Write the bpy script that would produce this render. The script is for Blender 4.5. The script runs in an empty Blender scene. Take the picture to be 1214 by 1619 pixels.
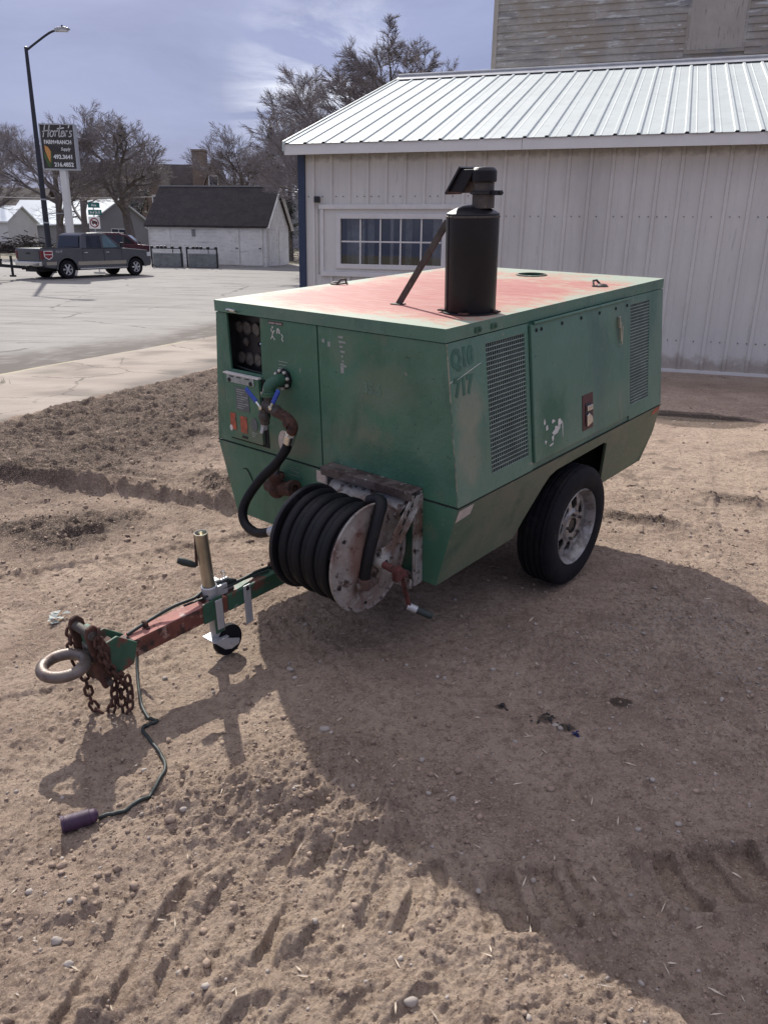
import bpy, bmesh, math, random
import numpy as np
from mathutils import Matrix, Vector

random.seed(7)
R = math.radians
scene = bpy.context.scene
col = scene.collection

# ------------------------------------------------------------------ camera
H = 1.7606
cam_d = bpy.data.cameras.new("camera")
cam = bpy.data.objects.new("camera", cam_d)
col.objects.link(cam)
right = Vector((0.999834, 0.005839, 0.017259))
up = Vector((-0.018220, 0.320394, 0.947109))
fwd = Vector((0.0, 0.947266, -0.320448))
m = Matrix.Identity(4)
for i in range(3):
    m[i][0], m[i][1], m[i][2] = right[i], up[i], -fwd[i]
m.translation = (0, 0, H)
cam.matrix_world = m
cam_d.sensor_fit = 'VERTICAL'
cam_d.sensor_height = 36.0
cam_d.lens = 36.0 * 1215.0 / 1619.0
cam_d.clip_start = 0.05
cam_d.clip_end = 3000
scene.camera = cam

# ------------------------------------------------------------------ light
SUN_AZ, SUN_EL = 20.0, 37.5           # sun stands ahead of the camera, a little left
world = bpy.data.worlds.new("World")
scene.world = world
world.use_nodes = True
nt = world.node_tree
nt.nodes.clear()
N = nt.nodes.new
L = nt.links.new
out = N('ShaderNodeOutputWorld')
sky = N('ShaderNodeTexSky')
sky.sky_type = 'NISHITA'
sky.sun_disc = False
sky.sun_elevation = R(SUN_EL)
sky.sun_rotation = R(-SUN_AZ)
sky.air_density = 1.2
sky.dust_density = 1.0
bg_sky = N('ShaderNodeBackground')
bg_sky.inputs[1].default_value = 0.08
L(sky.outputs[0], bg_sky.inputs[0])
tc = N('ShaderNodeTexCoord')
sep = N('ShaderNodeSeparateXYZ')
L(tc.outputs['Generated'], sep.inputs[0])
def wmath(op, a, b=None):
    n = N('ShaderNodeMath'); n.operation = op
    for k, v in ((0, a), (1, b)):
        if v is None: continue
        if isinstance(v, (int, float)): n.inputs[k].default_value = v
        else: L(v, n.inputs[k])
    return n.outputs[0]
den = wmath('ADD', wmath('ABSOLUTE', sep.outputs['Z']), 0.16)
comb = N('ShaderNodeCombineXYZ')
L(wmath('DIVIDE', sep.outputs['X'], den), comb.inputs[0])
L(wmath('DIVIDE', sep.outputs['Y'], den), comb.inputs[1])
def wnoise(scale, detail, rough, off):
    mp = N('ShaderNodeMapping'); mp.inputs['Location'].default_value = off
    mp.inputs['Scale'].default_value = (1.0, 1.35, 1.0)
    L(comb.outputs[0], mp.inputs[0])
    n = N('ShaderNodeTexNoise'); n.inputs['Scale'].default_value = scale
    n.inputs['Detail'].default_value = detail; n.inputs['Roughness'].default_value = rough
    n.inputs['Distortion'].default_value = 0.4
    L(mp.outputs[0], n.inputs[0]); return n.outputs[0]
def wramp(src, stops):
    r = N('ShaderNodeValToRGB'); e = r.color_ramp.elements
    e[0].position, e[0].color = stops[0]; e[1].position, e[1].color = stops[1]
    for p, c in stops[2:]:
        x = e.new(p); x.color = c
    L(src, r.inputs[0]); return r.outputs[0]
cl = wramp(wnoise(0.75, 10, 0.6, (1.3, 2.2, 0)), [(0.34, (0.120, 0.142, 0.285, 1)), (0.50, (0.168, 0.196, 0.365, 1)), (0.80, (0.235, 0.265, 0.435, 1))])
# a break in the cloud where brighter cloud shows
brk = N('ShaderNodeVectorMath'); brk.operation = 'DOT_PRODUCT'
L(tc.outputs['Generated'], brk.inputs[0])
d_ = (fwd + (525 - 607) / 1215 * right - (150 - 809.5) / 1215 * up).normalized()
brk.inputs[1].default_value = d_
bfac = wmath('MULTIPLY', wramp(brk.outputs['Value'], [(0.9915, (0, 0, 0, 1)), (0.9994, (1, 1, 1, 1))]),
             wramp(wnoise(1.1, 9, 0.62, (4.0, 1.0, 0)), [(0.44, (0, 0, 0, 1)), (0.72, (1, 1, 1, 1))]))
zen = wmath('POWER', wmath('MAXIMUM', sep.outputs['Z'], 0.0), 1.9)  # extra warm brightness added towards the unseen zenith to lift the shadows
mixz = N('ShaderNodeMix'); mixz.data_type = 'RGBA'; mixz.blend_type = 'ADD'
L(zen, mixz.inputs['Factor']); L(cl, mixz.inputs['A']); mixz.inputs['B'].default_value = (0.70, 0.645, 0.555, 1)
mixc = N('ShaderNodeMix'); mixc.data_type = 'RGBA'
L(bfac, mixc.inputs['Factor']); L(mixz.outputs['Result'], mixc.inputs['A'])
mixc.inputs['B'].default_value = (0.92, 0.94, 1.0, 1)
bg_cl = N('ShaderNodeBackground')
bg_cl.inputs[1].default_value = 1.0
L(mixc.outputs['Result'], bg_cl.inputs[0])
mixs = N('ShaderNodeMixShader')
mixs.inputs[0].default_value = 0.88
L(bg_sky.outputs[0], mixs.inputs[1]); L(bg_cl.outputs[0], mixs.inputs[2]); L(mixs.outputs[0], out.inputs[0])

sun_d = bpy.data.lights.new("sun", 'SUN')
sun_d.energy = 4.0
sun_d.angle = R(0.6)
sun_d.color = (1.0, 0.95, 0.87)
sun = bpy.data.objects.new("sun", sun_d)
col.objects.link(sun)
sdir = Vector((math.sin(R(SUN_AZ)) * math.cos(R(SUN_EL)), -math.cos(R(SUN_AZ)) * math.cos(R(SUN_EL)), -math.sin(R(SUN_EL))))
sun.rotation_euler = sdir.to_track_quat('-Z', 'Y').to_euler()
sun.location = (-10, 20, 30)

vs = scene.view_settings
vs.view_transform = 'Standard'
vs.look = 'None'
vs.gamma = 1.0
vs.exposure = 0.56
vs.use_curve_mapping = False

# ------------------------------------------------------------------ materials
def mat(name, c, rough=0.65, metal=0.0, var=0.18, vs=4.0, spots=(), bump=0.0, bs=60.0, spec=0.5, stretch=None, bumps=(), blobs=()):
    """procedural material: base colour with soft variation, then layers of spots (colour, scale, threshold, softness[, stretch])"""
    mt = bpy.data.materials.new(name); mt.use_nodes = True
    t = mt.node_tree; nn = t.nodes.new; ll = t.links.new
    b = t.nodes['Principled BSDF']
    b.inputs['Roughness'].default_value = rough
    b.inputs['Metallic'].default_value = metal
    b.inputs['Specular IOR Level'].default_value = spec
    tcn = nn('ShaderNodeTexCoord')
    def co(st):
        if not st: return tcn.outputs['Object']
        mp = nn('ShaderNodeMapping'); mp.inputs['Scale'].default_value = st
        ll(tcn.outputs['Object'], mp.inputs[0]); return mp.outputs[0]
    def noise(sc, det=5, st=None, ro=0.6):
        n = nn('ShaderNodeTexNoise'); n.inputs['Scale'].default_value = sc; n.inputs['Detail'].default_value = det
        n.inputs['Roughness'].default_value = ro
        ll(co(st), n.inputs['Vector']); return n.outputs[0]
    def ramp(src, p0, p1, c0, c1):
        r = nn('ShaderNodeValToRGB'); e = r.color_ramp.elements
        e[0].position = p0; e[1].position = p1; e[0].color = c0; e[1].color = c1
        ll(src, r.inputs[0]); return r.outputs[0]
    lo = [max(0, x * (1 - var)) for x in c] + [1]; hi = [min(1, x * (1 + var)) for x in c] + [1]
    cur = ramp(noise(vs, 6, stretch), 0.3, 0.7, lo, hi)
    for k, s in enumerate(spots):
        sc, thr, soft = s[1], s[2], s[3]; st = s[4] if len(s) > 4 else None
        f = ramp(noise(sc, 7, st, 0.65), thr, min(1.0, thr + soft), (0, 0, 0, 1), (1, 1, 1, 1))
        mx = nn('ShaderNodeMix'); mx.data_type = 'RGBA'
        ll(f, mx.inputs['Factor']); ll(cur, mx.inputs['A']); mx.inputs['B'].default_value = (*s[0], 1)
        cur = mx.outputs['Result']
    for (cc, rr_, bc, st_) in blobs:            # a stain of its own shape: soft ellipsoid broken up by noise
        mp = nn('ShaderNodeMapping'); mp.vector_type = 'TEXTURE'; mp.inputs['Location'].default_value = cc; mp.inputs['Scale'].default_value = rr_
        ll(tcn.outputs['Object'], mp.inputs[0]); ln = nn('ShaderNodeVectorMath'); ln.operation = 'LENGTH'; ll(mp.outputs[0], ln.inputs[0])
        ad = nn('ShaderNodeMath'); ad.operation = 'MULTIPLY_ADD'; ll(noise(7, 6), ad.inputs[0]); ad.inputs[1].default_value = 1.5; ad.inputs[2].default_value = -0.75
        a2 = nn('ShaderNodeMath'); a2.operation = 'ADD'; ll(ln.outputs['Value'], a2.inputs[0]); ll(ad.outputs[0], a2.inputs[1])
        f = ramp(a2.outputs[0], 0.45, 1.05, (st_, st_, st_, 1), (0, 0, 0, 1))
        mx = nn('ShaderNodeMix'); mx.data_type = 'RGBA'
        ll(f, mx.inputs['Factor']); ll(cur, mx.inputs['A']); mx.inputs['B'].default_value = (*bc, 1); cur = mx.outputs['Result']
    ll(cur, b.inputs['Base Color'])
    prev = None
    for (st_, sc_, dist) in ([(bump, bs, 0.01)] if bump else []) + list(bumps):
        bp = nn('ShaderNodeBump'); bp.inputs['Strength'].default_value = st_; bp.inputs['Distance'].default_value = dist
        ll(noise(sc_, 8, stretch, 0.7), bp.inputs['Height'])
        if prev: ll(prev, bp.inputs['Normal'])
        prev = bp.outputs[0]
    if prev: ll(prev, b.inputs['Normal'])
    rr = nn('ShaderNodeMath'); rr.operation = 'MULTIPLY_ADD'
    ll(noise(vs * 2.3, 4), rr.inputs[0]); rr.inputs[1].default_value = 0.25 * min(rough, 1); rr.inputs[2].default_value = rough * 0.87
    ll(rr.outputs[0], b.inputs['Roughness'])
    return mt

M = {}
dusty = (0.17, 0.165, 0.115)
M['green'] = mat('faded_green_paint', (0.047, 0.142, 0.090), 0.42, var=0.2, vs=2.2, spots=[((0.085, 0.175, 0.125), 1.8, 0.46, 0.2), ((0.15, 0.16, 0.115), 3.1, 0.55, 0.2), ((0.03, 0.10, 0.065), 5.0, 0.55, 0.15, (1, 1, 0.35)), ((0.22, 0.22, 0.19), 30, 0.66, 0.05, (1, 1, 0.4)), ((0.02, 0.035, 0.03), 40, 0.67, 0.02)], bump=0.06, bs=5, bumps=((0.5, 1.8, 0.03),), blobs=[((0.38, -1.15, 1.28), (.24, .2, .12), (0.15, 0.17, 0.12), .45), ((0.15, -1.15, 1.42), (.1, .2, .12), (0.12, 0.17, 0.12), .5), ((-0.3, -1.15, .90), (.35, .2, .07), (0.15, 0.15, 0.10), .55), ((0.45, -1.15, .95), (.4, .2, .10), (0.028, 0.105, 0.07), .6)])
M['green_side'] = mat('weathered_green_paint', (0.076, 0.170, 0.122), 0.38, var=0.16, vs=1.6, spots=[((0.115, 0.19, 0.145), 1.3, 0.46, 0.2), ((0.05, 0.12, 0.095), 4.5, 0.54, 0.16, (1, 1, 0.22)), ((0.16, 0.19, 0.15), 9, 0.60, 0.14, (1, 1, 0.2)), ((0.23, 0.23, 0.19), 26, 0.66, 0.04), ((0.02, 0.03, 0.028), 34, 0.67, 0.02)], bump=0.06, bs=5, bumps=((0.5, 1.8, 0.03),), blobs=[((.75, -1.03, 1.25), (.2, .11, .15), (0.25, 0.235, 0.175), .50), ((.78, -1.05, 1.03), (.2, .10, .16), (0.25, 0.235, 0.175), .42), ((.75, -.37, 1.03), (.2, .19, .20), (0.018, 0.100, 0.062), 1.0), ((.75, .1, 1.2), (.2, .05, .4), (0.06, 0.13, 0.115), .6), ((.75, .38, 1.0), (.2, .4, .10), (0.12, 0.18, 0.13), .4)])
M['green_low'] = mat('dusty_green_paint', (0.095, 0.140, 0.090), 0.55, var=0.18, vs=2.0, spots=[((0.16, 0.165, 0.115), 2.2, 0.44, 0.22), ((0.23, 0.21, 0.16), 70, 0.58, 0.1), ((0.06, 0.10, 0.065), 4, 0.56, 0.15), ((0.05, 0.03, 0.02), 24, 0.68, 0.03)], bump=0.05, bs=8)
M['seam'] = mat('dark_gap', (0.012, 0.014, 0.013), 0.9, var=0.1)
M['black'] = mat('black_paint', (0.010, 0.010, 0.013), 0.45, var=0.3, vs=6, spots=[((0.05, 0.045, 0.045), 5, 0.6, 0.15)], bump=0.05, bs=40)
M['muffler'] = mat('muffler_black', (0.008, 0.008, 0.011), 0.42, spec=0.3, var=0.3, vs=7, spots=[((0.022, 0.015, 0.013), 4, 0.55, 0.15, (1, 1, 0.3))], bump=0.04, bs=30)
M['oldmetal'] = mat('sooty_pipe', (0.075, 0.066, 0.06), 0.7, metal=0.3, var=0.35, vs=14, spots=[((0.15, 0.12, 0.10), 30, 0.58, 0.1)], bump=0.25, bs=70)
M['rust'] = mat('rusty_iron', (0.075, 0.033, 0.023), 0.85, var=0.4, vs=18, spots=[((0.025, 0.014, 0.012), 22, 0.52, 0.12), ((0.15, 0.065, 0.04), 35, 0.62, 0.1)], bump=0.5, bs=90)
M['rustbeam'] = mat('rust_with_green', (0.15, 0.050, 0.034), 0.72, var=0.35, vs=10, spots=[((0.03, 0.018, 0.015), 9, 0.48, 0.08), ((0.30, 0.19, 0.15), 15, 0.56, 0.06), ((0.025, 0.075, 0.048), 7, 0.60, 0.04)], bump=0.3, bs=60)
M['greenbeam'] = mat('green_beam_chipped', (0.03, 0.095, 0.058), 0.6, var=0.25, vs=9, spots=[((0.34, 0.30, 0.26), 9, 0.59, 0.03), ((0.12, 0.05, 0.036), 11, 0.54, 0.06)], bump=0.2, bs=60)
M['tire'] = mat('tyre_rubber', (0.008, 0.0085, 0.0115), 0.78, var=0.3, vs=9, spots=[((0.030, 0.026, 0.023), 5, 0.56, 0.2)], bump=0.3, bs=120, spec=0.22)
M['rim'] = mat('worn_grey_rim', (0.30, 0.29, 0.275), 0.42, metal=0.35, var=0.25, vs=12, spots=[((0.10, 0.075, 0.06), 9, 0.50, 0.14), ((0.045, 0.035, 0.03), 16, 0.58, 0.08), ((0.5, 0.5, 0.5), 9, 0.60, 0.1)], bump=0.15, bs=60)
M['zinc'] = mat('zinc_plated', (0.46, 0.44, 0.36), 0.34, metal=0.9, var=0.2, vs=8, bump=0.05, bs=30)
M['chrome'] = mat('bright_steel', (0.62, 0.62, 0.60), 0.22, metal=1.0, var=0.1, vs=8)
M['ring'] = mat('worn_steel_ring', (0.17, 0.145, 0.13), 0.5, metal=0.55, var=0.3, vs=12, spots=[((0.085, 0.05, 0.04), 9, 0.48, 0.15)], bump=0.25, bs=60)
M['reel'] = mat('chipped_white_reel', (0.275, 0.255, 0.23), 0.6, var=0.25, vs=9, spots=[((0.19, 0.145, 0.122), 4, 0.44, 0.16), ((0.12, 0.062, 0.048), 6.5, 0.51, 0.14), ((0.05, 0.03, 0.025), 17, 0.56, 0.06), ((0.34, 0.33, 0.31), 24, 0.58, 0.08)], bump=0.25, bs=50, blobs=[((.53, -1.50, .66), (.3, .09, .16), (0.13, 0.06, 0.045), .8), ((.53, -1.49, .52), (.3, .10, .06), (0.06, 0.035, 0.03), .7)])
M['reelframe'] = mat('scraped_white_frame', (0.31, 0.30, 0.28), 0.6, var=0.25, vs=9, spots=[((0.20, 0.235, 0.30), 6, 0.57, 0.1), ((0.13, 0.085, 0.065), 5, 0.50, 0.10), ((0.07, 0.035, 0.025), 9, 0.54, 0.06), ((0.03, 0.022, 0.02), 22, 0.58, 0.05)], bump=0.25, bs=50)
M['reeltop'] = mat('rusted_frame_top', (0.105, 0.085, 0.075), 0.7, var=0.3, vs=9, spots=[((0.045, 0.028, 0.024), 8, 0.48, 0.1), ((0.30, 0.28, 0.26), 22, 0.60, 0.06)], bump=0.25, bs=50)
M['meshwire'] = mat('painted_wire', (0.20, 0.26, 0.23), 0.45, var=0.2, vs=9)
M['beamtop'] = mat('sunbleached_red_beam', (0.36, 0.17, 0.145), 0.8, var=0.2, vs=12, spots=[((0.10, 0.05, 0.04), 18, 0.58, 0.06), ((0.45, 0.36, 0.32), 14, 0.58, 0.1)], spec=0.25)
M['edgewear'] = mat('worn_edge', (0.26, 0.25, 0.19), 0.6, var=0.35, vs=14, spots=[((0.07, 0.13, 0.095), 9, 0.48, 0.1)])
M['hose'] = mat('black_rubber_hose', (0.0062, 0.0065, 0.0085), 0.55, var=0.3, vs=12, spots=[((0.020, 0.0185, 0.017), 9, 0.56, 0.2)], bump=0.1, bs=160, spec=0.25)
M['cable'] = mat('cable_sheath', (0.018, 0.026, 0.024), 0.6, var=0.3, vs=30, bump=0.1, bs=90)
M['blue'] = mat('blue_vinyl_grip', (0.012, 0.055, 0.36), 0.4, var=0.12, vs=20)
M['purple'] = mat('purple_plug_plastic', (0.042, 0.017, 0.046), 0.65, var=0.35, vs=30, spots=[((0.16, 0.12, 0.11), 22, 0.55, 0.15)])
M['redcrank'] = mat('rusty_red_crank', (0.10, 0.027, 0.024), 0.65, var=0.35, vs=18, spots=[((0.035, 0.016, 0.014), 16, 0.50, 0.1), ((0.20, 0.12, 0.11), 30, 0.62, 0.06)], bump=0.2, bs=60)
M['white'] = mat('white_decal', (0.62, 0.61, 0.58), 0.6, var=0.12, vs=20)
M['tape'] = mat('aged_reflective_tape', (0.50, 0.44, 0.39), 0.45, var=0.2, vs=30)
M['ghost'] = mat('unfaded_green', (0.030, 0.105, 0.072), 0.4, var=0.25, vs=12, spots=[((0.07, 0.15, 0.11), 14, 0.52, 0.1)])
M['peel'] = mat('peeling_white', (0.55, 0.54, 0.50), 0.7, var=0.2, vs=30)
M['redlabel'] = mat('faded_orange_label', (0.36, 0.085, 0.045), 0.6, var=0.35, vs=40, spots=[((0.08, 0.10, 0.07), 34, 0.56, 0.08)])
M['greylabel'] = mat('worn_grey_label', (0.10, 0.115, 0.12), 0.6, var=0.25, vs=30)
M['lightlabel'] = mat('pale_print', (0.28, 0.31, 0.29), 0.6, var=0.2, vs=30)
M['maroon'] = mat('maroon_plate', (0.065, 0.016, 0.02), 0.5, var=0.2, vs=20)
M['gaugeface'] = mat('gauge_dial', (0.10, 0.095, 0.088), 0.3, var=0.4, vs=50)
M['bolt'] = mat('shiny_bolts', (0.7, 0.68, 0.62), 0.3, metal=0.6, var=0.1)

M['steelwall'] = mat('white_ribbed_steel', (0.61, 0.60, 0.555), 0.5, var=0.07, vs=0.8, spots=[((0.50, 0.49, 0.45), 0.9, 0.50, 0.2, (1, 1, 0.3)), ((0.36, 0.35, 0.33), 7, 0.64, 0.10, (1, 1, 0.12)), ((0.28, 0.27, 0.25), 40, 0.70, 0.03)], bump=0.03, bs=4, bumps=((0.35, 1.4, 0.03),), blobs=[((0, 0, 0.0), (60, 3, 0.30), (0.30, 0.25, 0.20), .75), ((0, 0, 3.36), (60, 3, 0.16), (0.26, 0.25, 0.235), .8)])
M['steelroof'] = mat('white_steel_roof', (0.50, 0.545, 0.525), 0.55, var=0.06, vs=1.5, spots=[((0.43, 0.465, 0.45), 5, 0.52, 0.2), ((0.36, 0.38, 0.37), 14, 0.62, 0.08)], bump=0.04, bs=25)
M['fascia'] = mat('white_fascia_paint', (0.68, 0.68, 0.65), 0.5, var=0.05, vs=2)
M['trim'] = mat('white_trim', (0.64, 0.63, 0.60), 0.5, var=0.06, vs=4)
M['navy'] = mat('navy_corner_trim', (0.020, 0.036, 0.075), 0.5, var=0.15, vs=3)
M['interior'] = mat('dim_interior', (0.42, 0.38, 0.35), 0.9, var=0.3, vs=2)
M['curtain'] = mat('pale_curtain', (0.74, 0.76, 0.73), 0.8, var=0.2, vs=8)
M['board'] = mat('weathered_clapboard', (0.345, 0.315, 0.28), 0.85, var=0.25, vs=1.1, spots=[((0.22, 0.21, 0.205), 1.1, 0.48, 0.14, (0.5, 1, 3)), ((0.30, 0.255, 0.21), 0.6, 0.52, 0.1), ((0.50, 0.49, 0.47), 4.4, 0.57, 0.09, (0.35, 1, 2.2)), ((0.62, 0.61, 0.59), 13, 0.62, 0.05, (0.3, 1, 2)), ((0.13, 0.12, 0.115), 9, 0.62, 0.05, (0.3, 1, 3))], bump=0.3, bs=22)
M['plywood'] = mat('weathered_plywood', (0.37, 0.33, 0.285), 0.85, var=0.12, vs=2, spots=[((0.25, 0.22, 0.19), 9, 0.58, 0.06, (2, 1, 0.25)), ((0.16, 0.13, 0.11), 20, 0.64, 0.05, (2, 1, 0.25))], bump=0.2, bs=18)
M['oldwhite'] = mat('peeling_white_boards', (0.72, 0.71, 0.67), 0.8, var=0.10, vs=1.4, spots=[((0.58, 0.56, 0.53), 1.6, 0.52, 0.14, (1, 1, 4)), ((0.42, 0.40, 0.36), 5, 0.64, 0.06, (1, 1, 3))], bump=0.2, bs=12)
M['shingle'] = mat('dark_shingles', (0.036, 0.030, 0.031), 0.9, var=0.3, vs=2.2, spots=[((0.06, 0.05, 0.047), 6, 0.55, 0.15)], bump=0.4, bs=9)
M['brownroof'] = mat('brown_shingles', (0.075, 0.062, 0.056), 0.9, var=0.2, vs=1.0, bump=0.3, bs=6)
M['stone'] = mat('tan_stone', (0.20, 0.15, 0.115), 0.9, var=0.25, vs=1.6, spots=[((0.12, 0.09, 0.07), 3, 0.58, 0.1)], bump=0.3, bs=5)
M['greywall'] = mat('grey_siding', (0.235, 0.235, 0.235), 0.8, var=0.08, vs=0.6)
M['tanwall'] = mat('tan_siding', (0.24, 0.205, 0.165), 0.8, var=0.1, vs=0.8)
M['brightroof'] = mat('bright_metal_roof', (0.76, 0.82, 0.83), 0.45, var=0.05, vs=0.8)
M['darkglass'] = mat('dark_window_glass', (0.018, 0.020, 0.026), 0.08, var=0.2, vs=2)
M['bark'] = mat('grey_brown_bark', (0.135, 0.118, 0.110), 0.9, var=0.3, vs=3, bump=0.3, bs=14)
M['twig'] = mat('bare_twigs', (0.225, 0.20, 0.20), 0.9, var=0.25, vs=1)
M['needle'] = mat('spruce_needles', (0.022, 0.032, 0.026), 0.9, var=0.4, vs=2)
M['pole'] = mat('dark_bronze_pole', (0.018, 0.020, 0.028), 0.5, var=0.15, vs=3)
M['galv'] = mat('galvanised_steel', (0.42, 0.43, 0.44), 0.45, metal=0.3, var=0.12, vs=4)
M['signboard'] = mat('sign_chalk_brown', (0.040, 0.037, 0.036), 0.7, var=0.25, vs=3, spots=[((0.085, 0.066, 0.05), 3, 0.5, 0.2, (1, 1, 3))])
M['signwhite'] = mat('sign_lettering_white', (0.74, 0.74, 0.72), 0.6, var=0.04)
M['corn'] = mat('corn_orange', (0.62, 0.29, 0.085), 0.6, var=0.25, vs=18)
M['husk'] = mat('husk_green', (0.07, 0.12, 0.04), 0.7, var=0.3, vs=12)
M['signgreen'] = mat('street_sign_green', (0.01, 0.13, 0.115), 0.5, var=0.1)
M['signred'] = mat('sign_red', (0.22, 0.02, 0.03), 0.5, var=0.1)
M['signblack'] = mat('sign_black', (0.015, 0.015, 0.016), 0.5, var=0.1)
M['carpaint'] = mat('grey_metallic_paint', (0.105, 0.108, 0.118), 0.3, metal=0.55, var=0.08, vs=2)
M['cartan'] = mat('tan_lower_paint', (0.34, 0.305, 0.25), 0.4, metal=0.3, var=0.08)
M['carblack'] = mat('black_plastic', (0.016, 0.016, 0.018), 0.6, var=0.2)
M['carglass'] = mat('tinted_glass', (0.010, 0.013, 0.020), 0.05, var=0.1)
M['carglass_light'] = mat('clear_side_glass', (0.10, 0.16, 0.19), 0.05, var=0.2, vs=3)
M['taillight'] = mat('tail_lamp_red', (0.14, 0.012, 0.016), 0.25, var=0.1)
M['headlight'] = mat('headlamp_lens', (0.55, 0.57, 0.6), 0.15, var=0.1)
M['maroonpaint'] = mat('maroon_car_paint', (0.055, 0.010, 0.017), 0.25, metal=0.3, var=0.1)
M['alloy'] = mat('alloy_wheel', (0.50, 0.51, 0.53), 0.3, metal=0.7, var=0.1)
M['stockgrey'] = mat('weathered_grey_panel', (0.19, 0.20, 0.20), 0.7, var=0.25, vs=3, spots=[((0.11, 0.12, 0.125), 4, 0.55, 0.1)])
M['brush'] = mat('dead_brush', (0.075, 0.062, 0.055), 0.95, var=0.4, vs=4)
M['pebble'] = mat('pale_pebbles', (0.32, 0.28, 0.245), 0.8, var=0.3, vs=9, bump=0.2, bs=80)
M['clod'] = mat('soil_clods', (0.335, 0.25, 0.19), 0.95, var=0.3, vs=6, spots=[((0.16, 0.118, 0.092), 3, 0.50, 0.15)], bump=0.6, bs=140)
M['straw'] = mat('dry_straw', (0.52, 0.44, 0.34), 0.8, var=0.25, vs=9)
M['litter'] = mat('blue_litter', (0.018, 0.024, 0.09), 0.6, var=0.3, vs=30)
M['oil'] = mat('oily_clods', (0.012, 0.011, 0.011), 0.6, var=0.3, vs=30)
M['grass'] = mat('dry_green_grass', (0.09, 0.10, 0.045), 0.9, var=0.4, vs=9)

def glass_mat():
    mt = bpy.data.materials.new('window_glass'); mt.use_nodes = True
    t = mt.node_tree; t.nodes.clear()
    o = t.nodes.new('ShaderNodeOutputMaterial'); mx = t.nodes.new('ShaderNodeMixShader')
    tr = t.nodes.new('ShaderNodeBsdfTransparent'); gl = t.nodes.new('ShaderNodeBsdfGlossy'); fr = t.nodes.new('ShaderNodeFresnel')
    tr.inputs[0].default_value = (0.72, 0.74, 0.74, 1); gl.inputs[0].default_value = (0.9, 0.9, 0.9, 1); gl.inputs['Roughness'].default_value = 0.02
    fr.inputs[0].default_value = 2.0
    t.links.new(fr.outputs[0], mx.inputs[0]); t.links.new(tr.outputs[0], mx.inputs[1]); t.links.new(gl.outputs[0], mx.inputs[2]); t.links.new(mx.outputs[0], o.inputs[0])
    return mt
M['glass'] = glass_mat()

def lid_mat():
    """roof skin: red oxide wearing through, faded green and cream left towards the edges"""
    mt = bpy.data.materials.new('faded_red_and_green_roof'); mt.use_nodes = True
    t = mt.node_tree; nn = t.nodes.new; ll = t.links.new; b = t.nodes['Principled BSDF']
    tcn = nn('ShaderNodeTexCoord'); sp = nn('ShaderNodeSeparateXYZ'); ll(tcn.outputs['Object'], sp.inputs[0])
    def ma(op, a, b_=None, c=None):
        n = nn('ShaderNodeMath'); n.operation = op
        for k, v in enumerate((a, b_, c)):
            if v is None: continue
            if isinstance(v, (int, float)): n.inputs[k].default_value = v
            else: ll(v, n.inputs[k])
        return n.outputs[0]
    def noise(sc, st, det=6):
        mp = nn('ShaderNodeMapping'); mp.inputs['Scale'].default_value = st; ll(tcn.outputs['Object'], mp.inputs[0])
        n = nn('ShaderNodeTexNoise'); n.inputs['Scale'].default_value = sc; n.inputs['Detail'].default_value = det; n.inputs['Roughness'].default_value = 0.65
        ll(mp.outputs[0], n.inputs['Vector']); return n.outputs[0]
    def ramp(src, stops):
        r = nn('ShaderNodeValToRGB'); e = r.color_ramp.elements
        e[0].position, e[0].color = stops[0]; e[1].position, e[1].color = stops[1]
        for p, c in stops[2:]: x = e.new(p); x.color = c
        ll(src, r.inputs[0]); return r.outputs[0]
    ex = ma('DIVIDE', ma('ABSOLUTE', sp.outputs[0]), 0.7125)
    ey = ma('DIVIDE', ma('ABSOLUTE', ma('ADD', sp.outputs[1], 0.08)), 1.08)
    rear = ma('MULTIPLY', ma('ADD', sp.outputs[1], 0.0), 1.12)
    e0 = ma('MAXIMUM', ma('MAXIMUM', ma('POWER', ex, 3.0), ma('POWER', ey, 5.0)), rear)
    wear = ma('ADD', ma('MULTIPLY', e0, 0.46), ma('ADD', ma('MULTIPLY', noise(2.0, (1, 1.6, 1)), 0.85), ma('ADD', ma('MULTIPLY', ma('SUBTRACT', noise(9.0, (1, 2.0, 1), 9), 0.5), 0.75), ma('MULTIPLY', ma('SUBTRACT', noise(45.0, (1, 1.5, 1), 5), 0.5), 0.35))))
    base = ramp(wear, [(0.40, (0.36, 0.125, 0.105, 1)), (0.60, (0.40, 0.155, 0.13, 1)), (0.74, (0.40, 0.26, 0.19, 1)), (0.88, (0.30, 0.38, 0.30, 1))])
    streak = ramp(noise(5.0, (1, 6, 1)), [(0.42, (0, 0, 0, 1)), (0.75, (1, 1, 1, 1))])
    mx = nn('ShaderNodeMix'); mx.data_type = 'RGBA'
    ll(ma('MULTIPLY', streak, 0.45), mx.inputs['Factor']); ll(base, mx.inputs['A']); mx.inputs['B'].default_value = (0.50, 0.36, 0.31, 1)
    ll(mx.outputs['Result'], b.inputs['Base Color'])
    b.inputs['Roughness'].default_value = 0.6; b.inputs['Specular IOR Level'].default_value = 0.18
    bp = nn('ShaderNodeBump'); bp.inputs['Strength'].default_value = 0.06; bp.inputs['Distance'].default_value = 0.02
    ll(noise(4, (1, 1, 1)), bp.inputs['Height']); ll(bp.outputs[0], b.inputs['Normal'])
    return mt
M['lidtop'] = lid_mat()

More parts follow.
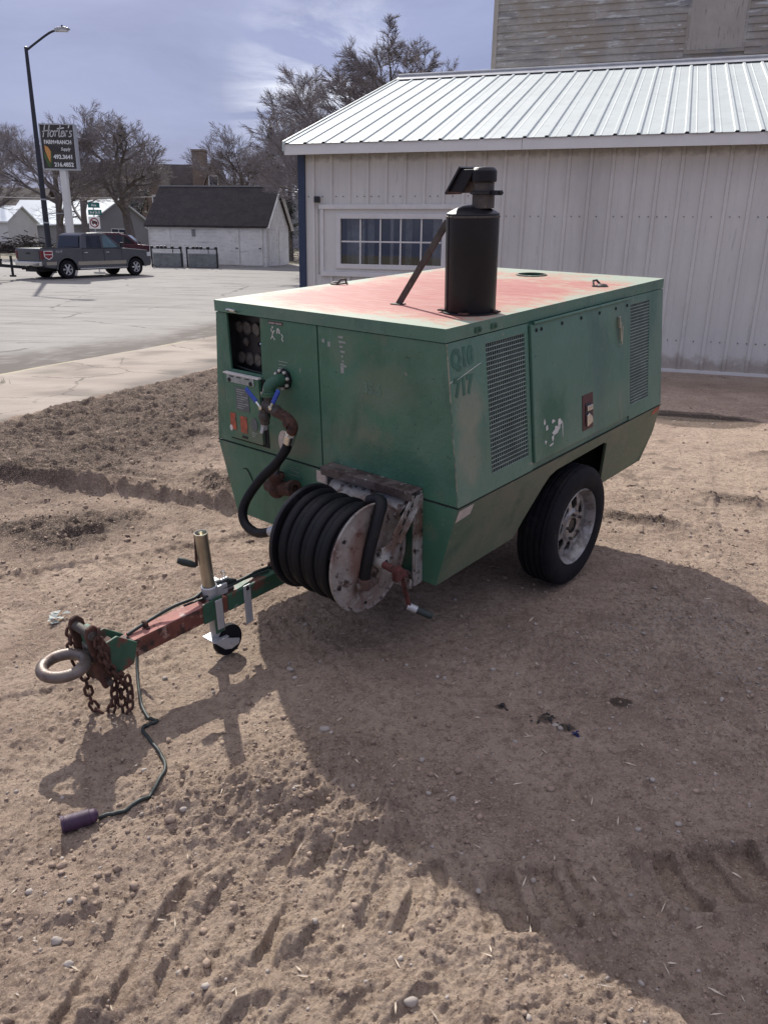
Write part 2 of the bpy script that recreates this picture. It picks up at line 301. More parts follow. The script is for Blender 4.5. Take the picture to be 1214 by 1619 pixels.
def dirt_mat():
    mt = bpy.data.materials.new('dry_dirt'); mt.use_nodes = True
    t = mt.node_tree; nn = t.nodes.new; ll = t.links.new; b = t.nodes['Principled BSDF']
    b.inputs['Roughness'].default_value = 0.95; b.inputs['Specular IOR Level'].default_value = 0.15
    tcn = nn('ShaderNodeTexCoord'); P = tcn.outputs['Object']
    def noise(sc, det=6, ro=0.6, st=None):
        n = nn('ShaderNodeTexNoise'); n.inputs['Scale'].default_value = sc; n.inputs['Detail'].default_value = det; n.inputs['Roughness'].default_value = ro
        if st:
            mp = nn('ShaderNodeMapping'); mp.inputs['Scale'].default_value = st; ll(P, mp.inputs[0]); ll(mp.outputs[0], n.inputs['Vector'])
        else: ll(P, n.inputs['Vector'])
        return n.outputs[0]
    def ramp(src, stops):
        r = nn('ShaderNodeValToRGB'); e = r.color_ramp.elements
        e[0].position, e[0].color = stops[0]; e[1].position, e[1].color = stops[1]
        for p, c in stops[2:]: x = e.new(p); x.color = c
        ll(src, r.inputs[0]); return r.outputs[0]
    def mix(f, a, c, typ='MIX'):
        mx = nn('ShaderNodeMix'); mx.data_type = 'RGBA'; mx.blend_type = typ
        ll(f, mx.inputs['Factor'])
        if hasattr(a, 'type'): ll(a, mx.inputs['A'])
        else: mx.inputs['A'].default_value = (*a, 1)
        if hasattr(c, 'type'): ll(c, mx.inputs['B'])
        else: mx.inputs['B'].default_value = (*c, 1)
        return mx.outputs['Result']
    k0, k1 = (0, 0, 0, 1), (1, 1, 1, 1)
    base = ramp(noise(0.9, 8), [(0.3, (0.360, 0.266, 0.205, 1)), (0.52, (0.455, 0.345, 0.268, 1)), (0.75, (0.53, 0.410, 0.318, 1))])
    at = nn('ShaderNodeAttribute'); at.attribute_name = 'soil'      # moist loose soil, dry crust, gravel (per vertex, from the relief)
    sp = nn('ShaderNodeSeparateColor'); ll(at.outputs['Color'], sp.inputs[0])
    base = mix(ramp(noise(2.6, 8, 0.68), [(0.47, k0), (0.62, k1)]), base, (0.315, 0.232, 0.180))
    base = mix(ramp(noise(6.5, 8, 0.70), [(0.52, k0), (0.66, k1)]), base, (0.265, 0.193, 0.150))
    base = mix(ramp(noise(3.7, 8, 0.68), [(0.54, k0), (0.70, k1)]), base, (0.54, 0.425, 0.330))
    cur = mix(sp.outputs[0], base, (0.082, 0.061, 0.050))
    cur = mix(sp.outputs[1], cur, (0.496, 0.385, 0.289))
    cur = mix(ramp(noise(26, 7, 0.7), [(0.48, k0), (0.66, k1)]), cur, (0.248, 0.181, 0.138))
    cur = mix(ramp(noise(120, 4, 0.7), [(0.54, k0), (0.64, k1)]), cur, (0.533, 0.421, 0.331))
    cur = mix(ramp(noise(90, 4, 0.7), [(0.575, k0), (0.66, k1)]), cur, (0.15, 0.112, 0.090))
    cur = mix(ramp(noise(48, 5, 0.75), [(0.625, k0), (0.68, k1)]), cur, (0.10, 0.074, 0.060))
    cur = mix(ramp(noise(63, 5, 0.75), [(0.635, k0), (0.69, k1)]), cur, (0.52, 0.44, 0.36))
    grav = nn('ShaderNodeTexVoronoi'); grav.inputs['Scale'].default_value = 55; ll(P, grav.inputs['Vector'])
    gc = ramp(grav.outputs['Color'], [(0.2, (0.17, 0.15, 0.14, 1)), (0.9, (0.46, 0.43, 0.40, 1))])
    gm = nn('ShaderNodeMath'); gm.operation = 'MULTIPLY'; ll(sp.outputs[2], gm.inputs[0]); ll(ramp(grav.outputs['Distance'], [(0.30, k1), (0.5, k0)]), gm.inputs[1])
    cur = mix(gm.outputs[0], cur, gc)
    dark_spots = at.outputs['Alpha']  # oil spots, and a larger dark oval out by the building
    cur = mix(dark_spots, cur, (0.030, 0.024, 0.021))
    ll(cur, b.inputs['Base Color'])
    b1 = nn('ShaderNodeBump'); b1.inputs['Strength'].default_value = 1.0; b1.inputs['Distance'].default_value = 0.028; ll(noise(38, 9, 0.75), b1.inputs['Height'])
    b2 = nn('ShaderNodeBump'); b2.inputs['Strength'].default_value = 0.8; b2.inputs['Distance'].default_value = 0.006; ll(noise(170, 6, 0.75), b2.inputs['Height'])
    ll(b1.outputs[0], b2.inputs['Normal']); ll(b2.outputs[0], b.inputs['Normal'])
    return mt
M['dirt'] = dirt_mat()

def cracked(name, base, hi, crack, cscale, streak=None, bumpS=0.25):
    mt = bpy.data.materials.new(name); mt.use_nodes = True
    t = mt.node_tree; nn = t.nodes.new; ll = t.links.new; b = t.nodes['Principled BSDF']
    b.inputs['Roughness'].default_value = 0.9; b.inputs['Specular IOR Level'].default_value = 0.2
    P = nn('ShaderNodeTexCoord').outputs['Object']
    def noise(sc, det=6, st=None):
        n = nn('ShaderNodeTexNoise'); n.inputs['Scale'].default_value = sc; n.inputs['Detail'].default_value = det; n.inputs['Roughness'].default_value = 0.65
        if st:
            mp = nn('ShaderNodeMapping'); mp.inputs['Scale'].default_value = st; mp.inputs['Rotation'].default_value = (0, 0, R(18)); ll(P, mp.inputs[0]); ll(mp.outputs[0], n.inputs['Vector'])
        else: ll(P, n.inputs['Vector'])
        return n
    def ramp(src, p0, p1, c0, c1):
        r = nn('ShaderNodeValToRGB'); e = r.color_ramp.elements
        e[0].position = p0; e[1].position = p1; e[0].color = (*c0, 1); e[1].color = (*c1, 1); ll(src, r.inputs[0]); return r.outputs[0]
    def mix(f, a, c):
        mx = nn('ShaderNodeMix'); mx.data_type = 'RGBA'; ll(f, mx.inputs['Factor']); ll(a, mx.inputs['A'])
        if hasattr(c, 'type'): ll(c, mx.inputs['B'])
        else: mx.inputs['B'].default_value = (*c, 1)
        return mx.outputs['Result']
    z, o = (0, 0, 0), (1, 1, 1)
    cur = ramp(noise(0.8, 8).outputs[0], 0.3, 0.72, base, hi)
    if streak: cur = mix(ramp(noise(1.1, 6, (0.25, 1.6, 1)).outputs[0], 0.50, 0.72, z, o), cur, streak)
    wv = nn('ShaderNodeMix'); wv.data_type = 'VECTOR'; wv.inputs['Factor'].default_value = 0.30
    ll(P, wv.inputs['A']); ll(noise(1.4, 5).outputs['Color'], wv.inputs['B'])
    v = nn('ShaderNodeTexVoronoi'); v.feature = 'DISTANCE_TO_EDGE'; v.inputs['Scale'].default_value = cscale; ll(wv.outputs['Result'], v.inputs['Vector'])
    crk = ramp(v.outputs['Distance'], 0.004, 0.016, o, z)
    gate = nn('ShaderNodeMath'); gate.operation = 'MULTIPLY'; ll(crk, gate.inputs[0]); ll(ramp(noise(0.6, 4).outputs[0], 0.47, 0.56, z, o), gate.inputs[1])
    cur = mix(gate.outputs[0], cur, crack)
    cur = mix(ramp(noise(55, 5).outputs[0], 0.55, 0.72, z, o), cur, [x * 0.72 for x in base])
    at = nn('ShaderNodeAttribute'); at.attribute_name = 'soil'
    sp = nn('ShaderNodeSeparateColor'); ll(at.outputs['Color'], sp.inputs[0])
    cur = mix(sp.outputs[0], cur, (0.105, 0.090, 0.080))
    cur = mix(sp.outputs[1], cur, (0.42, 0.38, 0.25))
    ll(cur, b.inputs['Base Color'])
    bp = nn('ShaderNodeBump'); bp.inputs['Strength'].default_value = bumpS; bp.inputs['Distance'].default_value = 0.01; ll(noise(45, 8).outputs[0], bp.inputs['Height'])
    ll(bp.outputs[0], b.inputs['Normal'])
    return mt
M['asphalt'] = cracked('weathered_asphalt', (0.222, 0.213, 0.203), (0.285, 0.272, 0.258), (0.10, 0.095, 0.09), 0.35, (0.150, 0.145, 0.140))
M['concrete'] = cracked('dusty_concrete', (0.29, 0.245, 0.205), (0.35, 0.305, 0.26), (0.12, 0.10, 0.085), 0.9, (0.25, 0.215, 0.185))
M['verge'] = mat('dormant_grass_soil', (0.165, 0.14, 0.10), 0.95, var=0.3, vs=0.4, spots=[((0.11, 0.11, 0.06), 0.5, 0.52, 0.1), ((0.27, 0.23, 0.17), 4, 0.58, 0.1)], bump=0.3, bs=6)

# ------------------------------------------------------------------ mesh helpers
def V3(*a): return Vector(a)
class MB:
    def __init__(s): s.v = []; s.f = []; s.m = []
    def add(s, vs_, fs, mi=0):
        o = len(s.v); s.v += [tuple(x) for x in vs_]; s.f += [tuple(i + o for i in f) for f in fs]; s.m += [mi] * len(fs); return s
    def obox(s, c, ax, h, mi=0):
        c = Vector(c); ax = [Vector(a).normalized() for a in ax]; vs_ = []
        for k in range(8):
            p = c.copy()
            for i in range(3): p = p + ax[i] * h[i] * (1 if (k >> i) & 1 else -1)
            vs_.append(p)
        return s.add(vs_, [(0, 2, 3, 1), (4, 5, 7, 6), (0, 1, 5, 4), (2, 6, 7, 3), (0, 4, 6, 2), (1, 3, 7, 5)], mi)
    def box(s, x0, x1, y0, y1, z0, z1, mi=0):
        return s.obox(((x0 + x1) / 2, (y0 + y1) / 2, (z0 + z1) / 2), ((1, 0, 0), (0, 1, 0), (0, 0, 1)), (abs(x1 - x0) / 2, abs(y1 - y0) / 2, abs(z1 - z0) / 2), mi)
    def bar(s, p, q, w, h, upv=(0, 0, 1), mi=0):
        p = Vector(p); q = Vector(q); d = (q - p); l = d.length; d.normalize()
        x = d.cross(Vector(upv))
        if x.length < 1e-4: x = d.cross(Vector((1, 0, 0)))
        x.normalize(); z = x.cross(d)
        return s.obox((p + q) / 2, (x, d, z), (w / 2, l / 2, h / 2), mi)
    def tube(s, path, r, n=8, cap=True, mi=0, closed=False):
        path = [Vector(p) for p in path]; k = len(path); rs = r if hasattr(r, '__len__') else [r] * k
        T = []
        for i in range(k):
            a = path[(i - 1) % k] if (i or closed) else path[i]; b_ = path[(i + 1) % k] if (i < k - 1 or closed) else path[i]
            d = b_ - a; T.append(d.normalized() if d.length > 1e-9 else Vector((0, 0, 1)))
        u = T[0].orthogonal().normalized(); vs_ = []
        for i in range(k):
            u = (u - T[i] * u.dot(T[i]))
            u = u.normalized() if u.length > 1e-6 else T[i].orthogonal().normalized()
            w = T[i].cross(u)
            for j in range(n):
                a = 2 * math.pi * j / n; vs_.append(path[i] + (u * math.cos(a) + w * math.sin(a)) * rs[i])
        fs = []
        for i in range(k if closed else k - 1):
            i2 = (i + 1) % k
            for j in range(n): fs.append((i * n + j, i * n + (j + 1) % n, i2 * n + (j + 1) % n, i2 * n + j))
        if cap and not closed: fs += [tuple(range(n - 1, -1, -1)), tuple(range((k - 1) * n, k * n))]
        return s.add(vs_, fs, mi)
    def lathe(s, prof, org, axis, n=32, mi=0, closed=False):
        org = Vector(org); ax = Vector(axis).normalized(); u = ax.orthogonal().normalized(); w = ax.cross(u); vs_ = []; k = len(prof)
        for (r, a) in prof:
            for j in range(n):
                t = 2 * math.pi * j / n; vs_.append(org + ax * a + (u * math.cos(t) + w * math.sin(t)) * max(r, 1e-5))
        fs = []
        for i in range(k if closed else k - 1):
            i2 = (i + 1) % k
            for j in range(n): fs.append((i * n + j, i * n + (j + 1) % n, i2 * n + (j + 1) % n, i2 * n + j))
        return s.add(vs_, fs, mi)
    def prism(s, pts, off, mi=0, mi_side=None):
        pts = [Vector(p) for p in pts]; off = Vector(off); n = len(pts)
        s.add(pts + [p + off for p in pts], [tuple(range(n)), tuple(range(2 * n - 1, n - 1, -1))], mi)
        s2 = [pts[i] for i in range(n)] + [p + off for p in pts]
        return s.add(s2, [(i, (i + 1) % n, n + (i + 1) % n, n + i) for i in range(n)], mi if mi_side is None else mi_side)
    def frame(s, o4, i4, off, mi=0):
        o4 = [Vector(p) for p in o4]; i4 = [Vector(p) for p in i4]; off = Vector(off)
        vs_ = o4 + i4 + [p + off for p in o4] + [p + off for p in i4]; fs = []
        for k in range(4):
            a, b_ = k, (k + 1) % 4
            fs += [(a, b_, 4 + b_, 4 + a), (8 + a, 12 + a, 12 + b_, 8 + b_), (a, 8 + a, 8 + b_, b_), (4 + a, 4 + b_, 12 + b_, 12 + a)]
        return s.add(vs_, fs, mi)
    def ball(s, c, r, n=10, sq=(1, 1, 1), mi=0):
        c = Vector(c); prof = [(math.sin(math.pi * i / 6), -math.cos(math.pi * i / 6)) for i in range(7)]; vs_ = []
        for (rr, z) in prof:
            for j in range(n):
                a = 2 * math.pi * j / n; vs_.append(c + Vector((rr * math.cos(a) * r * sq[0], rr * math.sin(a) * r * sq[1], z * r * sq[2])))
        return s.add(vs_, [(i * n + j, i * n + (j + 1) % n, (i + 1) * n + (j + 1) % n, (i + 1) * n + j) for i in range(6) for j in range(n)], mi)
    def mesh(s, name, mats, off=(0, 0, 0), smooth=None):
        me = bpy.data.meshes.new(name); o = Vector(off)
        me.from_pydata([(x[0] + o[0], x[1] + o[1], x[2] + o[2]) for x in s.v], [], s.f)
        for k in (mats if isinstance(mats, (list, tuple)) else [mats]): me.materials.append(M[k])
        me.polygons.foreach_set('material_index', s.m)
        bm = bmesh.new(); bm.from_mesh(me)
        bmesh.ops.remove_doubles(bm, verts=bm.verts, dist=1e-5); bmesh.ops.recalc_face_normals(bm, faces=bm.faces)
        bm.to_mesh(me); bm.free()
        if smooth:
            for p in me.polygons: p.use_smooth = True
            me.set_sharp_from_angle(angle=R(smooth))
        return me
    def build(s, name, mats, parent=None, off=(0, 0, 0), smooth=None, bevel=0.0, kind=None, seg=2):
        o = bpy.data.objects.new(name, s.mesh(name, mats, off, smooth)); col.objects.link(o)
        if parent: o.parent = parent
        if bevel:
            b = o.modifiers.new('bevel', 'BEVEL'); b.width = bevel; b.segments = seg; b.limit_method = 'ANGLE'; b.angle_limit = R(40); b.harden_normals = False
        if kind: o['kind'] = kind
        return o
def tag(o, label, cat, group=None):
    o['label'] = label; o['category'] = cat
    if group: o['group'] = group
    return o
def thing(name, label, cat, loc=(0, 0, 0), rz=0, group=None):
    o = bpy.data.objects.new(name, None); o.empty_display_size = 0.2; col.objects.link(o)
    o.location = loc; o.rotation_euler = (0, 0, rz)
    return tag(o, label, cat, group)
def lerp(a, b, t): return a + (b - a) * t
def spline(pts, n=6):
    pts = [Vector(p) for p in pts]; o = []
    for i in range(len(pts) - 1):
        p0 = pts[max(i - 1, 0)]; p1 = pts[i]; p2 = pts[i + 1]; p3 = pts[min(i + 2, len(pts) - 1)]
        for k in range(n):
            t = k / n; o.append(0.5 * ((2 * p1) + (p2 - p0) * t + (2 * p0 - 5 * p1 + 4 * p2 - p3) * t * t + (3 * p1 - p0 - 3 * p2 + p3) * t ** 3))
    return o + [pts[-1]]
def text_mesh(txt, size, shear=0.0, bold=0.0, align='LEFT', depth=0.004):
    c = bpy.data.curves.new('lettering', 'FONT'); c.body = txt; c.size = size; c.shear = shear; c.offset = bold; c.align_x = align; c.extrude = depth; c.resolution_u = 3
    o = bpy.data.objects.new('lettering', c); col.objects.link(o)
    me = bpy.data.meshes.new_from_object(o.evaluated_get(bpy.context.evaluated_depsgraph_get()))
    bpy.data.objects.remove(o); bpy.data.curves.remove(c); return me
def put_text(name, txt, size, mtl, parent, org, xax, yax, sx=1.0, shear=0.0, bold=0.0, align='LEFT', depth=0.003):
    """lettering lying in the plane spanned by xax (reading direction) and yax (up)"""
    me = text_mesh(txt, size, shear, bold, align, depth); x = Vector(xax).normalized(); y = Vector(yax).normalized(); z = x.cross(y)
    mm = Matrix.Identity(4)
    for i in range(3): mm[i][0] = x[i] * sx; mm[i][1] = y[i]; mm[i][2] = z[i]; mm[i][3] = org[i]
    me.transform(mm); me.materials.clear(); me.materials.append(M[mtl])
    o = bpy.data.objects.new(name, me); col.objects.link(o); o.parent = parent; return o

# ------------------------------------------------------------------ terrain
def zg(y):            # the street and the town beyond rise gently away from the lot
    y = np.asarray(y, float); t = np.clip(y - 20.0, 0, None)
    return np.where(t < 6, t * t / 12 * 0.032, 0.032 * (t - 3)) * np.where(y > 90, 0, 1) + np.where(y > 90, 0.032 * 67 + 0.006 * (y - 90), 0)
_perm = np.random.RandomState(5).rand(256, 256)
def vnoise(x, y):
    xi = np.floor(x).astype(int); yi = np.floor(y).astype(int); fx = x - xi; fy = y - yi
    fx = fx * fx * fx * (fx * (fx * 6 - 15) + 10); fy = fy * fy * fy * (fy * (fy * 6 - 15) + 10)
    g = lambda a, b: _perm[a & 255, b & 255]
    return (g(xi, yi) * (1 - fx) + g(xi + 1, yi) * fx) * (1 - fy) + (g(xi, yi + 1) * (1 - fx) + g(xi + 1, yi + 1) * fx) * fy
def fbm(x, y, f, oct_, gain=0.5):
    s = 0; a = 1; tot = 0
    for k in range(oct_):
        c, s_ = math.cos(0.7 * k + .3), math.sin(0.7 * k + .3)
        s = s + a * vnoise((x * c - y * s_) * f + 17.3 * k + 40, (x * s_ + y * c) * f + 9.1 * k + 60); tot += a; a *= gain; f *= 2.03
    return s / tot - 0.5
def ss(x, a, b):
    t = np.clip((x - a) / (b - a), 0, 1); return t * t * (3 - 2 * t)
def track(x, y, pts, width):
    """arc length and signed offset along a polyline, weight inside"""
    best = np.full(x.shape, 1e9); T = np.zeros(x.shape); D = np.zeros(x.shape); acc = 0
    for (a, b) in zip(pts[:-1], pts[1:]):
        a = np.array(a); b = np.array(b); d = b - a; l = np.hypot(*d); d = d / l
        t = (x - a[0]) * d[0] + (y - a[1]) * d[1]; tc_ = np.clip(t, 0, l)
        px, py = a[0] + d[0] * tc_, a[1] + d[1] * tc_; dist = np.hypot(x - px, y - py); sgn = (x - a[0]) * -d[1] + (y - a[1]) * d[0]
        w = dist < best; best = np.where(w, dist, best); T = np.where(w, acc + t, T); D = np.where(w, np.where(sgn > 0, dist, -dist), D); acc += l
    return T, D, best
SLAB_IN = ((-3.98, 7.78), (1.32, 4.21))     # a point and the direction of the walk's inner edge
CURB = ((-5.55, 11.06), (1.87, 5.69))
def side_of(x, y, line):                      # metres to the right of the line
    (px, py), (dx, dy) = line; l = math.hypot(dx, dy); return ((x - px) * dy - (y - py) * dx) / l
def gauss(x, y, cx, cy, sx, sy, a=0):
    c, s = math.cos(a), math.sin(a); u = (x - cx) * c + (y - cy) * s; v = -(x - cx) * s + (y - cy) * c
    return np.exp(-(u / sx) ** 2 - (v / sy) ** 2)
def relief(x, y, soil=False):
    x = np.asarray(x, float); y = np.asarray(y, float)
    nb = fbm(x, y, 0.45, 3); nm = fbm(x, y, 2.2, 4); ns = fbm(x + 5, y - 3, 9.0, 5, 0.62)
    rough = ss(fbm(x - 20, y + 7, 0.5, 4, 0.55), 0.0, 0.16)
    sl = side_of(x, y, SLAB_IN)
    dark = ss(sl, -0.1, 0.35) * (1 - ss(sl + 1.4 * nm, 1.5, 2.8)) * ss(y, 4.2, 6.2) * (0.72 + 0.28 * ss(fbm(x + 3, y + 3, 0.9, 4), -0.12, 0.05))      # loose soil pushed up along the walk
    loose2 = gauss(x, y, -2.7, 7.0, 1.0, 1.3, R(-18)) + 0.9 * gauss(x, y, -1.2, 6.0, 0.9, 0.5) + 0.7 * gauss(x, y, -2.2, 4.7, 0.8, 0.35, R(25))
    right_ = 0.9 * gauss(x, y, 3.55, 7.0, 0.50, 0.22, R(-15)) + 0.9 * gauss(x, y, 2.75, 5.6, 0.42, 0.22, R(-20)) + 0.5 * gauss(x, y, 1.75, 5.1, 0.35, 0.10, R(-25))
    loose2 = np.clip(loose2 * (0.7 + 2.2 * nm) + right_ * (0.5 + 2.4 * nm), 0, 1)
    lo = np.clip(np.maximum(np.maximum(dark, loose2), 0.0), 0, 1)
    heap = gauss(x, y, -0.20, 2.28, 0.26, 0.30, R(30)) + 0.7 * gauss(x, y, -0.02, 2.05, 0.16, 0.22) + 0.8 * gauss(x, y, -0.55, 2.15, 0.3, 0.16) + 0.35 * gauss(x, y, 0.08, 1.28, 0.22, 0.12) + 0.5 * gauss(x, y, -0.15, 3.05, 0.18, 0.3)
    # crumbly soil: billowed fine noise gives rounded crumbs with sharp creases between them
    c1 = 0.25 - np.abs(fbm(x + 2, y + 8, 20, 3, 0.62)); c2 = 0.25 - np.abs(fbm(x - 7, y + 1, 52, 2, 0.6)); cb = fbm(x + 55, y - 40, 6.0, 4, 0.6)
    crumb = np.clip(ss(fbm(x + 13, y, 1.3, 4), -0.10, 0.16) * 0.62 + lo + heap + 0.14, 0, 1.35)
    amp = 0.018 + 0.115 * lo + 0.05 * np.clip(heap, 0, 1) + 0.012 * rough
    h = 0.05 * nb + 0.035 * nm + amp * 1.1 * ns + crumb * (0.050 * (c1 - 0.15) + 0.016 * (c2 - 0.15)) + 0.05 * crumb * np.maximum(cb, 0) + 0.009 * (c2 - .15)
    flake = np.floor((fbm(x * 1.0 + 90, y * 1.6 + 5, 3.0, 5, 0.55) + 0.5) * 9) / 9      # crusts that break in steps
    h = h + 0.05 * (flake - 0.5) * (0.35 + 0.4 * rough)
    h = h + 0.055 * heap + 0.035 * lo + lo * 0.16 * np.maximum(fbm(x + 3, y, 3.2, 4, 0.6), 0)
    h = h + 0.05 * gauss(sl, y * 0, 0.25, 0, 0.3, 1) * ss(y, 3.5, 6)
    # tyre tracks: a pressed strip whose lugs left bars
    press = np.zeros(x.shape)
    wob = 0.02 * nm
    jit = fbm(x + 31, y + 77, 5.0, 3); keepn = fbm(x - 44, y + 18, 2.4, 3)
    for pts, wd, dep, per, skew, lug, bank, duty, jm in (
        (((-1.15, 1.30), (-0.62, 1.60), (-0.28, 1.72), (0.05, 1.83)), 0.17, 0.020, 0.132, -2.0, 0.024, 0.4, 0.34, 0.28),
        (((-1.3, 1.05), (-0.5, 1.28), (0.1, 1.34)), 0.13, 0.012, 0.14, -1.8, 0.016, 0.3, 0.34, 0.28),
        (((0.30, 1.72), (0.80, 1.80), (1.30, 1.88), (2.0, 2.05)), 0.115, 0.036, 0.128, 0.06, 0.040, 1.0, 0.16, 0.06),
        (((-4.2, 5.95), (-2.6, 5.60), (-1.9, 5.36), (-0.6, 4.85)), 0.19, 0.030, 0.23, 1.6, 0.0, 2.6, 0.34, 0.28),
        (((-3.4, 3.2), (-2.0, 3.9), (-0.8, 4.6), (0.2, 5.6)), 0.13, 0.018, 0.10, 0.6, 0.010, 0.5, 0.34, 0.28),
        (((-2.4, 2.2), (-1.2, 2.8), (-0.3, 3.5), (0.3, 4.2)), 0.10, 0.012, 0.09, -0.6, 0.008, 0.4, 0.34, 0.28),
        (((0.9, 1.2), (0.5, 2.6), (0.45, 4.2)), 0.10, 0.010, 0.08, 0.3, 0.006, 0.4, 0.34, 0.28),
        (((1.5, 1.0), (2.0, 2.6), (2.3, 4.6), (3.2, 7.0)), 0.14, 0.012, 0.10, -0.5, 0.008, 0.4, 0.34, 0.28),
        (((2.0, 6.2), (3.2, 5.7), (5.2, 5.6)), 0.16, 0.014, 0.12, 0.6, 0.010, 0.4, 0.34, 0.28)):
        T, D, B = track(x, y, pts, wd); D = D + wob + 0.02 * jit
        inside = 1 - ss(np.abs(D) + 0.05 * ns, wd * 0.85, wd * 1.12); fade = np.clip(ss(T, -0.1, 0.15) * (0.68 + 1.5 * np.clip(keepn + .2, 0, .5)), 0, 1)
        w = inside * fade
        h = h * (1 - 0.72 * w) - dep * w
        ph = (T / per + skew * D / wd * 0.5 + jm * jit) % 1.0
        cell = np.floor(T / per + skew * D / wd * 0.5 + jm * jit)
        rnd = np.mod(np.sin(cell * 12.9898 + len(pts)) * 43758.5453, 1.0)
        bars = ss(ph, 0.0, 0.05) * (1 - ss(ph, duty + 0.2 * rnd, duty + 0.08 + 0.2)) * (0.45 + 0.75 * rnd) * ss(keepn + 0.35 * ns, -0.26, -0.06)
        edge = np.exp(-((np.abs(D) - wd * 1.12) / (wd * 0.20)) ** 2) * fade
        h = h + lug * bars * w * (0.55 + 0.9 * ss(np.abs(D), 0.0, wd)) * (1 + 1.2 * ns) + 0.45 * dep * edge * (0.7 + 2.5 * ns) * min(bank, 1)
        if bank > 1:         # a pushed-up bank on the far side, bitten into teeth by the lugs
            up_ = ss(D, wd * 0.75, wd * 1.25) * np.exp(-np.clip(D - wd * 1.25, 0, None) / 0.22) * fade * (0.5 + 2.0 * np.clip(keepn + .15, 0, .5))
            teeth = ss(ph, 0.0, 0.1) * (1 - ss(ph, 0.5, 0.75)) * ss(D, wd * 0.35, wd * 0.8) * (1 - ss(D, wd * 1.5, wd * 2.0)) * fade
            h = h + 0.042 * up_ * (1 + 1.6 * ns) + 0.022 * teeth
        press = np.maximum(press, w * 0.6)
    h = h + press * (0.030 * (c2 - 0.15) + 0.020 * (c1 - 0.15)) * (0.4 + 1.6 * np.clip(ns + 0.25, 0, 0.6))
    # smooth strip swept at the left, tread of the dirt next to the building wall, a low patch by the far corner
    flat = np.maximum.reduce([gauss(x, y, 0.9, 4.0, 0.42, 0.42), gauss(x, y, -0.13, 5.03, 0.45, 0.45), gauss(x, y, -0.71, 3.14, 0.16, 0.16), 0.8 * gauss(x, y, 3.6, 8.8, 0.8, 0.35, R(-12))])
    flat = np.clip(flat * 1.4, 0, 1)
    tgt = 0.045 * gauss(x, y, -0.13, 5.03, 0.5, 0.5) - 0.004
    h = h * (1 - flat) + tgt * flat
    far = ss(y, 8, 14); h = h * (1 - 0.5 * far)
    wall = 1 - ss((x - 5.978) * 0.3148 + (y - 12.119) * 0.9492, -1.1, -0.1)       # 1 away from the wall
    h = h * (0.4 + 0.6 * wall)
    h = np.where(sl < 0.0, h * (1 - ss(-sl, 0, 0.9)) - 0.16 * ss(-sl, 0.0, 1.0) , h)
    if not soil: return h
    moist = np.clip(1.75 * lo * (0.65 + 1.3 * nm + 0.3) + 0.5 * gauss(x, y, 4.7, 11.2, 1.6, 0.6, R(-18)) + 1.0 * ss(gauss(x, y, 3.55, 8.85, 0.75, 0.30, R(-10)), 0.45, 0.6) + 0.45 * np.clip(heap, 0, 1) * (0.3 + ns), 0, 1)  # includes a plain dark oval in front of the building
    moist = np.maximum(moist, 0.75 * ss(fbm(x + 31, y - 12, 1.1, 5, 0.6), 0.13, 0.24) * ss(ns, -0.1, 0.2))
    crust = np.clip(press * 0.35 + 0.5 * ss(fbm(x - 9, y + 30, 0.7, 4), 0.03, 0.25) + 0.55 * gauss(x, y, 3.4, 6.3, 2.2, 1.3, R(-15)), 0, 1)
    grav = np.clip(0.9 * gauss(x, y, 1.6, 3.4, 1.0, 0.75, R(-35)) * ss(fbm(x + 2, y + 2, 1.6, 3), -0.12, 0.12) + 0.8 * gauss((x - 5.978) * 0.3148 + (y - 12.119) * 0.9492, 0 * y, -0.35, 0, 0.55, 1), 0, 1)
    oil = np.clip(sum(ss(gauss(x, y, cx, cy, r, r * .8) + 0.9 * ns, 0.62, 0.8) for cx, cy, r in ((0.50, 2.76, 0.035), (0.66, 2.66, 0.05), (0.73, 2.60, 0.05), (1.0, 2.80, 0.07))), 0, 1) * 0.7
    oil = np.maximum(oil, 0.6 * ss(gauss(x, y, 3.60, 8.75, 0.75, 0.55, R(-12)) + 0.15 * nm, 0.40, 0.50))  # joins a larger dark oval patch to the oil spots
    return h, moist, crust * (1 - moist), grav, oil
def hz(x, y): return float(relief(np.array([float(x)]), np.array([float(y)]))[0])

def grid_mesh(name, xs, ys, fn, mtl):
    X, Y = np.meshgrid(xs, ys); nx, ny = len(xs), len(ys)
    h, a, b, c, d = fn(X, Y)
    co = np.stack([X, Y, h], -1).reshape(-1, 3).astype(np.float32)
    idx = np.arange(nx * ny).reshape(ny, nx); q = np.stack([idx[:-1, :-1], idx[:-1, 1:], idx[1:, 1:], idx[1:, :-1]], -1).reshape(-1, 4)
    me = bpy.data.meshes.new(name); me.vertices.add(len(co)); me.vertices.foreach_set('co', co.ravel())
    me.loops.add(q.size); me.loops.foreach_set('vertex_index', q.ravel().astype(np.int32))
    me.polygons.add(len(q)); me.polygons.foreach_set('loop_start', (np.arange(len(q)) * 4).astype(np.int32))
    me.polygons.foreach_set('use_smooth', np.ones(len(q), bool)); me.update(calc_edges=True)
    at = me.attributes.new('soil', 'FLOAT_COLOR', 'POINT')
    at.data.foreach_set('color', np.stack([a, b, c, d], -1).reshape(-1, 4).astype(np.float32).ravel())
    me.materials.append(M[mtl]); o = bpy.data.objects.new(name, me); col.objects.link(o); o['kind'] = 'structure'; return o
def grow(a, b, s0, rate):
    o = [a]; s = s0
    while o[-1] < b: o.append(o[-1] + s); s = min(s * rate, 0.6)
    return np.array(o)
xs = np.concatenate([-grow(1.4, 16.0, 0.0065, 1.0115)[::-1], np.arange(-1.394, 1.5, 0.0058), grow(1.5, 16.0, 0.0065, 1.0115)])
ys = [0.9]
